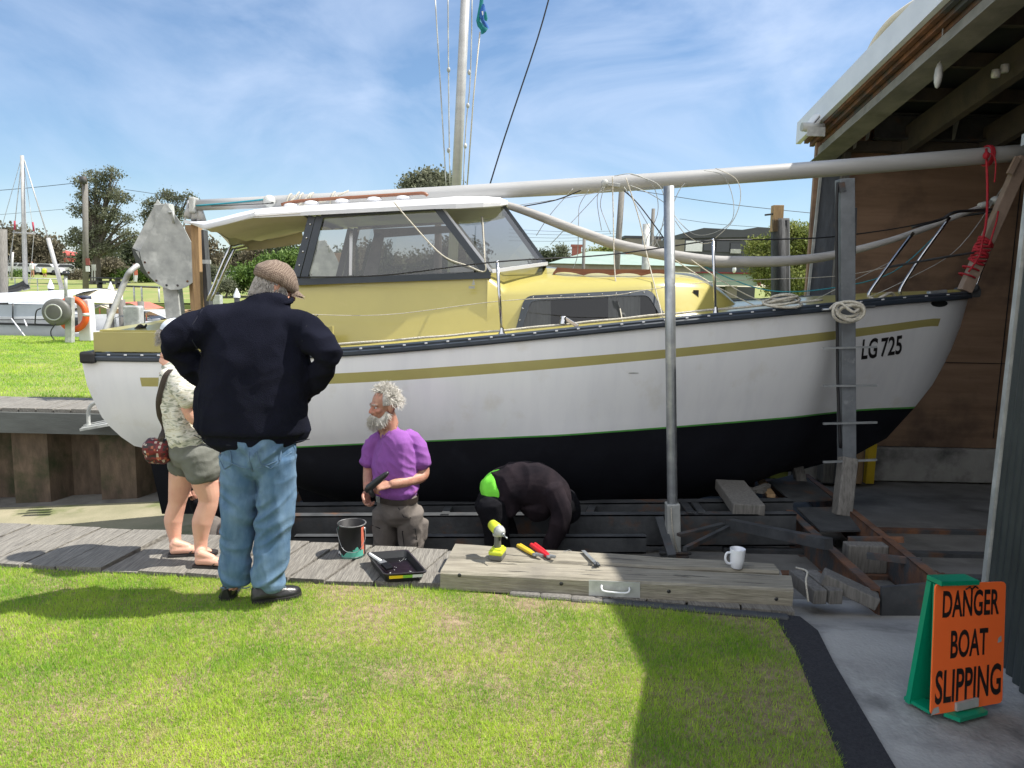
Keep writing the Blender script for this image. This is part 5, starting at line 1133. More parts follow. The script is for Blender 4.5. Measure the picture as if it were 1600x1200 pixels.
# ---------------- A: man in navy jumper seen from behind
YA = 3.66
def A(px, py, dy=0.0): return at(px, py, YA + dy)
pa = thing('person', 'stout man from behind in tweed cap, navy jumper and blue jeans, hands on hips', 'person', (A(400, 930).x, YA, 0))
bd = MB()
hd, fa = A(431, 447, .10), V(.80, .50, -.38)
Ph, M3a = head_shapes(bd, hd, fa, (.25, .1, 1), .98)
capsule(bd, [A(415, 520, .02), A(424, 475, .05), hd + V(-.01, -.03, -.04)], [.09, .068, .062])
capsule(bd, [A(400, 680, .0), A(396, 620), A(410, 540), A(415, 500)], [.18, .19, .19, .15], flat=.68, up=(0, 1, 0))
for s_, sh, el, wr in ((-1, (345, 503, .0), (270, 532, -.06), (335, 598, .16)), (1, (480, 512, .0), (516, 560, -.06), (468, 612, .16))):
    capsule(bd, [A(*sh), A(*el), A(*wr)], [.062, .048, .03]); hand(bd, A(*wr), A(375 if s_ < 0 else 440, 640, .22) - A(*wr), (0, -.3, -1), 1.0, .35, s_)
for s_, hp_, kn, an in ((-1, (375, 705, 0), (372, 800, .02), (368, 918, .04)), (1, (428, 705, 0), (430, 800, 0), (418, 918, -.02))):
    capsule(bd, [A(*hp_), A(*kn), A(*an)], [.095, .06, .042])
bodyA = obj('body', fuse(bd, .0065, 3), mt['skin2'], pa)
# jumper
jm = MB()
capsule(jm, [A(392, 668, .01), A(393, 620, .01), A(400, 560, 0), A(410, 510, .01), A(420, 482, .04)], [.268, .278, .262, .208, .105], flat=[.68, .66, .62, .6, .72], up=(0, 1, 0), seg=30)
capsule(jm, [A(405, 500, .01), A(432, 468, .06)], [.12, .080], flat=.8, up=(0, 1, 0))
capsule(jm, [A(375, 503, .02), A(332, 508, 0), A(283, 527, -.05), A(268, 538, -.05)], [.09, .092, .078, .062], seg=20)
capsule(jm, [A(268, 536, -.05), A(298, 570, .04), A(330, 596, .15)], [.062, .064, .052], seg=20)
capsule(jm, [A(440, 508, .02), A(478, 518, 0), A(508, 545, -.05), A(516, 560, -.05)], [.085, .088, .072, .062], seg=20)
capsule(jm, [A(516, 558, -.05), A(497, 588, .04), A(472, 615, .15)], [.062, .06, .050], seg=20)
capsule(jm, [A(455, 640, .03), A(468, 680, .05)], [.06, .062], n=4); capsule(jm, [A(336, 655, .0), A(330, 675, .02)], [.07, .06], n=4)
hemz = A(395, 690).z
def jdisp(p, n):
    q = Vector((p.x*5.0, p.y*5.0, p.z*2.2)); a = noise.noise(q + Vector((3, 0, 0))); b = noise.noise(Vector((p.x*9, p.y*9, p.z*11)))
    arm = 1.0 if (p.x < A(318, 500).x or p.x > A(478, 500).x) else .35
    v = .011*(1 - 2.4*abs(a)) + .009*arm*(1 - 2.6*abs(b)) - .006
    hp_ = p.z - (hemz + .03)
    if hp_ < .015: v -= .008*math.exp(-(hp_/.022)**2)
    return v
jmf = fuse(jm, .009, 5, jdisp); obj('jumper', jmf, mt['knit'], pa); jvb = bvh_of(jmf)
mt['knit_rib'] = M('navy_rib', (.011, .013, .024), rough=1, bump=0)
mb = MB(); c = A(431, 466, .065); mb.tube([c + V(.075*math.cos(a), .062*math.sin(a), .018*math.sin(a) - .012*math.cos(a)) for a in np.linspace(0, 6.28, 20)], .013, seg=8, caps=False); obj('collar', mb, mt['knit'], pa)
for s_, px, py, dy in ((-1, 333, 599, .155), (1, 470, 618, .155)):
    mb = MB(); c = A(px, py, dy); mb.tube([c + V(.044*math.cos(a), .02*math.sin(a), .044*math.sin(a)) for a in np.linspace(0, 6.28, 16)], .014, seg=8, caps=False); obj('cuff', mb, mt['knit'], pa)
# jeans
jn = MB()
capsule(jn, [A(403, 665, .0), A(406, 700, .0), A(406, 722, .0)], [.192, .186, .168], flat=[.66, .72, .66], up=(0, 1, 0), seg=26)
capsule(jn, [A(374, 712, 0), A(374, 790, .015), A(370, 850, .02), A(367, 906, .03)], [.095, .085, .077, .074], flat=[1.05, 1.0, .95, 1], up=(0, 1, 0), seg=22)
capsule(jn, [A(434, 712, 0), A(431, 790, 0), A(425, 850, -.01), A(420, 908, -.02)], [.097, .089, .085, .083], flat=[1.05, 1, .95, 1], up=(0, 1, 0), seg=22)
def jeansd(p, n):
    low = max(0, 1 - p.z/.35); mid = math.exp(-((p.z - .45)/.12)**2); sd_ = 3 if p.x < A(402, 800).x else 9
    a = noise.noise(Vector((p.x*5 + sd_, p.y*5, p.z*15 + p.x*9*(1 if sd_ == 3 else -1)))); b = noise.noise(Vector((p.x*9, p.y*9, p.z*4 + sd_)))
    top = math.exp(-((p.z - .80)/.06)**2)
    return (.013*low + .010*mid + .004 + .006*top)*(1 - 2.6*abs(a)) + .006*(1 - 2.4*abs(b)) - .004
jnf = fuse(jn, .0075, 3, jeansd); jb = bvh_of(jnf); obj('jeans', jnf, mt['denim'], pa)
def seam(nm, pxs, par, m, bv, YY, r_=.0022, off=.003):
    pts = drape(bv, [at(x, y, YY) for x, y in pxs], (0, 1, 0), off, 1.0); mb = MB(); mb.tube(pts, r_, seg=5, smooth=True); return obj(nm, mb, m, par)
m_seam = M('denim_seam', (.10, .17, .26), rough=.9, bump=0)
for nm, q in (('centre_seam', [(404, 696), (404, 705), (405, 715), (406, 728)]), ('yoke_seam', [(352, 706), (372, 716), (390, 722), (404, 725)]), ('yoke_seam', [(460, 703), (440, 714), (420, 722), (406, 726)])): seam(nm, q, pa, m_seam, jb, YA)
for q in ([(349, 697), (352, 716), (360, 727), (374, 718), (372, 697)], [(416, 697), (420, 716), (434, 724), (447, 714), (448, 697)]): seam('back_pocket', q, pa, m_seam, jb, YA)
for q in ([(344, 918), (356, 920), (370, 920), (384, 919), (391, 917)], [(392, 920), (410, 922), (430, 921), (447, 917)]): seam('hem', q, pa, m_seam, jb, YA, .003, .002)
# shoes
def shoe(par, heel, toe, wd=.05, m='leather', h=.06, nm='shoe'):
    heel = Vector(heel); toe = Vector(toe); d = (toe-heel); ln = d.length; d.normalize(); s_ = V(-d.y, d.x, 0); mb = MB(); rows = []
    for t_, w_, hh in ((0, .5, .8), (.04, .72, 1.25), (.12, .8, 1.4), (.3, .82, 1.5), (.42, .88, 1.25), (.55, .97, .95), (.7, 1.0, .78), (.85, .92, .68), (.95, .68, .52), (1.0, .3, .3)):
        c = heel + d*ln*t_; w2 = wd*w_; h2 = h*hh
        rows.append([c + s_*w2*math.cos(a)*(1 if math.sin(a) < .3 else .86) + V(0, 0, .016 + max(0, math.sin(a))*h2 if math.sin(a) > 0 else .016 + .004*math.sin(a)) for a in np.linspace(0, 2*math.pi, 19)[:-1]])
    mb.grid(rows, closed=True); mb.add(rows[0], [tuple(range(18))]); mb.add(rows[-1], [tuple(range(18))]); so2 = obj(nm, mb, mt[m], par)
    mb = MB(); out = []
    for t_, w_ in ((0, .45), (.04, .74), (.15, .86), (.35, .84), (.55, .98), (.72, 1.05), (.88, .95), (.97, .6), (1.01, .25)): out.append((t_, w_))
    poly_ = [heel + d*ln*t_ + s_*wd*w_*1.05 for t_, w_ in out] + [heel + d*ln*t_ - s_*wd*w_*1.05 for t_, w_ in out[::-1]]
    for p in poly_: p.z = heel.z + .001
    mb.prism(poly_, (0, 0, .019)); obj('sole', mb, mt['sole'], so2); return so2
g = lambda px, py: atz(px, py, .0)
shoe(pa, g(352, 940) + V(0, -.0, 0), g(364, 905) + V(.03, .1, 0), .047)
shoe(pa, g(393, 942), g(470, 929) + V(.0, .0, 0), .05)
# cap, hair, eyes
mb = MB(); f, r_, u = frame(fa, (.25, .1, 1)); rows = []
for i in range(13):
    th = i/12*math.pi/2*1.06; row = []
    for k in range(28):
        a = 2*math.pi*k/28; fr_ = math.cos(a)
        rr = math.sin(th); z = math.cos(th)*.098 - .03*max(0, fr_)*rr*rr + .026; ex = 1 + .09*math.exp(-((th-1.25)/.35)**2)
        row.append(Ph(.097*rr**.8*math.sin(a)*ex, (-.008 + .112*rr**.8*fr_*ex), z + .006*noise.noise(Vector((a*1.5, th*3, 2)))))
    rows.append(row)
# tuck under
rows.append([Ph(.080*math.sin(2*math.pi*k/28), -.012 + .098*math.cos(2*math.pi*k/28), .010 - .016*max(0, math.cos(2*math.pi*k/28))) for k in range(28)])
mb.grid(rows, closed=True)
m_tw = bpy.data.materials.new('tweed'); m_tw.use_nodes = True; t_ = m_tw.node_tree; b_ = t_.nodes['Principled BSDF']; b_.inputs['Roughness'].default_value = .95
tcn = t_.nodes.new('ShaderNodeTexCoord'); ck = t_.nodes.new('ShaderNodeTexChecker'); ck.inputs['Scale'].default_value = 130; ck.inputs[1].default_value = (.30, .24, .18, 1); ck.inputs[2].default_value = (.085, .055, .04, 1)
ns = t_.nodes.new('ShaderNodeTexNoise'); ns.inputs['Scale'].default_value = 90; mm_ = t_.nodes.new('ShaderNodeMix'); mm_.data_type = 'RGBA'; mm_.inputs[7].default_value = (.14, .10, .08, 1)
mpn = t_.nodes.new('ShaderNodeMapping'); mpn.inputs['Rotation'].default_value = (.5, .4, .7)
bn = t_.nodes.new('ShaderNodeBump'); bn.inputs['Strength'].default_value = .6; bn.inputs['Distance'].default_value = .002
for a_, c_ in ((tcn.outputs['Object'], mpn.inputs[0]), (mpn.outputs[0], ck.inputs[0]), (mpn.outputs[0], ns.inputs[0]), (ck.outputs[0], mm_.inputs[6]), (ns.outputs[0], mm_.inputs[0]), (mm_.outputs[2], b_.inputs['Base Color']), (ns.outputs[0], bn.inputs['Height']), (bn.outputs[0], b_.inputs['Normal'])): t_.links.new(a_, c_)
cap = obj('flat_cap', mb, m_tw, pa); fit(bodyA, [jmf, jnf, mb], margin=.008)
mb = MB(); rows = []
for i in range(5):
    q = i/4; rows.append([Ph(.078*math.sin(a)*(1 - .12*q), .035 + (.062 + .062*q)*math.cos(a), .026 - .022*q - .010*(1-math.cos(a))*2) for a in np.linspace(-1.25, 1.25, 13)])
mb.grid(rows); rows2 = [[p - u*.010 for p in r2] for r2 in rows]; mb.grid(rows2); obj('cap_peak', mb, m_tw, pa)
mb = MB(); pd = []
for _ in range(1500):
    a = random.uniform(math.pi*.33, math.pi*1.67); z = random.uniform(-.062, .012) if abs(a-math.pi) < 1.5 else random.uniform(-.05, .012)
    p = Ph(.078*math.sin(a), -.014 + .094*math.cos(a), z*1.0); pd.append((p, (p - hd)*.5 + V(0, 0, -.9*.1)))
strands(mb, pd, .035, .0022, .25, 1.3, 3, 3); obj('hair', mb, mt['hair_grey'], pa)
mb = MB(); 
for sx in (-1, 1): mb.ell(Ph(.03*sx, .072, .0), (.011, .011, .011), 10, 8)
obj('eyes', mb, mt['white'], pa)

# ---------------- B: woman in palm print shirt
YB = 4.22
def B(px, py, dy=0.0): return at(px, py, YB + dy)
pb_ = thing('person', 'woman in palm print shirt and grey shorts standing on the boardwalk', 'person', (B(295, 870).x, YB, .01))
bd = MB(); hb = B(279, 528, .05); Pb, M3b = head_shapes(bd, hb, (1, .15, -.25), (0, 0, 1), .92)
capsule(bd, [B(268, 580), B(266, 556), hb + V(-.01, 0, -.05)], [.07, .052, .05])
capsule(bd, [B(306, 712), B(290, 680), B(280, 630), B(274, 592)], [.14, .125, .13, .12], flat=[.8, .75, .7, .6], up=(1, 0, 0))
sc = 279
for dy, sh, el, wr in ((-.16, (282, 598), (305, 655), (345, 640)), (.17, (280, 598), (303, 655), (345, 645))):
    capsule(bd, [B(sh[0], sh[1], dy), B(el[0], el[1], dy), B(wr[0], wr[1], dy*.6)], [.042, .036, .025]); hand(bd, B(wr[0], wr[1], dy*.6), (1, -.2 if dy > 0 else .2, .1), (0, 1 if dy < 0 else -1, 0), .9, .5, 1 if dy < 0 else -1)
capsule(bd, [B(290, 715, .09), B(284, 745, .09), B(277, 785, .10), B(271, 812, .10), B(273, 838, .10), B(275, 852, .10)], [.085, .073, .050, .053, .036, .031])
capsule(bd, [B(312, 715, -.07), B(320, 752, -.07), B(326, 782, -.07), B(316, 815, -.08), B(314, 842, -.08), B(314, 862, -.08)], [.088, .074, .054, .056, .038, .033])
def foot(mb, heel, toe, s=1.0):
    heel = Vector(heel); toe = Vector(toe); d = (toe-heel).normalized(); ln = (toe-heel).length; s_ = V(-d.y, d.x, 0); up_ = V(0, 0, 1)
    capsule(mb, [heel + up_*.034 + d*.02, heel + up_*.032 + d*ln*.35, heel + up_*.024 + d*ln*.68], [.030*s, .032*s, .038*s], flat=[1.0, .85, .55], up=(0, 0, 1), seg=14)
    capsule(mb, [heel + up_*.075 + d*.03, heel + up_*.045 + d*ln*.45], [.028*s, .022*s])
    for i, (o_, l_, r1) in enumerate(((-.026, .06, .0115), (-.008, .058, .009), (.007, .052, .0085), (.020, .045, .008), (.031, .036, .0075))):
        b = heel + d*ln*.72 + s_*o_*s; capsule(mb, [b + up_*.02 - d*.02, b + d*l_*.6 + up_*.021, b + d*l_ + up_*.015], [r1, r1, r1*.9], seg=8, n=3)
f1h, f1t = atz(264, 868, .02), atz(306, 866, .02); f2h, f2t = atz(304, 884, .02), atz(357, 885, .02)
f1h.y += .0; foot(bd, f1h, f1h + (f1t-f1h).normalized()*.235 + V(0, .02, 0), .95); foot(bd, f2h, f2h + V(.235, .0, 0), .95)
capsule(bd, [B(275, 850, .10), f1h + V(.035, 0, .06)], [.031, .03]); capsule(bd, [B(314, 860, -.08), f2h + V(.035, 0, .06)], [.033, .031])
bodyB = obj('body', fuse(bd, .0055, 3), mt['skin_leg'], pb_)
for h_, e_ in ((f1h, f1h + (f1t-f1h).normalized()*.25 + V(0, .02, 0)), (f2h, f2h + V(.25, 0, 0))):
    mb = MB(); d = (e_-h_).normalized(); s_ = V(-d.y, d.x, 0); ln = (e_-h_).length; L_ = [(-.02, .02), (.0, .032), (.25, .034), (.45, .032), (.7, .043), (.88, .042), (1.0, .03), (1.05, .012)]
    pl = [h_ + d*ln*a + s_*b for a, b in L_] + [h_ + d*ln*a - s_*b for a, b in L_[::-1]]
    for p in pl: p.z = .012
    mb.prism(pl, (0, 0, .016)); th_ = obj('thong_sandal', mb, mt['sole'], pb_)
    mb = MB(); k_ = h_ + d*ln*.78; k_.z = .03
    for s2 in (-1, 1): a0 = h_ + d*ln*.42 + s_*.036*s2; a0.z = .028; m1_ = a0.lerp(k_, .5) + V(0, 0, .034); mb.tube(smooth_path([a0, m1_, k_ + V(0, 0, .025), k_], 4), .0055, seg=6, flat=.6)
    obj('strap', mb, mt['sole'], th_)
# shorts
sh_ = MB(); capsule(sh_, [B(304, 690), B(303, 712)], [.155, .15], flat=.85, up=(1, 0, 0), seg=24, n=5)
capsule(sh_, [B(292, 708, .085), B(285, 733, .09)], [.10, .088], seg=20, n=5); capsule(sh_, [B(310, 708, -.065), B(321, 742, -.07)], [.108, .1], seg=20, n=5)
shf = fuse(sh_, .007, 3, wob(9, 9, 14, .006, 4)); obj('shorts', shf, mt['shorts'], pb_)
# shirt
m_pr = bpy.data.materials.new('palm_print'); m_pr.use_nodes = True; t_ = m_pr.node_tree; b_ = t_.nodes['Principled BSDF']; b_.inputs['Roughness'].default_value = .85
tcn = t_.nodes.new('ShaderNodeTexCoord'); mpn = t_.nodes.new('ShaderNodeMapping'); mpn.inputs['Scale'].default_value = (9, 9, 26); mpn.inputs['Rotation'].default_value = (.3, .9, .4)
ns = t_.nodes.new('ShaderNodeTexNoise'); ns.inputs['Scale'].default_value = 1.6; ns.inputs['Detail'].default_value = 4; ns.inputs['Distortion'].default_value = 1.6
cr_ = t_.nodes.new('ShaderNodeValToRGB'); e_ = cr_.color_ramp.elements; e_[0].position = .33; e_[0].color = (.16, .18, .15, 1); e_[1].position = .5; e_[1].color = (.66, .65, .6, 1)
for p_, c_ in ((.42, (.36, .37, .30, 1)), (.58, (.62, .60, .50, 1)), (.63, (.40, .37, .27, 1)), (.69, (.7, .69, .65, 1))): q = e_.new(p_); q.color = c_
n2_ = t_.nodes.new('ShaderNodeTexNoise'); n2_.inputs['Scale'].default_value = 120; bn = t_.nodes.new('ShaderNodeBump'); bn.inputs['Strength'].default_value = .2
for a_, c_ in ((tcn.outputs['Object'], mpn.inputs[0]), (mpn.outputs[0], ns.inputs[0]), (ns.outputs[0], cr_.inputs[0]), (cr_.outputs[0], b_.inputs['Base Color']), (tcn.outputs['Object'], n2_.inputs[0]), (n2_.outputs[0], bn.inputs['Height']), (bn.outputs[0], b_.inputs['Normal'])): t_.links.new(a_, c_)
st_ = MB(); capsule(st_, [B(302, 682), B(292, 655), B(281, 615), B(276, 588), B(272, 574)], [.178, .170, .170, .160, .09], flat=[.72, .66, .62, .55, .7], up=(1, 0, 0), seg=26)
for dy in (-.16, .17): capsule(st_, [B(276, 588, dy*.6), B(290, 610, dy), B(301, 626, dy)], [.07, .072, .068], seg=18)
stf = fuse(st_, .007, 3, wob(10, 10, 6, .010, 2)); obj('shirt', stf, m_pr, pb_); fit(bodyB, [stf, shf], thr=.8)
# cap of the woman
mb = MB(); rows = []
for i in range(9):
    th = i/8*math.pi/2*1.02; rows.append([Pb(.084*math.sin(th)*math.sin(a), -.012 + .104*math.sin(th)*math.cos(a), .035 + .085*math.cos(th)) for a in np.linspace(0, 2*math.pi, 21)[:-1]])
mb.grid(rows, closed=True); mb.grid([[Pb(.075*math.sin(a), .05 + (.04+.05*q)*math.cos(a), .035 - .015*q) for a in np.linspace(-1.2, 1.2, 9)] for q in (0, .5, 1)])
obj('sun_cap', mb, M('pale_blue_cap', (.45, .52, .62), (.6, .64, .7), rough=.8), pb_)
mb = MB(); pd = []
for _ in range(500):
    a = random.uniform(math.pi*.4, math.pi*1.6); p = Pb(.076*math.sin(a), -.016 + .092*math.cos(a), random.uniform(-.05, .03)); pd.append((p, p - hb))
strands(mb, pd, .03, .0022, .3, 1.5, 3, 3); obj('hair', mb, mt['hair_grey'], pb_)
# bag
bg_ = thing('shoulder_bag', 'red and cream beaded shoulder bag hanging on a brown strap behind the woman', 'bag', B(246, 706, -.05))
mb = MB(); c = B(247, 705, -.06); capsule(mb, [c + V(-.045, 0, .02), c + V(.045, 0, .01)], [.062, .062], flat=.95, up=(0, 0, 1), seg=20, n=4); capsule(mb, [c + V(-.04, 0, -.025), c + V(.045, 0, -.025)], [.052, .052], flat=.9, up=(0, 0, 1), seg=20, n=4)
m_bg = bpy.data.materials.new('beaded'); m_bg.use_nodes = True; t_ = m_bg.node_tree; b_ = t_.nodes['Principled BSDF']; b_.inputs['Roughness'].default_value = .6
tcn = t_.nodes.new('ShaderNodeTexCoord'); vo = t_.nodes.new('ShaderNodeTexVoronoi'); vo.inputs['Scale'].default_value = 75; vo.inputs['Randomness'].default_value = .35; cr_ = t_.nodes.new('ShaderNodeValToRGB'); cr_.color_ramp.interpolation = 'CONSTANT'
e_ = cr_.color_ramp.elements; e_[0].color = (.03, .02, .02, 1); e_[1].position = .25; e_[1].color = (.15, .012, .015, 1)
for p_, c_ in ((.55, (.08, .012, .015, 1)), (.80, (.35, .10, .05, 1)), (.90, (.42, .36, .30, 1))): q = e_.new(p_); q.color = c_
sp_ = t_.nodes.new('ShaderNodeSeparateColor')
for a_, c_ in ((tcn.outputs['Object'], vo.inputs['Vector']), (vo.outputs['Color'], sp_.inputs[0]), (sp_.outputs[0], cr_.inputs[0]), (cr_.outputs[0], b_.inputs['Base Color'])): t_.links.new(a_, c_)
obj('pouch', fuse(mb, .006, 3, wob(20, 20, 20, .004)), m_bg, bg_)
mb = MB(); mb.tube([B(234, 692, -.06), B(246, 688, -.07), B(262, 690, -.06)], .010, seg=6, flat=.6); obj('zip_flap', mb, mt['canvas_white'], bg_)
shirt_bvh = bvh_of(fuse(st_, .012, 2)); pts = drape(shirt_bvh, [at(x, y, YB) for x, y in ((287, 572), (281, 580), (275, 598), (269, 620), (263, 645), (257, 668))], (0, 1, 0), .014, 1) + [B(252, 682, -.09), B(249, 694, -.08)]
mb = MB(); P_ = smooth_path(pts, 4)
rows = [[p - V(.016, 0, 0), p + V(0, -.004, 0), p + V(.016, 0, 0), p + V(0, .004, 0)] for p in P_]; mb.grid(rows, closed=True, smooth=False); back = [B(287, 572, -.02), B(292, 566, .08), B(284, 580, .17), B(268, 640, .19), B(252, 690, .05)]
mb.tube(smooth_path(back, 5), .014, seg=6, flat=.3); obj('shoulder_strap', mb, mt['strap'], bg_)

# ---------------- C: bearded man in purple tee shirt
YD = 5.2
def C(px, py, dy=0.0): return at(px, py, YD + dy)
pc = thing('person', 'white bearded man in purple tee shirt holding a black tool in the slip', 'person', (C(615, 860).x, YD, -.88))
bd = MB(); hc = C(600, 634, -.02); fc = V(-.86, -.62, -.06); Pc, M3c = head_shapes(bd, hc, fc, (.02, 0, 1), 1.0)
capsule(bd, [C(612, 690, .02), C(610, 668, .0), hc + V(.01, .02, -.05)], [.085, .064, .06])
capsule(bd, [C(620, 785), C(617, 740), C(617, 705), C(614, 684)], [.155, .165, .165, .12], flat=.72, up=tuple(fc))
elR, wrR = C(577, 732, .10), C(574, 764, -.12); elL, wrL = C(660, 742, -.02), C(611, 757, -.20)
capsule(bd, [C(585, 688, .1), elR, wrR], [.052, .044, .028]); capsule(bd, [C(652, 690, .0), C(657, 718, -.0), elL, C(634, 752, -.14), wrL], [.056, .05, .044, .042, .029])
hand(bd, wrR + V(0, 0, .0), V(-.02, -.25, -.9), V(.9, -.5, 0), 1.0, .75, 1); hand(bd, wrL, V(-.95, -.25, -.12), V(.1, .5, -.9), 1.02, .8, -1)
capsule(bd, [C(603, 800, .02), C(600, 870, .0), C(598, 985, .02)], [.085, .06, .045]); capsule(bd, [C(640, 800, -.02), C(643, 870, -.02), C(646, 985, -.0)], [.085, .06, .045])
bodyC = obj('body', fuse(bd, .0058, 3), mt['skin2'], pc)
# eyes and brows
for sx in (-1, 1):
    mb = MB(); mb.ell(Pc(.029*sx, .076, .002), (.0095, .0095, .0095), 12, 8); e2 = obj('eye', mb, mt['white'], pc)
    mb = MB(); mb.ell(Pc(.029*sx, .0835, .001), (.005, .005, .005), 8, 6); obj('iris', mb, mt['black'], e2)
    mb = MB(); rows = [[Pc((.029 + .014*math.cos(a))*sx, .079 + .013*math.sin(th), .002 + .0125*math.cos(th)) for a in np.linspace(.3, 2.84, 7)] for th in np.linspace(.1, 1.05, 5)]; mb.grid(rows); obj('eyelid', mb, mt['skin2'], e2)
    mb = MB(); pd = [(Pc((.012 + .036*k/40)*sx, .088 - .014*(k/40)**2, .020 + .004*math.sin(k/40*3) + random.uniform(-.003, .003)), (f - V(0, 0, 0))*0 + Vector(fc) + r_*.6*sx) for k in range(40)]; strands(mb, pd, .013, .0016, .3, .3, 3, 3); obj('eyebrow', mb, mt['hair_grey'], pc)
# hair: base cap plus curls
mb = MB(); pd = []
for _ in range(1700):
    th = random.uniform(0, 1.95); a = random.uniform(0, 2*math.pi); ca = math.cos(a)
    if ca > .35 and th > .80 - .1*ca: continue
    if ca > -.05 and th > 1.55: continue
    p = Pc(.080*math.sin(th)*math.sin(a), -.012 + .100*math.sin(th)*ca, .03 + .092*math.cos(th)); pd.append((p, (p - hc)*1.0 + V(0, 0, .02) + Vector((random.gauss(0, .03), random.gauss(0, .03), random.gauss(0, .03)))))
strands(mb, pd, .050, .0030, 1.0, .9, 3, 5); obj('hair', mb, mt['hair_white'], pc)
hp_ = MB(); rows = []
for i in range(9):
    th = i/8*1.75; rows.append([Pc(.081*math.sin(th)*math.sin(a), -.014 + .098*math.sin(th)*(math.cos(a) if not (math.cos(a) > .3 and th > .85) else .55), .03 + .090*math.cos(th)) for a in np.linspace(0, 2*math.pi, 25)[:-1]])
hp_.grid(rows, closed=True); obj('hair_base', hp_, mt['hair_grey'], pc)
bb = MB(); capsule(bb, [Pc(0, .066, -.078), Pc(0, .080, -.100), Pc(0, .078, -.128)], [.036, .034, .018], seg=14); capsule(bb, [Pc(-.062, .012, -.035), Pc(-.05, .045, -.085), Pc(0, .075, -.10), Pc(.05, .045, -.085), Pc(.062, .012, -.035)], [.010, .018, .024, .018, .010], seg=12)
bbf = fuse(bb, .006, 2); obj('beard_base', bbf, mt['hair_white'], pc)
mb = MB(); pd = []
for _ in range(1100):
    i = random.randrange(len(bbf.v)); p = Vector(bbf.v[i]); pd.append((p, (p - Pc(0, .03, -.06))*1.0 + V(0, 0, -.035)))
for _ in range(320):
    sx = random.choice((-1, 1)); q = random.random(); pd.append((Pc((.004 + .034*q)*sx, .101 - .016*q, -.050 - .012*q), V(0, 0, -.6) + r_*0 + Vector(fc)*.35))
strands(mb, pd, .040, .0026, .7, 1.2, 3, 4); obj('beard', mb, mt['hair_white'], pc)
# tee shirt
ts = MB(); capsule(ts, [C(620, 765), C(618, 748), C(617, 715), C(616, 690), C(612, 675, .01)], [.188, .192, .190, .172, .080], flat=[.80, .82, .76, .60, .75], up=tuple(fc), seg=28)
capsule(ts, [C(634, 684, .01), C(650, 695, 0), C(655, 712, -.01), C(656, 724, -.01)], [.066, .069, .074, .078], seg=18); capsule(ts, [C(598, 685, .06), C(583, 696, .10), C(578, 712, .10), C(576, 722, .10)], [.060, .062, .066, .068], seg=18)
def teed(p, n): a = noise.noise(Vector((p.x*7, p.y*7, p.z*5))); b = noise.noise(Vector((p.x*14 + p.z*9, p.y*14, p.z*12))); return .008*(1-2.4*abs(a)) + .005*(1-2.5*abs(b)) - .004
tsf = fuse(ts, .0065, 3, teed); tb_ = bvh_of(tsf); obj('tee_shirt', tsf, mt['tee'], pc)
# V neckline with skin insert
vn = [(589, 671), (592, 680), (596, 685), (604, 678), (614, 668), (620, 661)]
pts = drape(tb_, [at(x, y, YD) for x, y in vn], (0, 1, 0), .003, 1); mb = MB(); mb.tube(smooth_path(pts, 3), .006, seg=6); obj('neck_band', mb, mt['tee'], pc)
ins = [(589, 671), (592, 679), (596, 684), (604, 677), (613, 667), (618, 660), (606, 660), (594, 664)]
pts = drape(tb_, [at(x, y, YD) for x, y in ins], (0, 1, 0), .004, 1); mb = MB(); cpt = sum(pts, V(0, 0, 0))/len(pts) + V(0, -.012, 0); mb.add(pts + [cpt], [(i, (i+1) % len(pts), len(pts)) for i in range(len(pts))], 0, True); obj('open_neck', mb, mt['skin2'], pc)
# trousers
tr = MB(); capsule(tr, [C(621, 775), C(621, 800)], [.170, .172], flat=.78, up=tuple(fc), seg=26, n=5)
capsule(tr, [C(604, 800, .03), C(601, 850, .02), C(600, 910, .02), C(598, 985, .03)], [.098, .085, .078, .075], seg=20); capsule(tr, [C(641, 800, -.03), C(643, 850, -.03), C(645, 910, -.02), C(646, 985, -.02)], [.1, .090, .082, .078], seg=20)
capsule(tr, [C(657, 815, -.02), C(656, 840, -.02)], [.055, .05], n=4)
trf = fuse(tr, .007, 3, lambda p, n: .010*(1 - 2.5*abs(noise.noise(Vector((p.x*8, p.y*8, p.z*9))))) - .004); trb = bvh_of(trf); obj('trousers', trf, mt['cargo'], pc); fit(bodyC, [tsf, trf], keep=[(elL.lerp(wrL, q/5) + V(0, -.02, 0), .075) for q in range(-0, 6)] + [(wrL + V(-.08, -.03, 0), .12), (wrR + V(0, -.02, -.06), .12), (wrR, .08), (elR.lerp(wrR, .5), .06), (hc, .16)])
for q in ([(582, 820), (596, 822)], [(632, 822), (652, 818), (656, 845), (636, 850), (632, 822)], [(628, 783), (636, 797), (646, 800)]): seam('pocket', q, pc, mt['darkcloth'], trb, YD, .003, .002)
mb = MB(); fr_ = Vector(fc); sd_ = V(-fr_.y, fr_.x, 0).normalized(); cb = C(620, 775)
fh = V(fr_.x, fr_.y, 0).normalized(); rows = [[cb + sd_*.178*math.cos(a) + fh*.142*math.sin(a) + V(0, 0, z) + fh*0 for a in np.linspace(0, 6.28, 33)[:-1]] for z in (-.022, .018)]; mb.grid(rows, closed=True); obj('belt', mb, mt['belt'], pc)
mb = MB(); bp_ = cb + fh*.145; mb.box(bp_ + V(0, 0, -.002), (.05, .012, .045), rot=Matrix((sd_, fh, V(0, 0, 1))).transposed(), bev=.004); obj('buckle', mb, mt['steel'], pc)
shoe(pc, V(C(604, 1000).x, YD + .06, floor_z(-.8, 5.2)), V(C(604, 1000).x - .2, YD - .12, floor_z(-.8, 5.2)), .05, nm='boot'); shoe(pc, V(C(650, 1000).x, YD, floor_z(-.7, 5.2)), V(C(650, 1000).x - .16, YD - .2, floor_z(-.7, 5.2)), .05, nm='boot')
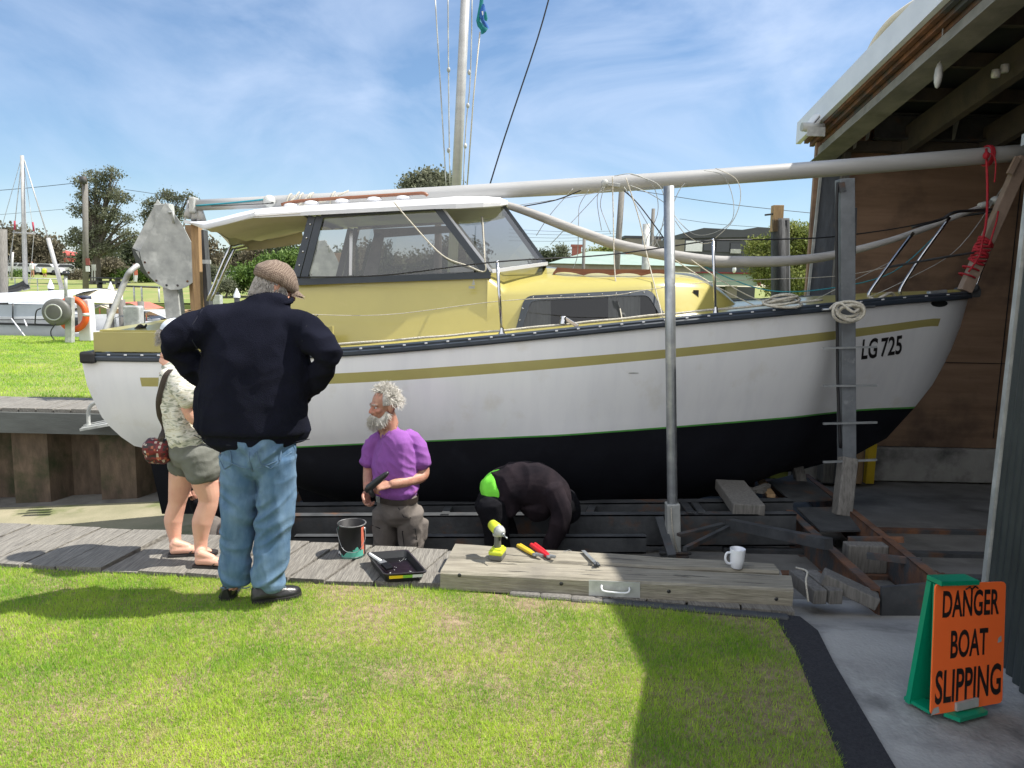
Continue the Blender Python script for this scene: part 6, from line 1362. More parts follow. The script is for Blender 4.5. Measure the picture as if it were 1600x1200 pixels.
tl = thing('grease_gun', 'black tapered hand tool held in both hands by the bearded man', 'hand tool', C(590, 755, -.24))
mb = MB(); mb.tube([C(572, 768, -.25), C(577, 762, -.25), C(592, 750, -.26), C(603, 741, -.27), C(607, 738, -.27)], [.018, .026, .024, .017, .010], seg=12); obj('barrel', mb, mt['black'], tl)
mb = MB(); mb.tube([C(577, 762, -.25), C(580, 770, -.25), C(584, 775, -.24)], [.018, .02, .016], seg=10); obj('grip', mb, mt['black'], tl)

# ---------------- D: bent worker under the hull
YE = 5.42
def D(px, py, dy=0.0): return at(px, py, YE + dy)
pdn = thing('person', 'worker in dark fleece bent double under the hull with lime shirt tail showing', 'person', (D(790, 870).x, YE, -.85))
bd = MB(); hq = D(884, 800, .12); Pd, M3d = head_shapes(bd, hq, (.55, .3, -.75), (.8, .1, .6), 1.0)
capsule(bd, [D(862, 765, .05), D(874, 782, .08), hq], [.075, .06, .058])
capsule(bd, [D(772, 762), D(800, 752), D(835, 752), D(862, 768, .03)], [.14, .15, .15, .12], flat=.75, up=(0, 0, 1))
for dy, wr in ((-.16, (852, 878)), (.18, (868, 872))):
    capsule(bd, [D(868, 775, dy), D(872, 820, dy), D(wr[0], wr[1], dy*.8)], [.052, .044, .03]); hand(bd, D(wr[0], wr[1], dy*.8), (0, 0, -1), (-1, 0, 0), 1, .6, 1)
for dy, kx in ((-.1, 772), (.12, 790)): capsule(bd, [D(770, 775, dy), D(kx + 6, 860, dy), D(kx - 4, 940, dy)], [.09, .062, .045])
bodyD = obj('body', fuse(bd, .007, 3), mt['skin2'], pdn)
hd_ = MB(); capsule(hd_, [D(790, 766), D(805, 757), D(838, 757), D(864, 775, .02), D(873, 795, .04)], [.170, .172, .172, .155, .095], flat=[1.0, .95, .92, .9, .95], up=(0, 0, 1), seg=26)
capsule(hd_, [D(862, 768, -.10), D(875, 795, -.15), D(872, 825, -.16), D(855, 862, -.14)], [.10, .078, .066, .052], seg=18); capsule(hd_, [D(862, 768, .12), D(878, 795, .18), D(878, 825, .18), D(868, 860, .15)], [.10, .075, .062, .05], seg=18)
capsule(hd_, [D(792, 775, -.06), D(800, 800, -.08)], [.11, .07], n=4); capsule(hd_, [D(838, 785, .0), D(846, 805, .0)], [.13, .09], n=4); 
hdf = fuse(hd_, .0075, 3, lambda p, n: .016*(1 - 2.3*abs(noise.noise(Vector((p.x*8 + p.z*3, p.y*6, p.z*3.0))))) - .008); obj('fleece', hdf, mt['hoodie'], pdn)
mb = MB(); capsule(mb, [D(887, 806, .12), D(883, 795, .12), D(876, 780, .10)], [.108, .125, .12], seg=18, n=4); hoodf = fuse(mb, .01, 3, wob(8, 8, 8, .008)); obj('hood', hoodf, mt['darkcloth'], pdn)
lime = MB(); capsule(lime, [D(767, 769), D(776, 766), D(788, 764)], [.130, .148, .158], flat=.98, up=(.3, 0, 1), seg=24, n=4); lf = fuse(lime, .009, 3, wob(9, 9, 5, .006, 3)); obj('shirt_tail', lf, mt['hiviz'], pdn)
tr = MB(); capsule(tr, [D(770, 778), D(766, 795)], [.135, .14], flat=.85, up=(1, 0, 0), seg=24, n=4)
for dy, kx in ((-.1, 772), (.12, 790)): capsule(tr, [D(768, 785, dy), D(kx + 6, 860, dy), D(kx - 4, 935, dy)], [.115, .09, .08], seg=18)
trd = fuse(tr, .009, 3, wob(8, 8, 9, .008)); obj('trousers', trd, mt['darkcloth'], pdn); fit(bodyD, [lf, hdf, trd, hoodf], thr=.3)
for dy in (-.1, .12): shoe(pdn, V(D(768, 950).x - .04, YE + dy, floor_z(-.1, 5.4)), V(D(768, 950).x + .22, YE + dy, floor_z(-.1, 5.4)), .05, nm='boot')
# ---------------- E: crouching helper beyond the woman
YF = 5.35
def G(px, py, dy=0.0): return at(px, py, YF + dy)
pe = thing('person', 'crouching helper in black mostly hidden behind the woman, one ruddy hand showing by her knee', 'person', (G(320, 850).x, YF, -1.0))
bd = MB(); he = G(352, 738, .05); head_shapes(bd, he, (.3, -.6, -.5), (0, 0, 1), .98); capsule(bd, [G(350, 770, .12), he + V(0, .03, -.05)], [.07, .058])
capsule(bd, [G(345, 850, .22), G(348, 810, .2), G(350, 775, .15)], [.14, .15, .13], flat=.8, up=(0, 1, 0))
capsule(bd, [G(332, 778, .1), G(316, 800, 0), G(301, 770, -.1)], [.05, .042, .028]); hand(bd, G(300, 770, -.1), (-.6, -.5, -.2), (0, .3, -1), 1.05, .7, -1)
capsule(bd, [G(368, 778, .1), G(375, 805, 0), G(360, 815, -.15)], [.05, .042, .028]); hand(bd, G(360, 815, -.15), (-.3, -.6, -.4), (0, .3, -1), 1.0, .5, 1)
for dx in (-12, 18): capsule(bd, [G(345 + dx, 850, .2), G(342 + dx, 825, -.15), G(345 + dx, 890, -.02)], [.085, .06, .045])
bodyE = obj('body', fuse(bd, .0075, 3), mt['skin2'], pe)
mb = MB(); capsule(mb, [G(345, 852, .22), G(348, 810, .2), G(350, 780, .15)], [.18, .185, .15], flat=.85, up=(0, 1, 0), seg=22); capsule(mb, [G(335, 778, .1), G(316, 800, 0), G(306, 780, -.07)], [.075, .062, .046]); capsule(mb, [G(366, 778, .1), G(375, 805, 0), G(364, 814, -.12)], [.075, .062, .046])
jkf = fuse(mb, .009, 3, wob(8, 8, 8, .01)); obj('jacket', jkf, mt['darkcloth'], pe)
mb = MB()
for dx in (-12, 18): capsule(mb, [G(345 + dx, 850, .2), G(342 + dx, 825, -.15), G(345 + dx, 885, -.02)], [.11, .085, .07])
tre = fuse(mb, .009, 3, wob(8, 8, 8, .008)); obj('trousers', tre, mt['cargo'], pe); fit(bodyE, [jkf, tre])
mb = MB(); capsule(mb, [he + V(0, 0, .06), he + V(0, -.01, .075)], [.092, .08], n=3); obj('beanie', fuse(mb, .008, 3), mt['darkcloth'], pe)
for dx in (-12, 18): shoe(pe, V(G(345+dx, 890).x, YF + .0, floor_z(-2.2, 5.3)), V(G(345+dx, 890).x, YF - .24, floor_z(-2.2, 5.3)), .045, nm='boot')
for q in ([(322, 483), (314, 505), (313, 530), (322, 556)], [(497, 492), (486, 508), (481, 530), (484, 552)], [(303, 680), (330, 684), (370, 687), (420, 688), (462, 689), (484, 686)]): seam('knit_seam', q, pa, mt['knit_rib'], jvb, YA, .0022, .0005)
# ================================================================== SMALL OBJECTS ON THE BOARDWALK
# paint can
cc = atz(550, 866, .012)
t = thing('paint_can', 'open black paint can with green and red drips on the boardwalk', 'paint can', cc)
mb = MB(); mb.lathe(cc, [(.001, .001), (.079, .001), (.081, .006), (.079, .012), (.079, .185), (.083, .19), (.083, .195), (.073, .195), (.072, .12), (.001, .12)], 40); obj('can_body', mb, mt['can'], t)
mb = MB(); mb.tube([cc + V(.082*math.cos(a), .082*math.sin(a), .193) for a in np.linspace(0, 2*math.pi, 33)], .0042, seg=6, caps=False); mb.tube([cc + V(.080*math.cos(a), .080*math.sin(a), .006) for a in np.linspace(0, 2*math.pi, 33)], .003, seg=6, caps=False); obj('rim', mb, mt['can_rim'], t)
mb = MB(); mb.grid([[cc + V(.0802*math.cos(a), .0802*math.sin(a), z + .03*(z < .02)*0) for a in np.linspace(-.62, -.30, 6)] for z in (.015, .08, .15, .183)]); obj('red_drip', mb, mt['red_paint'], t)
mb = MB(); rows = [[cc + V(.0804*math.cos(a), .0804*math.sin(a), z*(.012) if z == 0 else .012 + .035*abs(math.sin(a*3.1)) + .055*math.exp(-((a+1.0)/.18)**2)) for a in np.linspace(-2.2, -.4, 24)] for z in (0, 1)]; mb.grid(rows); obj('green_drip', mb, M('mint_paint', (.10, .42, .33), rough=.5), t)
mb = MB(); rows = [[cc + V(.0804*math.cos(a), .0804*math.sin(a), z + .006*math.sin(a*20)) for a in np.linspace(-2.75, -2.25, 10)] for z in (.02, .035)]; mb.grid(rows); obj('label_scrap', mb, mt['label_w'], t)
mb = MB(); mb.lathe(cc + V(.081, -.02, .165), [(.001, .006), (.009, .004), (.012, 0)], 10, axis=(1, -.25, 0)); mb.tube(smooth_path([cc + V(.083, -.02, .165), cc + V(.088, -.05, .11), cc + V(.05, -.088, .05), cc + V(-.03, -.09, .06), cc + V(-.08, -.03, .15), cc + V(-.083, 0, .165)], 5), .0018, seg=5); obj('wire_handle', mb, mt['steel'], t)
# roller tray
ta, tb2, tc_, td = [atz(x, y, .07) for x, y in ((601, 897), (666, 893), (636, 859), (574, 864))]
t = thing('paint_tray', 'black roller tray wet with paint and a brush at the boardwalk edge', 'paint tray', (ta.x, ta.y, .012))
def rr(pts, dz, ins):
    c = sum(pts, V(0, 0, 0))/4; out = []
    for p in pts: q = c + (p-c)*ins; q.z = p.z + dz; out.append(q)
    o = []
    for i in range(4):
        p0, p1, p2 = out[i-1], out[i], out[(i+1) % 4]; a = p1 + (p0-p1).normalized()*.025; b_ = p1 + (p2-p1).normalized()*.025
        for k in range(5): s_ = k/4; o.append(a*(1-s_)**2 + p1*2*s_*(1-s_) + b_*s_*s_)
    return o
Q = [ta, tb2, tc_, td]; mb = MB(); R1 = rr(Q, -.006, 1.04); R2 = rr(Q, .0, 1.05); R3 = rr(Q, .0, .97); R4 = rr(Q, -.040, .86); O1 = rr(Q, -.008, .985); O2 = rr(Q, -.056, .88)
mb.grid([R1, R2, R3, R4], closed=True, smooth=False); mb.add(R4, [tuple(range(20))]); mb.grid([R1, O1, O2], closed=True, smooth=False); mb.add(O2, [tuple(range(20))]); obj('tray', mb, mt['black'], t)
R5 = rr(Q, -.034, .865); mb = MB(); mb.add(R5, [tuple(range(20))]); obj('wet_paint', mb, mt['paint_black'], t)
mb = MB(); c5 = sum(R5, V(0, 0, 0))/20
for _ in range(46):
    s_ = random.random(); a = random.choice(R5).lerp(c5, random.uniform(.05, .5) if s_ < .8 else random.random()); mb.ell(a + V(0, 0, .001), (random.uniform(.0012, .004), random.uniform(.001, .003), .0012), 6, 4)
obj('paint_fleck', mb, mt['label_w'], t, kind='stuff')
fr_d = (tb2 - ta).normalized(); f_o = V(fr_d.y, -fr_d.x, 0)
e0 = (O1[0] + O2[0])/2
for i, (a, b_, m_) in enumerate(((.10, .36, 'label_y'), (.36, .44, 'label_y'), (.44, .68, 'label_g'), (.68, .93, 'label_w'))):
    A1 = (ta.lerp(tb2, a)); A2 = ta.lerp(tb2, b_); c_ = sum(Q, V(0, 0, 0))/4
    pts = []
    for p, ins, dz in ((A1, .958, -.030), (A2, .958, -.030), (A2, .985, -.012), (A1, .985, -.012)):
        q = c_ + (p - c_)*ins; q.z = p.z + dz; pts.append(q + f_o*.006)
    mb = MB(); mb.prism(pts, f_o*-.002); obj('label', mb, mt[m_], t)
br = thing('paint_brush', 'clear handled paint brush resting on the left edge of the black tray', 'brush', at(580, 880, ta.y + .06))
b0 = td.lerp(ta, .15) + V(.0, 0, .012); b1 = td.lerp(ta, .75) + V(.05, .02, .0)
mb = MB(); capsule(mb, [b0, b0.lerp(b1, .55)], [.009, .011], n=4, seg=10); obj('handle', mb, mt['label_w'], br); mb = MB(); mb.bar(b0.lerp(b1, .55), b0.lerp(b1, .72), .04, .012); obj('ferrule', mb, mt['steel'], br); mb = MB(); mb.bar(b0.lerp(b1, .72), b1 + V(0, 0, -.01), .042, .012); obj('bristles', mb, mt['paint_black'], br)
# cordless drill
ZB = ZT + .004
dc = atz(777, 872, ZB)
t = thing('cordless_drill', 'lime green cordless driver standing upright on its battery on the pale timber', 'drill', dc)
Rz = Matrix.Rotation(-.25, 3, 'Z')
mb = MB(); mb.box(dc + V(0, 0, .016), (.078, .10, .032), rot=Rz, bev=.008); obj('battery_foot', mb, mt['tool_grey'], t)
mb = MB(); mb.box(dc + V(0, 0, .042), (.080, .105, .026), rot=Rz, bev=.009); mb.box(dc + V(0, .005, .058), (.06, .075, .014), rot=Rz, bev=.006); obj('battery', mb, mt['lime_tool'], t)
mb = MB(); capsule(mb, [dc + V(0, .012, .062), dc + V(0, .004, .10), dc + V(0, .012, .14)], [.022, .019, .022], flat=1.3, up=(0, 1, 0), seg=14, n=5); obj('grip', fuse(mb, .003, 2), mt['tool_grey'], t)
hd2 = dc + V(.0, .0, .165); dv = V(.45, -.85, -.12).normalized()
mb = MB(); mb.tube([hd2 - dv*.078, hd2 - dv*.07, hd2 - dv*.03, hd2 + dv*.015], [.02, .029, .032, .031], seg=18); obj('motor_housing', mb, mt['lime_tool'], t)
mb = MB(); mb.tube([hd2 + dv*.012, hd2 + dv*.03, hd2 + dv*.045, hd2 + dv*.06], [.033, .031, .024, .013], seg=18); mb.tube([hd2 + V(0, 0, -.035), hd2 + V(0, 0, -.02)], [.026, .03], seg=14); obj('gearbox', mb, mt['galv_dull'], t)
mb = MB(); mb.tube([hd2 + dv*.055, hd2 + dv*.075], .009, seg=10); mb.tube([hd2 + dv*.07, hd2 + dv*.115], .0035, seg=6); obj('bit', mb, mt['steel'], t)
mb = MB(); mb.box(hd2 + V(.012, -.02, -.04), (.012, .018, .03), bev=.003); obj('trigger', mb, mt['black'], t)
def onb(px, py, h=0.0): return atz(px, py, ZB + h)
# pliers
def pliers(name, label, h0, h1, jaw, m_, sp=.018, hr=.011):
    t = thing(name, label, 'pliers', h0); d = (h1-h0).normalized(); s_ = V(-d.y, d.x, 0)
    for k in (-1, 1):
        mb = MB(); capsule(mb, [h0 + s_*sp*k*1.2, h0.lerp(h1, .55) + s_*sp*k, h1 + s_*.004*k], [hr, hr*1.05, hr*.7], seg=10, n=5); obj('grip', mb, m_, t)
    dj = (jaw-h1).normalized(); sj = V(-dj.y, dj.x, 0); mb = MB(); mb.lathe(h1 + V(0, 0, -.006), [(.001, 0), (.016, 0), (.016, .014), (.001, .016)], 14); obj('pivot', mb, mt['steel'], t)
    for k in (-1, 1):
        mb = MB(); mb.prism([h1 + sj*k*.014, jaw + sj*k*.004 + sj*k*.004, jaw + sj*k*.001, h1 + sj*k*.002], (0, 0, .012)); obj('jaw', mb, mt['steel'], t)
pliers('yellow_pliers', 'old pliers with yellow and grey grips on the timber beside the drill', onb(811, 852, .008), onb(836, 867, .008), onb(848, 870, .008), mt['yellow_plastic'], .007)
pliers('red_pliers', 'pliers with bright red grips on the timber', onb(833, 851, .01), onb(858, 870, .008), onb(868, 872, .008), mt['red_plastic'], .010, .013)
t = thing('putty_scraper', 'small steel hooked scraper lying on the timber right of the pliers', 'scraper', onb(912, 860))
mb = MB(); mb.bar(onb(911, 860, .006), onb(930, 879, .006), .022, .003); obj('blade', mb, mt['steel'], t); mb = MB(); mb.bar(onb(930, 879, .008), onb(934, 884, .008), .03, .01); mb.bar(onb(934, 884, .008), onb(931, 878, .03), .02, .004); obj('hook', mb, mt['rust'], t)
t = thing('loose_nail', 'tiny bent nail on the timber beyond the red pliers', 'nail', onb(885, 860)); mb = MB(); mb.tube([onb(880, 862, .003), onb(890, 859, .003), onb(893, 861, .006)], .0015, seg=5); obj('shank', mb, mt['steel'], t)
# mug
mc = atz(1151, 887, ZT - .006)
t = thing('mug', 'white china mug standing on the shaded end of the timbers', 'mug', mc)
mb = MB(); mb.lathe(mc, [(.001, .001), (.030, .001), (.033, .004), (.040, .05), (.0425, .108), (.0425, .110), (.0395, .110), (.037, .05), (.030, .008), (.001, .008)], 36); obj('cup', mb, mt['mug'], t)
mb = MB(); mb.tube(smooth_path([mc + V(-.039, -.006, .088), mc + V(-.062, -.012, .088), mc + V(-.070, -.014, .06), mc + V(-.058, -.012, .032), mc + V(-.035, -.006, .024)], 6), .0055, seg=8, flat=1.3); obj('handle', mb, mt['mug'], t)
# ---------------- danger sign
t = thing('danger_sign', 'orange danger sign board on a green plastic A-frame on the concrete', 'sign', atz(1500, 1115, 0))
BL = atz(1454, 1118, .028); BRr = atz(1566, 1098, .028); TL = at(1462, 912, BL.y + .07); TR = at(1572, 909, BRr.y + .07)
nn_ = (BRr - BL).cross(TL - BL).normalized()
if nn_.y > 0: nn_ = -nn_
def bq(u, v_): return BL.lerp(BRr, u).lerp(TL.lerp(TR, u), v_)
def rquad(r_=.018):
    w_ = (BRr-BL).length; h_ = (TL-BL).length; o = []
    for cx, cy, sx, sy in ((0, 0, 1, 1), (1, 0, -1, 1), (1, 1, -1, -1), (0, 1, 1, -1)):
        for k in range(5):
            a = k/4*math.pi/2; p = (r_*(1-math.sin(a)), r_*(1-math.cos(a))) if (sx*sy > 0) else (r_*(1-math.cos(a)), r_*(1-math.sin(a)))
            if sx*sy > 0: p = (r_*(1-math.sin(a)), r_*(1-math.cos(a)))
            o.append((cx + sx*p[0]/w_, cy + sy*p[1]/h_))
    # order corners consistently
    res = []
    for i in range(4):
        c_ = o[i*5:(i+1)*5]
        if i in (0, 2): c_ = sorted(c_, key=lambda q: (-q[1] if i == 0 else q[1]))
        if i == 1: c_ = sorted(c_, key=lambda q: q[0])
        if i == 3: c_ = sorted(c_, key=lambda q: -q[0])
        res += c_
    return res
pts = [bq(u, v_) for u, v_ in rquad()]
mb = MB(); mb.prism(pts, -nn_*.006); obj('board', mb, mt['orange'], t)
def board_text(txt, u0, u1, v0, v1):
    m_ = text_mb(txt, (0, 0, 0), (1, 0, 0), (0, 1, 0), 1, 1, 0); o = MB(); o.add([bq(u0 + (u1-u0)*p[0], v0 + (v1-v0)*p[1]) + nn_*.0015 for p in m_.v], m_.f); return o
for nm, a in (('DANGER', (.105, .905, .735, .945)), ('BOAT', (.235, .76, .415, .635)), ('SLIPPING', (.045, .965, .075, .335))): obj('lettering', board_text(nm, *a), mt['letter'], t)
mb = MB(); mb.add([bq(.0, .0) + nn_*.001, bq(.12, .012) + nn_*.001, bq(.1, .06) + nn_*.001, bq(.03, .05) + nn_*.001], [(0, 1, 2, 3)]); obj('scrape', mb, mt['galv_dull'], t); mb = MB(); mb.add([bq(.90, .50) + nn_*.001, bq(.96, .51) + nn_*.001, bq(.95, .56) + nn_*.001, bq(.91, .54) + nn_*.001], [(0, 1, 2, 3)]); obj('scrape', mb, mt['galv_dull'], t)
mb = MB(); c_ = bq(.5, .955) + nn_*.004; mb.tube([c_ + (BRr-BL).normalized()*x_ + V(0, 0, z_) for x_, z_ in ((-.03, .0), (-.012, .008), (0, -.004), (.014, .008), (.03, -.002))], .003, seg=5); obj('wire_tie', mb, mt['black'], t)
mb = MB(); mb.prism([bq(.32, .01) + nn_*.002, bq(.62, .02) + nn_*.002, bq(.62, .085) + nn_*.002, bq(.32, .07) + nn_*.002], nn_*.012); obj('clamp_plate', mb, mt['galv_dull'], t)
back = -nn_; back.z = 0; back.normalize(); bx3 = (BRr - BL).normalized(); bx3.z = 0
mb = MB(); a0 = bq(.08, .985) + back*.01; a1 = bq(.5, .985) + back*.01
F0 = bq(.0, .0); F0 = V(F0.x, F0.y, .03)
ap0 = bq(.02, 1.0) + back*.05 + V(0, 0, -.006); ap1 = bq(.55, 1.0) + back*.05 + V(0, 0, -.006)
g0_ = atz(1414, 1096, .01); g1_ = g0_ + (BRr-BL)*.62
mb.prism([ap0, ap1, V(g1_.x, g1_.y, .01), V(g0_.x, g0_.y, .01)], back*-.022 + V(0, 0, 0)); obj('rear_leg', mb, mt['green_plastic'], t)
mb = MB(); mb.prism([ap0 + back*-.045, ap1 + back*-.045, bq(.62, .02) + back*.012, bq(.06, .02) + back*.012], back*.014); obj('front_leg', mb, mt['green_plastic'], t)
mb = MB(); mb.prism([ap0 + V(0, 0, .004), ap1 + V(0, 0, .004), ap1 + V(0, 0, .004) - back*.07, ap0 + V(0, 0, .004) - back*.07], (0, 0, .018)); obj('top_hinge', mb, mt['green_plastic'], t)
mb = MB(); mb.prism([atz(1412, 1093, .012), atz(1428, 1088, .012), atz(1462, 1104, .012), atz(1452, 1116, .012)], (0, 0, .014)); mb.prism([atz(1474, 1119, .012), atz(1500, 1129, .012), atz(1543, 1117, .012), atz(1525, 1104, .012)], (0, 0, .016)); obj('foot', mb, mt['green_plastic'], t)
# stern step frame (grey tube and slatted step hanging at the far walkway)
t = thing('boarding_step', 'grey slatted step with bent tube handle hanging at the far walkway by the stern', 'step', at(140, 668, 8.8))
mb = MB(); mb.tube(smooth_path([at(139, 668, 8.7), at(138, 645, 8.7), at(142, 634, 8.7), at(151, 628, 8.7)], 5), .022, seg=8); obj('handle', mb, mt['galv_dull'], t)
for k in range(3): mb = MB(); mb.bar(at(127 + 3*k, 671 - 3*k, 8.6 + .1*k), at(172, 663 - 3*k, 8.6 + .1*k), .07, .03); obj('slat', mb, mt['galv_dull'], t)

# debris and weed heap on the ramp
def leafmass(n, cen, rad, size, seed, flat=False):
    rs = np.random.default_rng(seed); p = rs.normal(0, 1, (n, 3)); p /= np.linalg.norm(p, axis=1)[:, None]; p *= rs.uniform(.35, 1, (n, 1))**.5; p = p*np.array(rad) + np.array(cen); return p
def quads(p, size, seed, up=0.0):
    rs = np.random.default_rng(seed); n = len(p); a = rs.normal(0, 1, (n, 3)); a /= np.linalg.norm(a, axis=1)[:, None]; b = rs.normal(0, 1, (n, 3)); b = np.cross(a, b); b /= np.linalg.norm(b, axis=1)[:, None]
    s = size*rs.uniform(.5, 1.4, (n, 1)); s2 = s*rs.uniform(.35, .7, (n, 1)); v = np.stack([p - a*s, p + b*s2, p + a*s, p - b*s2], 1).reshape(-1, 3); return v, np.arange(4*n).reshape(-1, 4), np.repeat(np.clip(rs.normal(.5, .25, n), 0, 1), 4)
pp = []
for k in range(900):
    px = random.uniform(215, 345); s_ = (px-200)/140; py = 822 - 22*s_*random.random() + 4; q = at(px, py, random.uniform(4.95, 6.0)); q.z = floor_z(q.x, q.y) + .02 + .12*s_*random.random(); pp.append(q[:])
v_, f_, c_ = quads(np.array(pp), .03, 5)
mt['debris'] = M('dry_weed', (.14, .10, .06), (.26, .20, .13), rough=1, scale=8, bump=0, attr=True)
fast('weed_debris', v_, f_, mt['debris'], label='heap of dry weed and bark on the ramp', cat='debris', kind='stuff', col=c_)

# ================================================================== BACKGROUND
def tree(label, x, y, H, blobs, mat, n, size, tr=.2, trunk_top=.5, group=None, cat='tree', seed=0, z0=0.0, limbs=True, fork=None, name='tree', thr=-.05, shell=.35):
    """blobs: (dx, dy, z, rx, ry, rz) relative to the foot"""
    t = thing(name, label, cat, (x, y, z0), group); rs = np.random.default_rng(seed + 50); base = V(x, y, z0)
    fk = base + V(*(fork or (0, 0, H*trunk_top))); mb = MB(); mb.tube(smooth_path([base - V(0, 0, .2), base.lerp(fk, .5) + V(tr*.4, 0, 0), fk], 4), [tr*(1.2 - .5*i/8) for i in range(9)], seg=9)
    if limbs:
        for i, b_ in enumerate(blobs):
            c_ = base + V(b_[0], b_[1], b_[2]); md = fk.lerp(c_, .5) + V(rs.uniform(-.3, .3), 0, rs.uniform(0, .3))*b_[3]*.3; P_ = smooth_path([fk - V(0, 0, tr), md, c_ + V(0, 0, b_[5]*.3)], 4); mb.tube(P_, [tr*.55*(1 - .8*k/(len(P_)-1)) for k in range(len(P_))], seg=6)
            for k in range(3):
                e_ = c_ + V(rs.uniform(-1, 1)*b_[3], rs.uniform(-1, 1)*b_[4], rs.uniform(-.5, .9)*b_[5])*.75; mb.tube([md, md.lerp(e_, .5) + V(0, 0, .1), e_], [tr*.25, tr*.16, tr*.05], seg=5)
    obj('trunk', mb, mt['bark'], t)
    vol = np.array([b_[3]*b_[4]*b_[5] for b_ in blobs])**.67; cnt = (n*vol/vol.sum()).astype(int); P_ = []
    for b_, c in zip(blobs, cnt):
        nc = max(6, int(c/26)); d = rs.normal(0, 1, (nc, 3)); d /= np.linalg.norm(d, axis=1)[:, None]; r_ = rs.uniform(shell, 1.05, (nc, 1)); cc_ = d*r_*np.array(b_[3:6]) + np.array([x + b_[0], y + b_[1], z0 + b_[2]])
        cl = np.repeat(cc_, 26, 0) + rs.normal(0, 1, (nc*26, 3))*size*2.6*np.array([1, 1, .7]); P_.append(cl)
    P_ = np.concatenate(P_); v_, f_, c_ = quads(P_, size, seed + 9); fast('crown', v_, f_, mt[mat], t, col=c_); return t
# distant tree lines (each tree its own)
def row_tree(label, px, pyb, pyt, Y, wpx, mat, group, seed, n=9000, sz=.22, z0=0.0, name='tree', cat='tree'):
    p = at(px, pyb, Y); top_ = at(px, pyt, Y); w_ = wpx/FPX*Y; H = top_.z - z0; rs = np.random.default_rng(seed); bl = []
    for k in range(7):
        a = rs.uniform(-1, 1); zz = rs.uniform(.3, .78); wd = w_*.5*(1 - abs(a)*.55)
        bl.append((a*w_*.36, rs.uniform(-.3, .3)*w_*.4, H*zz, w_*rs.uniform(.16, .28), w_*rs.uniform(.16, .28), H*rs.uniform(.16, .26)))
    bl.append((0, 0, H*.5, w_*.33, w_*.3, H*.36)); bl.append((-w_*.26, 0, H*.25, w_*.24, w_*.24, H*.24)); bl.append((w_*.26, 0, H*.25, w_*.24, w_*.24, H*.24)); bl.append((0, 0, H*.86, w_*.18, w_*.18, H*.13))
    return tree(label, p.x, Y, H, bl, mat, n, sz, tr=max(.08, H*.025), trunk_top=.35, group=group, seed=seed, z0=z0, name=name, cat=cat)
GR = 'trees behind the marina park'
for i, (lb, px, pyt, Y, wpx, m_, n, sz) in enumerate((
    ('broad brown green tree at the far left behind the yacht mast', 18, 352, 110, 80, 'leaf_brown', 9000, .28),
    ('rounded brown green tree right of the yacht mast', 62, 366, 105, 62, 'leaf_brown', 7000, .26),
    ('low dark tree between the yacht mast and the red roofed building', -30, 360, 110, 70, 'leaf_brown', 5000, .28),
    ('dark pine like tree beneath the tall gum', 158, 386, 85, 66, 'leaf_dark', 7000, .2),
    ('dark bushy tree behind the galvanised plates', 205, 378, 95, 66, 'leaf_dark', 7000, .22),
    ('dark tree rising behind the galvanised plates on the left', 262, 384, 95, 60, 'leaf_dark', 6000, .22),
    ('brown green tree under the canopy beyond the park', 322, 372, 90, 74, 'leaf_brown', 8000, .22),
    ('dark tree at centre of the gap below the canopy', 372, 390, 95, 50, 'leaf_dark', 5000, .22),
    ('pale topped tree right of centre below the canopy', 402, 386, 90, 54, 'leaf_brown', 6000, .2),
    ('dark feathery tree seen through the cabin glass', 452, 380, 90, 70, 'leaf_dark', 6000, .22),
    ('spreading dark tree seen through the long side window', 590, 378, 60, 120, 'leaf_dark', 9000, .16),
    ('dark tree seen through the front of the side window', 700, 372, 62, 120, 'leaf_dark', 9000, .16))):
    row_tree(lb, px, 430, pyt, Y, wpx, m_, GR, 100 + i, n, sz, z0=.6)
# the tall gum with open crown
def px_tree(label, px, Y, base_py, blobs, mat, n, sz, tr, forkpy, group=None, seed=0, z0=.4, cat='tree', shell=.3):
    x = at(px, base_py, Y).x; bl = []
    for bx_2, by, rx, rz in blobs: q = at(bx_2, by, Y); bl.append((q.x - x, random.uniform(-.4, .4)*rx/FPX*Y, q.z - z0, rx/FPX*Y, rx/FPX*Y, rz/FPX*Y))
    fk = at(px + 4, forkpy, Y); return tree(label, x, Y, 10, bl, mat, n, sz, tr=tr, group=group, seed=seed, z0=z0, fork=(fk.x - x, 0, fk.z - z0), cat=cat, shell=shell)
px_tree('tall open crowned gum tree behind the timber utility pole', 146, 66, 438, [(150, 278, 20, 9), (175, 272, 14, 7), (128, 285, 10, 7), (138, 305, 16, 10), (165, 300, 20, 12), (188, 308, 14, 10), (128, 328, 16, 9), (150, 330, 14, 12), (175, 335, 18, 10), (196, 342, 10, 6), (112, 376, 14, 8), (128, 365, 14, 9), (150, 362, 16, 10), (172, 358, 12, 8), (200, 365, 14, 6), (215, 370, 8, 5), (150, 390, 22, 12), (175, 385, 16, 12)], 'leaf_olive', 15000, .095, .38, 395, seed=3, shell=.5)
px_tree('smaller gum tree showing above the galvanised plates', 262, 70, 438, [(262, 305, 12, 7), (240, 318, 12, 8), (278, 310, 10, 6), (295, 306, 6, 5), (232, 335, 10, 8), (250, 335, 14, 10), (275, 335, 14, 12), (236, 352, 9, 7), (262, 360, 18, 14)], 'leaf_olive', 7000, .10, .25, 370, seed=4, shell=.5)
px_tree('dark gum crown showing above the lowered mast', 680, 45, 430, [(672, 276, 20, 8), (650, 283, 14, 6), (695, 282, 14, 6), (640, 290, 12, 6), (676, 296, 30, 10)], 'leaf_olive', 7000, .10, .25, 330, seed=5, z0=0)
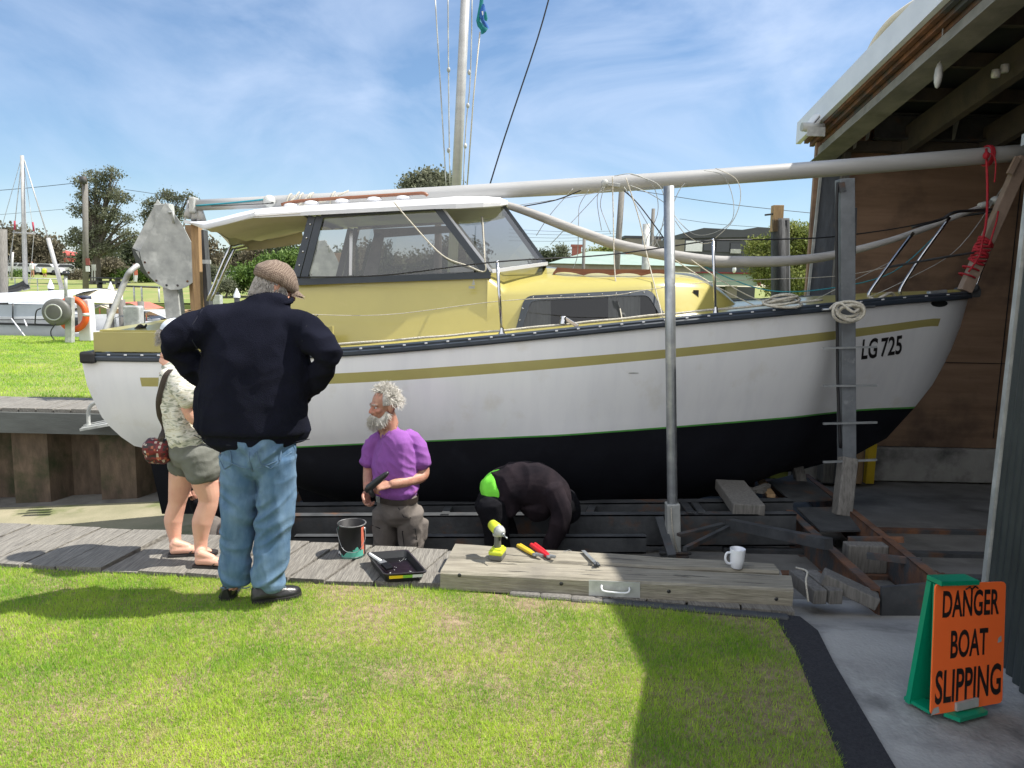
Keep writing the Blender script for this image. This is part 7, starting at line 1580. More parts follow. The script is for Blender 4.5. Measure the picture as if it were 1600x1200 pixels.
px_tree('bright green bush beyond the park behind the man in the cap', 410, 48, 452, [(395, 430, 30, 16), (430, 415, 26, 16), (455, 405, 20, 16), (375, 445, 16, 10), (420, 440, 30, 14), (470, 425, 20, 20)], 'leaf_green', 14000, .09, .15, 440, seed=6, cat='bush')
px_tree('small grey green bush left of the bright green bush', 352, 46, 460, [(352, 446, 12, 10), (340, 452, 9, 7), (362, 452, 9, 7)], 'leaf_olive', 3500, .06, .06, 455, seed=7, cat='bush')
px_tree('domed brown bush behind the picnic table', 170, 75, 434, [(170, 415, 22, 9), (158, 420, 14, 8), (184, 420, 14, 8)], 'leaf_brown', 5000, .12, .12, 425, seed=8, cat='bush')
px_tree('low green bush right of the domed brown bush', 200, 75, 434, [(200, 428, 14, 8), (188, 430, 10, 6), (212, 429, 9, 6)], 'leaf_green', 3500, .1, .1, 430, seed=9, cat='bush')
for i_, (bx4, by4, Y4, w4, m4, lb4) in enumerate(((228, 430, 70, 13, 'leaf_green', 'low green shrub left of the feather banner'), (245, 428, 72, 14, 'leaf_olive', 'grey green shrub beneath the galvanised plates'), (330, 425, 75, 14, 'leaf_olive', 'grey green shrub under the left canopy hoop'), (120, 432, 78, 12, 'leaf_brown', 'low dry shrub before the parked cars'), (30, 432, 85, 12, 'leaf_green', 'small green shrub at the foot of the yacht mast'))):
    px_tree(lb4, bx4, Y4, by4 + 12, [(bx4, by4, w4, 9), (bx4 - w4*.7, by4 + 4, w4*.6, 6), (bx4 + w4*.7, by4 + 4, w4*.6, 6)], m4, 2600, .1, .08, by4 + 6, seed=60 + i_, cat='bush')
px_tree('big rounded yellow green bush tree left of the shed corner', 1250, 30, 470, [(1215, 400, 26, 20), (1250, 375, 30, 22), (1190, 385, 22, 16), (1262, 405, 26, 26), (1200, 420, 30, 22), (1235, 435, 32, 24), (1180, 405, 14, 14), (1230, 360, 18, 12), (1262, 362, 14, 12), (1220, 452, 24, 14)], 'leaf_yel', 26000, .055, .16, 455, seed=10, z0=0)
px_tree('rounded yellow green tree behind the green roofed house', 948, 80, 440, [(930, 398, 18, 8), (950, 394, 18, 9), (968, 398, 14, 7), (990, 402, 20, 8), (1010, 406, 12, 8)], 'leaf_yel', 6000, .12, .2, 420, seed=11, z0=0)
px_tree('dark tree left of the green roofed house', 862, 85, 440, [(850, 400, 12, 8), (868, 404, 12, 8), (845, 412, 12, 8)], 'leaf_dark', 3500, .14, .15, 425, seed=12, z0=0)
px_tree('small palm like tree beside the left chimney', 878, 100, 440, [(878, 392, 8, 8), (880, 404, 10, 8)], 'leaf_olive', 2200, .14, .12, 420, seed=13, z0=0)
# utility poles and piles
def pole(name, label, x0, y0, x1, y1, Y, r_, m_='wood_post', cat='pole', extra=None, z_end=0.0, group=None):
    a = at(x0, y0, Y); b_ = at(x1, y1, Y); t_ = (b_.z - z_end)/(a.z - b_.z) if a.z != b_.z else 0; foot = b_ + (b_ - a)*t_
    t = thing(name, label, cat, foot, group); mb = MB(); mb.tube([foot, a], [r_*1.1, r_], seg=14); obj('shaft', mb, mt[m_], t); return t, a
t, a = pole('utility_pole', 'tall weathered timber utility pole with a small red and white plate', 133, 284, 134, 445, 56, .19, z_end=.4)
mb = MB(); q = at(137, 409, 55.7); mb.box(q, (.28, .05, .5)); obj('red_plate', mb, M('dull_red', (.25, .06, .05)), t); mb = MB(); q = at(137, 420, 55.7); mb.box(q, (.28, .05, .4)); obj('white_plate', mb, mt['label_w'], t)
mb = MB(); mb.lathe(at(130, 287, 55.6), [(.001, 0), (.25, 0), (.25, .5), (.001, .5)], 10); obj('transformer', mb, mt['darksteel'], t)
pole('timber_pile', 'square pale timber marina pile at the left edge of the frame', 3, 358, 4, 452, 24, .14, z_end=-.9, cat='pile')
t, a = pole('utility_pole', 'grey timber utility pole seen beneath the lowered mast', 972, 292, 962, 440, 42, .16); 
t, a = pole('street_pole', 'short grey post right of the left chimney', 913, 368, 911, 432, 40, .08)
t, a = pole('utility_pole', 'thin distant timber pole just left of the pipe upright', 1021, 326, 1016, 420, 75, .17)
t, a = pole('steel_pile', 'pale round steel pile standing left of the pipe upright', 1010, 350, 1008, 432, 30, .14, 'galv_dull', 'pile')
t, a = pole('timber_pile', 'tarred round pile with a square brown timber bolted in its top', 1219, 342, 1220, 480, 13, .15, 'pile', 'pile')
mb = MB(); q = at(1215, 321, 12.95); q2 = at(1214, 343, 12.95); mb.bar(q, q2 - V(0, 0, .2), .17, .15, up=(0, 1, 0), bev=.005); obj('timber_insert', mb, mt['wood_brown'], t); mb = MB(); mb.stick(at(1195, 336, 12.9), at(1212, 334, 12.9), .015); obj('bolt', mb, mt['darksteel'], t)
mb = MB(); 
for k in range(14): mb.bar(at(1207 + k*1.95, 343, 12.86), at(1210 + k*1.7, 475, 12.86), .006, .012, up=(0, -1, 0))
obj('split_grain', mb, mt['black'], t, kind='stuff')
# overhead wires
def wires(label, pts, r_=.02, name='overhead_wire'):
    mb = MB(); P_ = smooth_path([at(*p) for p in pts], 8); mb.tube(P_, r_, seg=4); obj(name, mb, mt['blackrubber'], loc=P_[0], label=label, cat='wire')
wires('overhead wire running left from the tall utility pole', [(-60, 302, 60), (40, 294, 58), (118, 286, 56)], .02)
wires('lower overhead wire left of the tall utility pole', [(-60, 340, 60), (40, 332, 58), (118, 325, 56)], .012)
wires('overhead wire running right from the tall gum', [(195, 296, 58), (260, 306, 60), (340, 322, 64)], .018)
wires('overhead wire sloping down from the lowered mast to the shed corner', [(985, 296, 42), (1100, 314, 42), (1200, 326, 42), (1300, 336, 42)], .016)
wires('second overhead wire below the first right of the pipe upright', [(1062, 342, 60), (1120, 350, 60), (1200, 356, 60), (1285, 362, 60)], .016)
for k in range(4): wires('%s faint wire of the bundle left of the chimney' % ['topmost', 'second', 'third', 'lowest'][k], [(795, 358 + 6*k, 75), (880, 362 + 5*k, 75), (965, 361 + 4*k, 75)], .014)
# tall white mast with shrouds and flag
t = thing('tall_mast', 'tall white mast rising out of frame behind the cabin', 'mast', at(712, 470, 13.5))
mb = MB(); a = at(713, 292, 13.5); b_ = at(727, 0, 13.5); d = b_ - a; mb.tube([a - d*.62, b_ + d*.6], [.088, .075], seg=16); obj('mast_tube', mb, mt['mast'], t)
for pts in (((679, -20), (692, 200), (697, 290)), ((700, -20), (701, 140), (703, 290)), ((738, -20), (735, 120), (728, 200), (724, 290)), ((865, -30), (840, 60), (790, 210), (765, 290))):
    mb = MB(); mb.tube(smooth_path([at(x, y, 13.2) for x, y in pts], 4), .011 if pts[0][0] != 865 else .013, seg=5); obj('shroud', mb, mt['galv_dull'] if pts[0][0] != 865 else mt['blackrubber'], t)
mb = MB(); mb.tube([at(750, 50, 13.0), at(740, 150, 13.1), at(730, 290, 13.2)], .012, seg=5); obj('flag_halyard', mb, mt['rope'], t)
for px, py in ((701, 109), (701, 235), (733, 113), (731, 165), (727, 228)): mb = MB(); mb.ell(at(px, py, 13.2), (.03, .03, .045), 8, 6); obj('rigging_screw', mb, mt['galv_dull'], t)
fl = thing('flag', 'limp teal and blue flag with a small white emblem hanging near the tall mast', 'flag', at(753, 20, 13))
def flagmb(pl, Yb):
    mb = MB(); mb.grid([[at(x, y, Yb + dy) for x, y, dy in r_] for r_ in pl]); return mb
mteal = M('teal_cloth', (.0, .20, .21), (.0, .14, .16), rough=.8, scale=20, bump=.2); mblu = M('blue_cloth', (.01, .07, .28), (.02, .12, .4), rough=.8, scale=20, bump=.2)
obj('green_field', flagmb([[(751, -12, 0), (753, -12, .05), (756, -12, 0)], [(749, 5, .03), (752, 6, -.04), (755, 8, .03)], [(744, 32, 0), (748, 33, -.06), (751, 34, .02)], [(746, 41, .05), (752, 42, -.03), (759, 42, .03)], [(751, 47, 0), (757, 49, -.05), (763, 44, 0)], [(752, 54, 0), (755, 53, -.03), (759, 50, 0)]], 13), mteal, fl)
obj('blue_field', flagmb([[(754, 6, 0), (756, 6, -.03), (757, 7, 0)], [(750, 16, 0), (754, 18, -.05), (759, 17, 0)], [(749, 26, 0), (753, 30, -.06), (757, 32, 0)], [(753, 36, 0), (758, 38, -.05), (762, 38, .0)], [(757, 42, 0), (762, 44, -.04), (765, 45, 0)]], 12.93), mblu, fl)
obj('green_fold', flagmb([[(757, 18, 0), (759, 18, -.03), (760, 19, 0)], [(756, 27, 0), (760, 28, -.03), (762, 29, 0)], [(757, 32, 0), (760, 33, -.02), (761, 33, 0)]], 12.90), mteal, fl)
mb = MB(); mb.prism([at(752.5, 18, 12.85), at(755, 17, 12.85), at(755, 23, 12.85), at(754, 24, 12.85)], (0, .01, 0)); obj('white_emblem', mb, mt['white'], fl)
# houses on the right
def gable(label, x0, x1, Y, dep, eave, ridge, wall_m, roof_m, cat='house', chim=(), z0=0.0, win=()):
    t = thing('house', label, cat, ((x0+x1)/2, Y, z0)); mb = MB(); mb.box(((x0+x1)/2, Y + dep/2, (eave+z0)/2), (x1-x0-.6, dep-.6, eave-z0)); obj('wall', mb, wall_m, t)
    mb = MB(); c0, c1 = x0 + dep*.4, x1 - dep*.4; y2 = Y + dep/2
    v_ = [V(x0, Y, eave), V(x1, Y, eave), V(x1, Y+dep, eave), V(x0, Y+dep, eave), V(c0, y2, ridge), V(c1, y2, ridge)]; mb.add(v_, [(0, 1, 5, 4), (1, 2, 5), (2, 3, 4, 5), (3, 0, 4), (0, 3, 2, 1)]); rf_ = obj('roof', mb, roof_m, t)
    for cx, cy, cz0, cz1, wd in chim:
        mb = MB(); mb.box((cx, cy, (cz0+cz1)/2), (wd, wd*.7, cz1-cz0)); mb.box((cx, cy, cz1), (wd*1.25, wd*.95, .18)); mb.box((cx, cy, cz1 - (cz1-cz0)*.45), (wd*1.1, wd*.8, .12)); obj('chimney', mb, mt['brick'], rf_)
    for wx, wz, ww, wh2 in win: mb = MB(); mb.box((wx, Y + .28, wz), (ww, .08, wh2)); obj('window', mb, mt['glassdark'], t)
    return t
mt['brick'] = M('red_brick', (.32, .11, .08), (.22, .08, .06), rough=.9, scale=12, bump=.2)
mt['glassdark'] = M('dark_pane', (.03, .035, .04), rough=.15, bump=0)
mt['mint_roof'] = M('mint_roof', (.28, .36, .31), (.24, .32, .28), rough=.6, scale=1, bump=.1); mt['tanfence'] = M('tan_wall', (.22, .20, .165), (.18, .165, .14), rough=.9, scale=2)
mt['red_roof'] = M('red_roof', (.42, .08, .06), (.34, .07, .05), rough=.7, scale=1); mt['charcoal'] = M('charcoal_cladding', (.035, .038, .046), (.05, .054, .062), rough=.6, scale=.4, bump=.1)
Yh = 60; e0 = at(856, 418, Yh); e1_ = at(1090, 418, Yh); rz = at(950, 396, Yh + 4.5).z
ch1 = at(901, 384, Yh + 4); ch2 = at(985, 384, Yh + 4)
gable('low house with pale mint green roof and two brick chimneys', e0.x, e1_.x + .6, Yh, 9, at(900, 412, Yh).z, rz + .15, mt['tanfence'], mt['mint_roof'], chim=((ch1.x, Yh+4, rz-1.5, ch1.z, .75), (ch2.x, Yh+4, rz-1.5, ch2.z, .8)), win=((e0.x + 3, 1.4, 1.2, 1.1), (e0.x + 7, 1.4, 1.2, 1.1)))
mb = MB(); f0 = at(856, 414, 50); f1_ = at(918, 414, 50); mb.box(((f0.x+f1_.x)/2, 50, f0.z/2), (f1_.x-f0.x, .1, f0.z))
for k in range(13): mb.box((f0.x + (f1_.x-f0.x)*k/12, 49.93, f0.z/2), (.06, .05, f0.z))
obj('board_fence', mb, mt['tanfence'], loc=(f0.x, 50, 0), label='tan board fence in front of the mint roofed house', cat='fence')
# dark modern building, grey block and low shop
t = thing('modern_building', 'dark charcoal flat roofed modern building left of the bush tree', 'building', at(1150, 440, 92))
Yb = 92
def bxp(mb, x0, x1, yt, yb, Y, dep):
    a = at(x0, yt, Y); b_ = at(x1, yb, Y); a2 = at(x1, yt, Y); mb.box(((a.x+a2.x)/2, Y + dep/2, (a.z+b_.z)/2), (a2.x-a.x, dep, a.z-b_.z))
mb = MB(); bxp(mb, 1071, 1250, 364, 445, Yb, 12); obj('wall', mb, mt['charcoal'], t)
mb = MB(); mb.prism([at(1068, 364, Yb - .3), at(1100, 356, Yb - .3), at(1160, 359, Yb - .3), at(1184, 355, Yb - .3), at(1260, 358, Yb - .3), at(1260, 369, Yb - .3), at(1068, 372, Yb - .3)], (0, 13, 0)); obj('roof', mb, mt['charcoal'], t)
mb = MB(); bxp(mb, 1072, 1098, 376, 393, Yb - .15, .2); obj('white_panel', mb, mt['white'], t)
for x0, x1, y0, y1 in ((1100, 1117, 375, 392), (1120, 1140, 377, 394), (1142, 1160, 380, 394)): mb = MB(); bxp(mb, x0, x1, y0, y1, Yb - .15, .2); obj('window', mb, mt['glassdark'], t)
mb = MB(); bxp(mb, 1142, 1158, 389, 396, Yb - .4, .3); obj('balcony', mb, mt['galv_dull'], t)
t = thing('grey_block', 'plain grey building partly behind the pale steel pile', 'building', at(1000, 430, 85)); mb = MB(); bxp(mb, 978, 1034, 370, 440, 85, 9); obj('wall', mb, mt['tanfence'], t); mb = MB(); bxp(mb, 976, 1036, 368, 373, 84.9, 9.4); obj('parapet', mb, mt['charcoal'], t)
for x0 in (1020, 1026): mb = MB(); bxp(mb, x0, x0 + 4, 405, 416, 84.8, .3); obj('window', mb, mt['glassdark'], t)
t = thing('red_brick_block', 'low brown brick block right of the pipe upright', 'building', at(1058, 440, 80)); mb = MB(); bxp(mb, 1040, 1070, 374, 445, 80, 8); obj('wall', mb, mt['tanfence'], t); mb = MB(); bxp(mb, 1044, 1066, 408, 425, 79.9, .2); obj('brick_panel', mb, mt['brick'], t)
t = thing('low_shop', 'low building with pale green fascia edged in dark red behind the cabin front', 'building', at(1150, 460, 34))
mb = MB(); bxp(mb, 1100, 1184, 427, 447, 34, 5); obj('fascia', mb, mt['mint_roof'], t)
mb = MB(); bxp(mb, 1096, 1187, 424.5, 428.5, 33.9, 5.2); mb.prism([at(1181, 426, 33.8), at(1186, 426, 33.8), at(1189, 447, 33.8), at(1186, 447, 33.8)], (0, .2, 0)); obj('red_edge', mb, M('dark_red_trim', (.22, .03, .035)), t)
mb = MB(); bxp(mb, 1136, 1152, 447, 466, 34.2, .3); obj('pillar', mb, mt['tanfence'], t); mb = MB(); bxp(mb, 1100, 1180, 447, 470, 37, 1); obj('dark_interior', mb, mt['charcoal'], t)
mb = MB(); mb.ell(at(1147, 425, 33.8) + V(0, 0, .1), (.09, .09, .15), 10, 8); obj('roof_vent', mb, mt['label_w'], t)
for i, (x0, m_) in enumerate(((1158, 'glassdark'), (1172, 'label_w'), (1184, 'leaf_green'), (1196, 'charcoal'))):
    q = at(x0, 470, 26); mb = MB(); mb.box((q.x, 26, .45), (.24, .3, .9), bev=.05); mb.box((q.x, 25.9, .95), (.2, .2, .12), bev=.03); obj('wharf_bin', mb, mt[m_] if m_ != 'leaf_green' else mt['green_plastic'], loc=(q.x, 26, 0), label=['black', 'white', 'green', 'charcoal'][i] + ' wharf bin beyond the cabin front', cat='bin')
t = thing('handrail_fence', 'weathered timber rail on the wharf beyond the foredeck', 'rail', at(1165, 470, 20)); mb = MB(); mb.bar(at(1160, 474, 20), at(1262, 466, 20), .1, .12); obj('top_rail', mb, mt['wood_post'], t)
for x0 in (1162, 1212, 1262): mb = MB(); q = at(x0, 471, 20); mb.bar(q, V(q.x, 20, 0), .1, .1, up=(0, 1, 0)); obj('rail_post', mb, mt['wood_post'], t)
# red roofed clubhouse on the left
Yc = 130
t = thing('clubhouse', 'two storey clubhouse with red hipped roof and red awning behind the parked cars', 'building', at(100, 430, Yc))
mb = MB(); bxp(mb, 88, 112, 400, 432, Yc, 8); obj('wall', mb, mt['tanfence'], t)
mb = MB(); a = [at(83, 399, Yc - 1), at(116, 399, Yc - 1), at(116, 399, Yc - 1) + V(0, 9, 0), at(83, 399, Yc - 1) + V(0, 9, 0), at(101, 391, Yc + 3)]; mb.add(a, [(0, 1, 4), (1, 2, 4), (2, 3, 4), (3, 0, 4), (0, 3, 2, 1)]); obj('roof', mb, mt['red_roof'], t)
mb = MB(); bxp(mb, 87, 113, 403, 409, Yc - 1.2, 1); obj('awning', mb, mt['red_roof'], t); mb = MB(); bxp(mb, 86, 115, 411, 415, Yc - 1.3, 1); obj('verandah', mb, mt['galv_dull'], t)
for x0 in (89, 97, 105): mb = MB(); bxp(mb, x0, x0 + 6, 399.5, 402, Yc - .3, .2); obj('window', mb, mt['label_w'], t)
# parked cars
car_cols = [(.6, .62, .65), (.5, .52, .55), (.04, .05, .07), (.62, .63, .64), (.18, .2, .24), (.6, .6, .6), (.7, .7, .72), (.1, .12, .2)]
def car(x, y, z, rot, col, label, L_=4.4):
    t = thing('parked_car', label, 'car', (x, y, z), 'cars parked beyond the park'); mcol = M('car_paint', col, rough=.25, bump=0, coat=.5)
    Rm_ = Matrix.Rotation(rot, 3, 'Z'); T_ = lambda p: V(x, y, z) + Rm_ @ V(*p)
    pr_ = [(-2.2, .35), (-2.2, .8), (-1.9, .95), (-1.3, 1.0), (-.9, 1.4), (.7, 1.45), (1.25, 1.0), (2.0, .85), (2.2, .6), (2.2, .35)]
    mb = MB(); mb.prism([T_((a_, -.85, b_)) for a_, b_ in pr_], Rm_ @ V(0, 1.7, 0)); obj('body', mb, mcol, t)
    for s_ in (-.87, .86): mb = MB(); mb.prism([T_((a_, s_, b_)) for a_, b_ in ((-1.15, 1.02), (-.82, 1.34), (.62, 1.38), (1.02, 1.02))], Rm_ @ V(0, .01, 0)); obj('window', mb, mt['glassdark'], t)
    mb = MB(); mb.prism([T_((1.24, -.7, 1.03)), T_((1.24, .7, 1.03)), T_((.76, .65, 1.43)), T_((.76, -.65, 1.43))], Rm_ @ V(.03, 0, .01)); obj('windscreen', mb, mt['glassdark'], t)
    for a_ in (-1.35, 1.35):
        for s_ in (-.86, .66): mb = MB(); mb.lathe(T_((a_, s_, .33)), [(.001, 0), (.33, 0), (.33, .2), (.001, .2)], 14, axis=tuple(Rm_ @ V(0, 1, 0))); obj('wheel', mb, mt['black'], t)
zc_ = lambda y: float(np.interp(y, [41, 50, 70, 120], [0, .25, .75, 1.4]))
for i, (px, Y, rt, lb) in enumerate(((25, 100, .1, 'pale car leftmost of the parked row'), (46, 98, 3.0, 'dark car beside the yacht mast'), (60, 100, .2, 'silver car second from the yacht mast'), (75, 98, 3.1, 'white car left of the yellow vest'), (96, 101, .1, 'blue grey car below the red roof'), (108, 99, 3.2, 'silver car below the verandah'), (118, 100, .0, 'white car just left of the utility pole'), (128, 104, .0, 'dark blue car behind the utility pole'))):
    q = at(px, 428, Y); car(q.x, Y, zc_(Y), rt, car_cols[i], lb)
q = at(372, 432, 80); car(q.x - 1.0, 80, .6, .05, (.72, .73, .75), 'white car in the gap right of the canopy hoops')
# people in the park
for i, (px, m_, lb) in enumerate(((51, 'label_w', 'distant person in white beside the parked cars'), (70, 'lime_tool', 'distant person in a yellow vest sitting before the parked cars'))):
    q = at(px, 432, 84); z0 = zc_(84); t = thing('person', lb, 'person', (q.x, 84, z0), None); mb = MB(); x = q.x; hh = 1.0 if i == 0 else .62
    capsule(mb, [V(x, 84, z0 + .8*hh), V(x, 84, z0 + 1.35*hh)], [.16, .19]); capsule(mb, [V(x, 84, z0 + 1.35*hh), V(x, 84, z0 + 1.62*hh)], [.07, .11])
    for s_ in (-1, 1): capsule(mb, [V(x + .1*s_, 84, z0 + .8*hh), V(x + .12*s_, 84, z0 + .06)], [.09, .06]); capsule(mb, [V(x + .2*s_, 84, z0 + 1.35*hh), V(x + .28*s_, 84, z0 + .85*hh)], [.06, .04])
    obj('body', fuse(mb, .03, 2), mt['skin2'], t); mb = MB(); capsule(mb, [V(x, 84, z0 + .85*hh), V(x, 84, z0 + 1.36*hh)], [.24, .26]); obj('top', fuse(mb, .03, 2), mt[m_], t)
# picnic table, signs and flag banner
q = at(170, 444, 58); x = q.x; y = 58; z0 = zc_(58)
t = thing('picnic_table', 'dark timber picnic table with attached benches on the park grass', 'picnic table', (x, y, z0))
mb = MB(); mb.box((x, y, z0 + .75), (2.4, .8, .07)); obj('table_top', mb, mt['darksteel'], t)
for s_ in (-.8, .8): mb = MB(); mb.box((x, y + s_, z0 + .45), (2.4, .3, .06)); obj('bench', mb, mt['darksteel'], t)
for s_ in (-.7, .7): mb = MB(); mb.box((x + s_, y, z0 + .36), (.16, 1.5, .14)); mb.box((x + s_, y, z0 + .35), (.16, .5, .72)); obj('leg', mb, mt['darksteel'], t)
t = thing('feather_banner', 'small red and white feather banner on the park grass by the galvanised plates', 'banner', at(211, 440, 62))
mb = MB(); mb.bar(at(208, 412, 62), at(209, 440, 62), .05, .02, up=(0, -1, 0)); obj('banner_pole', mb, mt['galv_dull'], t); mb = MB(); mb.prism([at(209, 412, 61.9), at(214, 414, 61.9), at(215, 430, 61.9), at(210, 430, 61.9)], (0, .03, 0)); obj('red_cloth', mb, mt['red_paint'], t); mb = MB(); mb.prism([at(210, 430, 61.9), at(215, 430, 61.9), at(214, 440, 61.9), at(210, 440, 61.9)], (0, .03, 0)); obj('white_cloth', mb, mt['label_w'], t)
for i, px in enumerate((144, 148)):
    mb = MB(); mb.bar(at(px, 416, 64), at(px, 438, 64), .06, .06, up=(0, -1, 0)); 
    if i == 0: mb.box(at(146.5, 418, 64), (.35, .04, .5))
    obj('park_sign', mb, mt['galv_dull'], loc=at(px, 438, 64), label='thin park sign post right of the utility pole' if i == 0 else 'bare thin post beside the park sign', cat='sign')
# mesh fence rail on the far bank
t = thing('bank_fence', 'thin pale rail fence along the far bank of the harbour', 'fence', at(50, 450, 44)); mb = MB(); mb.stick(at(5, 434, 44), at(92, 436, 44), .03); obj('rail', mb, mt['galv_dull'], t)
for px in (6, 23, 58, 92): mb = MB(); q = at(px, 435, 44); mb.stick(q, V(q.x, 44, 0), .03); obj('fence_post', mb, mt['galv_dull'], t)
t = thing('bank_railing', 'dark top rail on two posts before the park grass left of the canopy hoops', 'railing', at(212, 450, 42)); mb = MB(); mb.stick(at(195, 447, 42), at(250, 449, 42), .05); obj('rail', mb, mt['darksteel'], t)
for px in (209, 221, 248): mb = MB(); q = at(px, 448, 42); mb.stick(q, V(q.x, 42, -.2), .05); obj('rail_post', mb, mt['galv_dull'], t)

# ---------------- marina
# white cruiser at the left
Ym = 22
t = thing('motor_cruiser', 'white cruiser with long pale canopy moored at the left beyond the lawn', 'boat', at(60, 520, Ym))
rows = []
for px, zt, zb, hw in ((-60, 492, 545, 1.2), (20, 495, 545, 1.3), (80, 500, 545, 1.25), (140, 498, 540, 1.0), (170, 494, 536, .6), (188, 490, 530, .1)):
    a = at(px, zt, Ym); b_ = at(px, zb, Ym); rows.append([V(a.x, Ym - 0, a.z), V(a.x, Ym + .1, (a.z+b_.z)/2), V(a.x, Ym + hw*.5, b_.z), V(a.x, Ym + hw*2, b_.z), V(a.x, Ym + hw*2.4, a.z)])
mb = MB(); mb.grid(rows); mb.add([r_[0] for r_ in rows] + [r_[4] for r_ in rows[::-1]], [tuple(range(12))]); obj('hull', mb, mt['white_gel'], t)
mb = MB(); mb.grid([[at(px, 476 if k == 0 else 500 - k*0, Ym + .05) for px in (-60, 0, 40, 80)] for k in (0, 1)]); obj('clear_curtain', mb, M('grey_vinyl', (.42, .46, .50), (.36, .4, .44), rough=.3, scale=2), t)
mb = MB(); r0_ = [at(px, py, Ym) for px, py in ((-60, 474), (20, 473), (60, 473), (92, 470), (104, 465))]; r1_ = [at(px, py, Ym + .05) for px, py in ((-60, 462), (20, 461), (60, 460), (110, 458), (130, 456))]; r2_ = [at(px, py, Ym + 1.4) for px, py in ((-60, 460), (20, 457), (60, 455), (120, 452), (160, 451))]; r3_ = [p + V(0, 1.6, -.08) for p in r2_]
mb.grid([r0_, r1_, r2_, r3_]); obj('canopy', mb, mt['canvas_white'], t)
mb = MB(); mb.grid([[at(px, py, Ym + .3 + .3*k) for k, py in enumerate(c_)] for px, c_ in ((118, (470, 462, 458, 455)), (140, (472, 462, 456, 453)), (165, (474, 464, 457, 452)), (192, (474, 469, 462, 457)))]); obj('beige_cover', mb, mt['canvas'], t)
for px in (20, 80): mb = MB(); mb.stick(at(px, 474, Ym - .01), at(px, 502, Ym - .01), .018); obj('canopy_pole', mb, mt['black'], t)
mb = MB(); mb.bar(at(-60, 504, Ym - .04), at(85, 508, Ym - .04), .05, .06); mb.bar(at(-60, 500, Ym - .04), at(80, 499, Ym - .04), .02, .02); obj('gunwale_strip', mb, mt['black'], t)
for pts in (((18, 498), (40, 527)), ((38, 500), (42, 510))): mb = MB(); mb.stick(at(*pts[0], Ym - .1), at(*pts[1], Ym - .5), .02); obj('stay', mb, mt['white'], t)
# yacht with mast
t = thing('moored_yacht', 'moored yacht with bare white mast and rigging at the left', 'yacht', at(38, 520, 26))
mb = MB(); mb.tube([at(40, 452, 26), at(34.5, 243, 26)], [.085, .06], seg=10); obj('mast', mb, mt['mast'], t)
mb = MB(); rws2 = [];
for x_, hw in ((-60, .6), (0, 1.1), (60, 1.2), (110, .9), (140, .1)): a = at(x_, 470, 26); rws2.append([V(a.x, 26 - hw, .55), V(a.x, 26 - hw*.6, -.7), V(a.x, 26 + hw*.6, -.7), V(a.x, 26 + hw, .55)])
mb.grid(rws2); mb.add([r_[0] for r_ in rws2] + [r_[3] for r_ in rws2[::-1]], [tuple(range(10))]); obj('hull', mb, mt['white_gel'], t)
mb = MB(); mb.tube([at(x_, y_, 26) for x_, y_ in ((-30, 456), (10, 454), (30, 449), (38, 444), (42, 452))], [.1, .12, .14, .16, .12], seg=8); obj('boom_cover', mb, mt['black'], t)
mb = MB(); mb.stick(at(20, 363, 26), at(55, 365, 26), .025); obj('spreader', mb, mt['mast'], t)
mb = MB(); mb.tube([at(38, 250, 26), at(75, 372, 26)], .02, seg=5); mb.tube([at(75, 372, 26), at(97, 452, 26)], .07, seg=8); obj('furled_headsail', mb, mt['mast'], t)
for pts in (((34, 250), (22, 363), (8, 440)), ((36, 250), (53, 366), (46, 450)), ((34, 245), (-10, 400)), ((34, 245), (12, 452))): mb = MB(); mb.tube([at(*p, 26) for p in pts], .010, seg=4); obj('shroud', mb, mt['galv_dull'], t)
for px, py in ((23, 352), (51, 354)): mb = MB(); mb.stick(at(px, py - 7, 25.9), at(px + (0 if px < 30 else 2), py + 7, 25.9), .03); obj('red_sleeve', mb, M('sleeve_red', (.35, .03, .06)), t)
t = thing('small_mast', 'thin distant bare mast between the marina pile and the yacht mast', 'mast', at(18, 438, 45)); mb = MB(); mb.stick(at(18, 438, 45), at(20, 394, 45), .06); obj('pole', mb, mt['mast'], t)
# white cone capped piles
for i, (px, py, w_, lb) in enumerate(((79, 443, 9, 'white cone topped pile above the cruiser canopy'), (173, 447, 9, 'white cone topped pile at the end of the beige boat cover'), (370, 457, 10, 'white cone topped pile beside the man in the cap'))):
    a = at(px, py, 24); t = thing('mooring_pile', lb, 'pile', V(a.x, 24, -.9), 'cone topped mooring piles'); r_ = w_*.5/FPX*24
    mb = MB(); mb.lathe(V(a.x, 24, -.9), [(r_*.85, 0), (r_*.85, a.z - .14 + .9)], 12); obj('post', mb, mt['pile'], t); mb = MB(); mb.lathe(V(a.x, 24, a.z - .16), [(r_, 0), (r_, .08), (.01, .30)], 14); obj('cone_cap', mb, mt['white'], t)
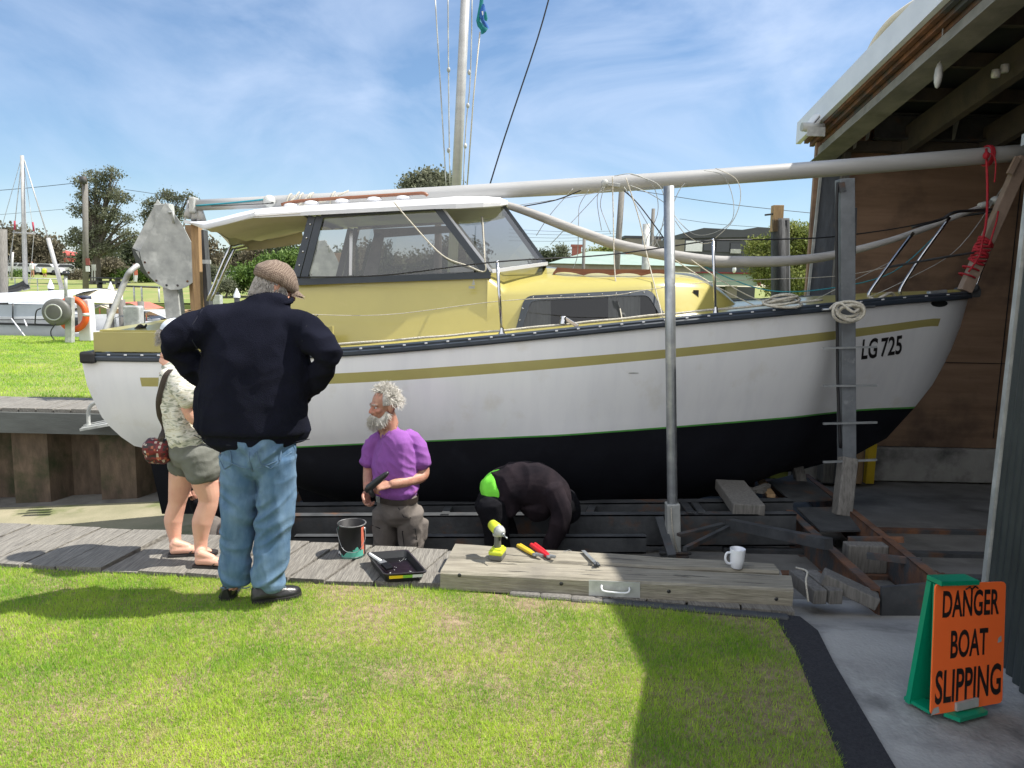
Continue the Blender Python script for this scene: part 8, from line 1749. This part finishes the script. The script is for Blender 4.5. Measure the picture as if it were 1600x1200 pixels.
# power pedestal post with hose reel and lifebuoy
Yp = 17.6
t = thing('hose_reel', 'round grey hose reel fixed to the steel post at the lawn edge', 'hose reel', at(82, 488, Yp - .15))
c_ = at(84, 488, Yp - .35); mb = MB(); mb.lathe(c_ + V(0, .12, 0), [(.001, -.07), (.25, -.07), (.31, -.04), (.31, .04), (.25, .07), (.001, .07)], 28, axis=(.12, -1, 0)); obj('drum', mb, mt['tool_grey'], t)
mb = MB(); mb.lathe(c_ - V(0, .02, 0), [(.16, 0), (.18, .02), (.19, 0)], 28, axis=(.12, -1, 0)); obj('drum_ring', mb, mt['galv_dull'], t)
mb = MB(); mb.box(at(98, 487, Yp - .2), (.2, .14, .2), bev=.03); obj('bracket', mb, mt['tool_grey'], t); mb = MB(); mb.tube(smooth_path([at(64, 482, Yp - .3), at(57, 486, Yp - .3), at(55, 500, Yp - .3), at(55, 507, Yp - .3)], 4), .014, seg=6); mb.tube(smooth_path([at(87, 506, Yp - .3), at(80, 516, Yp - .3), at(80, 524, Yp - .3), at(85, 531, Yp - .3)], 4), .012, seg=6); obj('hose', mb, mt['blackrubber'], t)
t = thing('post', 'square galvanised post with slim top tube holding the hose reel', 'post', at(109, 531, Yp)); mb = MB(); mb.bar(at(109, 464, Yp), V(at(109, 531, Yp).x, Yp, 0), .16, .14, up=(0, 1, 0), bev=.01); obj('column', mb, mt['galv_dull'], t); mb = MB(); mb.stick(at(103, 466, Yp), at(102.5, 430, Yp), .038); obj('top_tube', mb, mt['galv_dull'], t); mb = MB(); mb.lathe(at(102.5, 427, Yp), [(.001, -.05), (.07, -.05), (.08, 0), (.05, .05), (.001, .06)], 12); obj('cap', mb, mt['black'], t)
t = thing('lifebuoy', 'orange lifebuoy with pale bands hanging behind the post', 'lifebuoy', at(115, 490, Yp + .2)); c_ = at(114, 491, Yp + .22); mb = MB(); n = 32
mb.tube([c_ + V(.31*math.cos(a), 0, .35*math.sin(a)) for a in np.linspace(0, 2*math.pi, n+1)], .075, seg=10, caps=False); obj('ring', mb, M('buoy_orange', (.75, .11, .02), rough=.5), t)
for a in (0, 1.57, 3.14, 4.71): mb = MB(); mb.tube([c_ + V(.31*math.cos(a+d_), 0, .35*math.sin(a+d_)) for d_ in (-.1, 0, .1)], .078, seg=10); obj('band', mb, mt['label_w'], t)
t = thing('power_pedestal', 'white square power pedestal with dark cap right of the lifebuoy', 'pedestal', at(135, 530, Yp + .5)); mb = MB(); q = at(133, 467, Yp + .5); q2 = at(135, 530, Yp + .5); mb.bar(q, V(q.x + .02, q.y, 0), .3, .26, up=(0, 1, 0), bev=.03); obj('body', mb, mt['white'], t); mb = MB(); mb.lathe(q, [(.001, 0), (.14, 0), (.13, .07), (.001, .08)], 16); obj('cap', mb, M('navy_cap', (.03, .04, .08)), t)
# pontoons and small craft right of the pedestal
t = thing('pontoon', 'brown timber marina pontoon between the boats behind the stern', 'jetty', at(230, 490, 23)); mb = MB(); mb.bar(at(200, 486, 24), at(330, 490, 22.5), .9, .16); obj('deck', mb, mt['wood_brown'], t); mb = MB(); mb.bar(at(180, 515, 20.5), at(330, 519, 20), .25, .14); obj('fender_beam', mb, mt['wood_post'], t)
for px, yt in ((190, 468), (220, 471), (172, 482)): mb = MB(); q = at(px, yt, 22); mb.stick(q, V(q.x, 22, -.9), .10); obj('pile', mb, mt['wood_post'], t)
def runabout(label, px, py, Y, L_, m2, seed):
    c = at(px, py, Y); t = thing('runabout', label, 'boat', V(c.x, Y, -.8)); rs = []
    for f_, hw in ((0, .75), (.3, .85), (.6, .75), (.85, .4), (1, .05)): x = c.x - L_/2 + L_*f_; rs.append([V(x, Y - hw, -.05 + .15*f_), V(x, Y - hw*.7, -.85), V(x, Y + hw*.7, -.85), V(x, Y + hw, -.05 + .15*f_)])
    mb = MB(); mb.grid(rs); mb.add([r_[0] for r_ in rs] + [r_[3] for r_ in rs[::-1]], [tuple(range(10))]); obj('hull', mb, mt['white_gel'], t)
    mb = MB(); mb.grid([[V(c.x - L_*.2 + L_*.35*k/3, Y - .7, .05 + (.55 if 0 < k < 3 else .35)), V(c.x - L_*.2 + L_*.35*k/3, Y + .7, .05 + (.55 if 0 < k < 3 else .35))] for k in range(4)]); mb.stick(V(c.x - L_*.2, Y - .68, 0), V(c.x - L_*.2, Y - .68, .4), .02); mb.stick(V(c.x + L_*.15, Y - .68, 0), V(c.x + L_*.15, Y - .68, .4), .02); obj('bimini', mb, m2, t)
    mb = MB(); mb.prism([V(c.x + L_*.18, Y - .6, .05), V(c.x + L_*.18, Y + .6, .05), V(c.x + L_*.08, Y + .55, .4), V(c.x + L_*.08, Y - .55, .4)], (.02, 0, 0)); obj('screen', mb, mt['glassdark'], t)
    mb = MB(); mb.box((c.x - L_*.53, Y, .1), (.35, .4, .5), bev=.08); obj('outboard', mb, mt['black'], t)
runabout('white runabout with salmon canopy behind the stern rail tube', 212, 475, 27, 4.6, mt['red_paint'], 1)
runabout('white open boat with grey cover left of the galvanised post', 245, 492, 21.6, 4.2, mt['galv_dull'], 2)
runabout('white runabout with beige cover behind the white pedestal', 168, 490, 24.5, 4.4, mt['canvas'], 3)
runabout('white boat moored right of the timber post behind the man', 330, 492, 23, 4.4, mt['canvas_white'], 4)
mb = MB(); mb.box(at(209, 495, 20.6), (.45, .3, .6), bev=.04); obj('dock_box', mb, mt['galv_dull'], loc=at(209, 510, 20.6), label='grey dock box on the pontoon behind the stern', cat='box')
t = thing('marina_meter', 'grey cabinet with small top frame left of the cone topped pile by the capped man', 'cabinet', at(339, 482, 19)); mb = MB(); q = at(339, 467, 19); mb.box((q.x, 19, q.z/2 + .05), (.22, .2, q.z + .1), bev=.01); obj('cabinet_body', mb, mt['galv_dull'], t); mb = MB(); q = at(336, 459, 19); mb.box(q, (.2, .05, .07), bev=.01); obj('top_frame', mb, mt['black'], t)
# ---------------- galvanised sheave housing on its posts (two of them)
def sheave(label, px0, py0, Y, s, post=True):
    o = at(px0, py0, Y); t = thing('sheave_housing', label, 'sheave housing', V(o.x, Y, 0), 'galvanised sheave housings')
    OUT = [(275, 319), (232, 395), (234, 407), (238, 420), (245, 432), (255, 442), (266, 449), (278, 452.5), (290, 452), (302, 448), (313, 440), (321, 430), (326, 418), (327, 403), (312, 378), (300, 353)]
    K_ = 1/119.2*(9.9/9.9)
    def drop(dx, dy, dz):
        pts = [V((a_ - 278)*K_, 0, (394 - b_)*K_) for a_, b_ in OUT]
        return [o + V(p.x*s + dx, dy, p.z*s + dz) for p in pts]
    fr2 = drop(0, -.16*s, 0); mb = MB(); mb.prism(fr2, (0, .012, 0)); f_ = obj('face_plate', mb, mt['galv_dull'], t)
    mb = MB(); mb.prism([p + V(-.24*s, .30*s, .06*s) for p in fr2], (0, .012, 0)); obj('rear_plate', mb, mt['galv_dull'], t)
    mb = MB(); n = len(fr2); a_ = [p + V(0, .012, 0) for p in fr2[1:-2]]; b_2 = [p + V(-.24*s, .28*s, .06*s) for p in fr2[1:-2]]; mb.grid([a_, b_2], smooth=False); obj('rim_band', mb, mt['pile'], t)
    for a in np.linspace(.1, math.pi - .1, 8):
        mb = MB(); c = o + V(.02*s + .345*s*math.cos(a), -.163*s, (-.11 - .33*math.sin(a))*s); mb.lathe(c, [(.001, .008), (.012*s, .006), (.016*s, 0)], 8, axis=(0, -1, 0)); obj('bolt', mb, mt['rust'], f_)
    mb = MB(); mb.tube([o + V(.02, -.17, .5)*s, o + V(.10, -.24, .5)*s, o + V(.09, -.2, .36)*s], .018*s, seg=6); mb.bar(o + V(.41, -.2, -.12)*s, o + V(.55, -.2, -.12)*s, .03*s, .05*s); mb.prism([o + V(-.47, -.1, .0)*s, o + V(-.33, -.1, .0)*s, o + V(-.38, -.1, -.16)*s], (0, .02, 0)); obj('lug', mb, mt['galv_dull'], t)
    if post:
        mb = MB(); mb.bar(o + V(-.14, .05, .62)*s, V(o.x + .03*s, Y + .05*s, 0), .2*s, .16*s, up=(0, 1, 0), bev=.01); obj('steel_post', mb, mt['galv_dull'], t)
        mb = MB(); mb.bar(o + V(.22, .1, .36)*s, V(o.x + .30*s, Y + .1*s, 0), .17*s, .15*s, up=(0, 1, 0)); obj('timber_post', mb, mt['wood_brown'], t); mb = MB(); mb.bar(o + V(.33, .14, .3)*s, V(o.x + .43*s, Y + .12*s, 0), .06*s, .15*s, up=(0, 1, 0)); obj('dark_edge_post', mb, mt['pile'], t)
    return t
sheave('large galvanised teardrop sheave housing on grey and brown posts behind the stern', 273, 394, 9.9, .98)
sheave('second galvanised teardrop housing seen through the aft cabin glass', 512, 420, 14.5, .85)
mb = MB(); q = at(296, 322, 7.3)
t = thing('mast_rest', 'tripod of pale sleeves holding the aft end of the lowered mast', 'mast rest', at(300, 350, 7.3))
for x0, x1, yb in ((297, 294, 340), (303, 306, 344), (309, 315, 346)): mb = MB(); mb.tube([at(x0, 314, 7.35), at(x1, yb, 7.3)], [.022, .045], seg=10); obj('sleeve', mb, mt['mast'], t)
mb = MB(); mb.bar(at(292, 347, 7.3), at(322, 351, 7.3), .12, .03); obj('base_bar', mb, mt['white'], t); mb = MB(); mb.bar(at(306, 351, 7.4), at(312, 525, 7.4), .07, .07, up=(0, 1, 0)); obj('upright', mb, mt['wood_brown'], t)
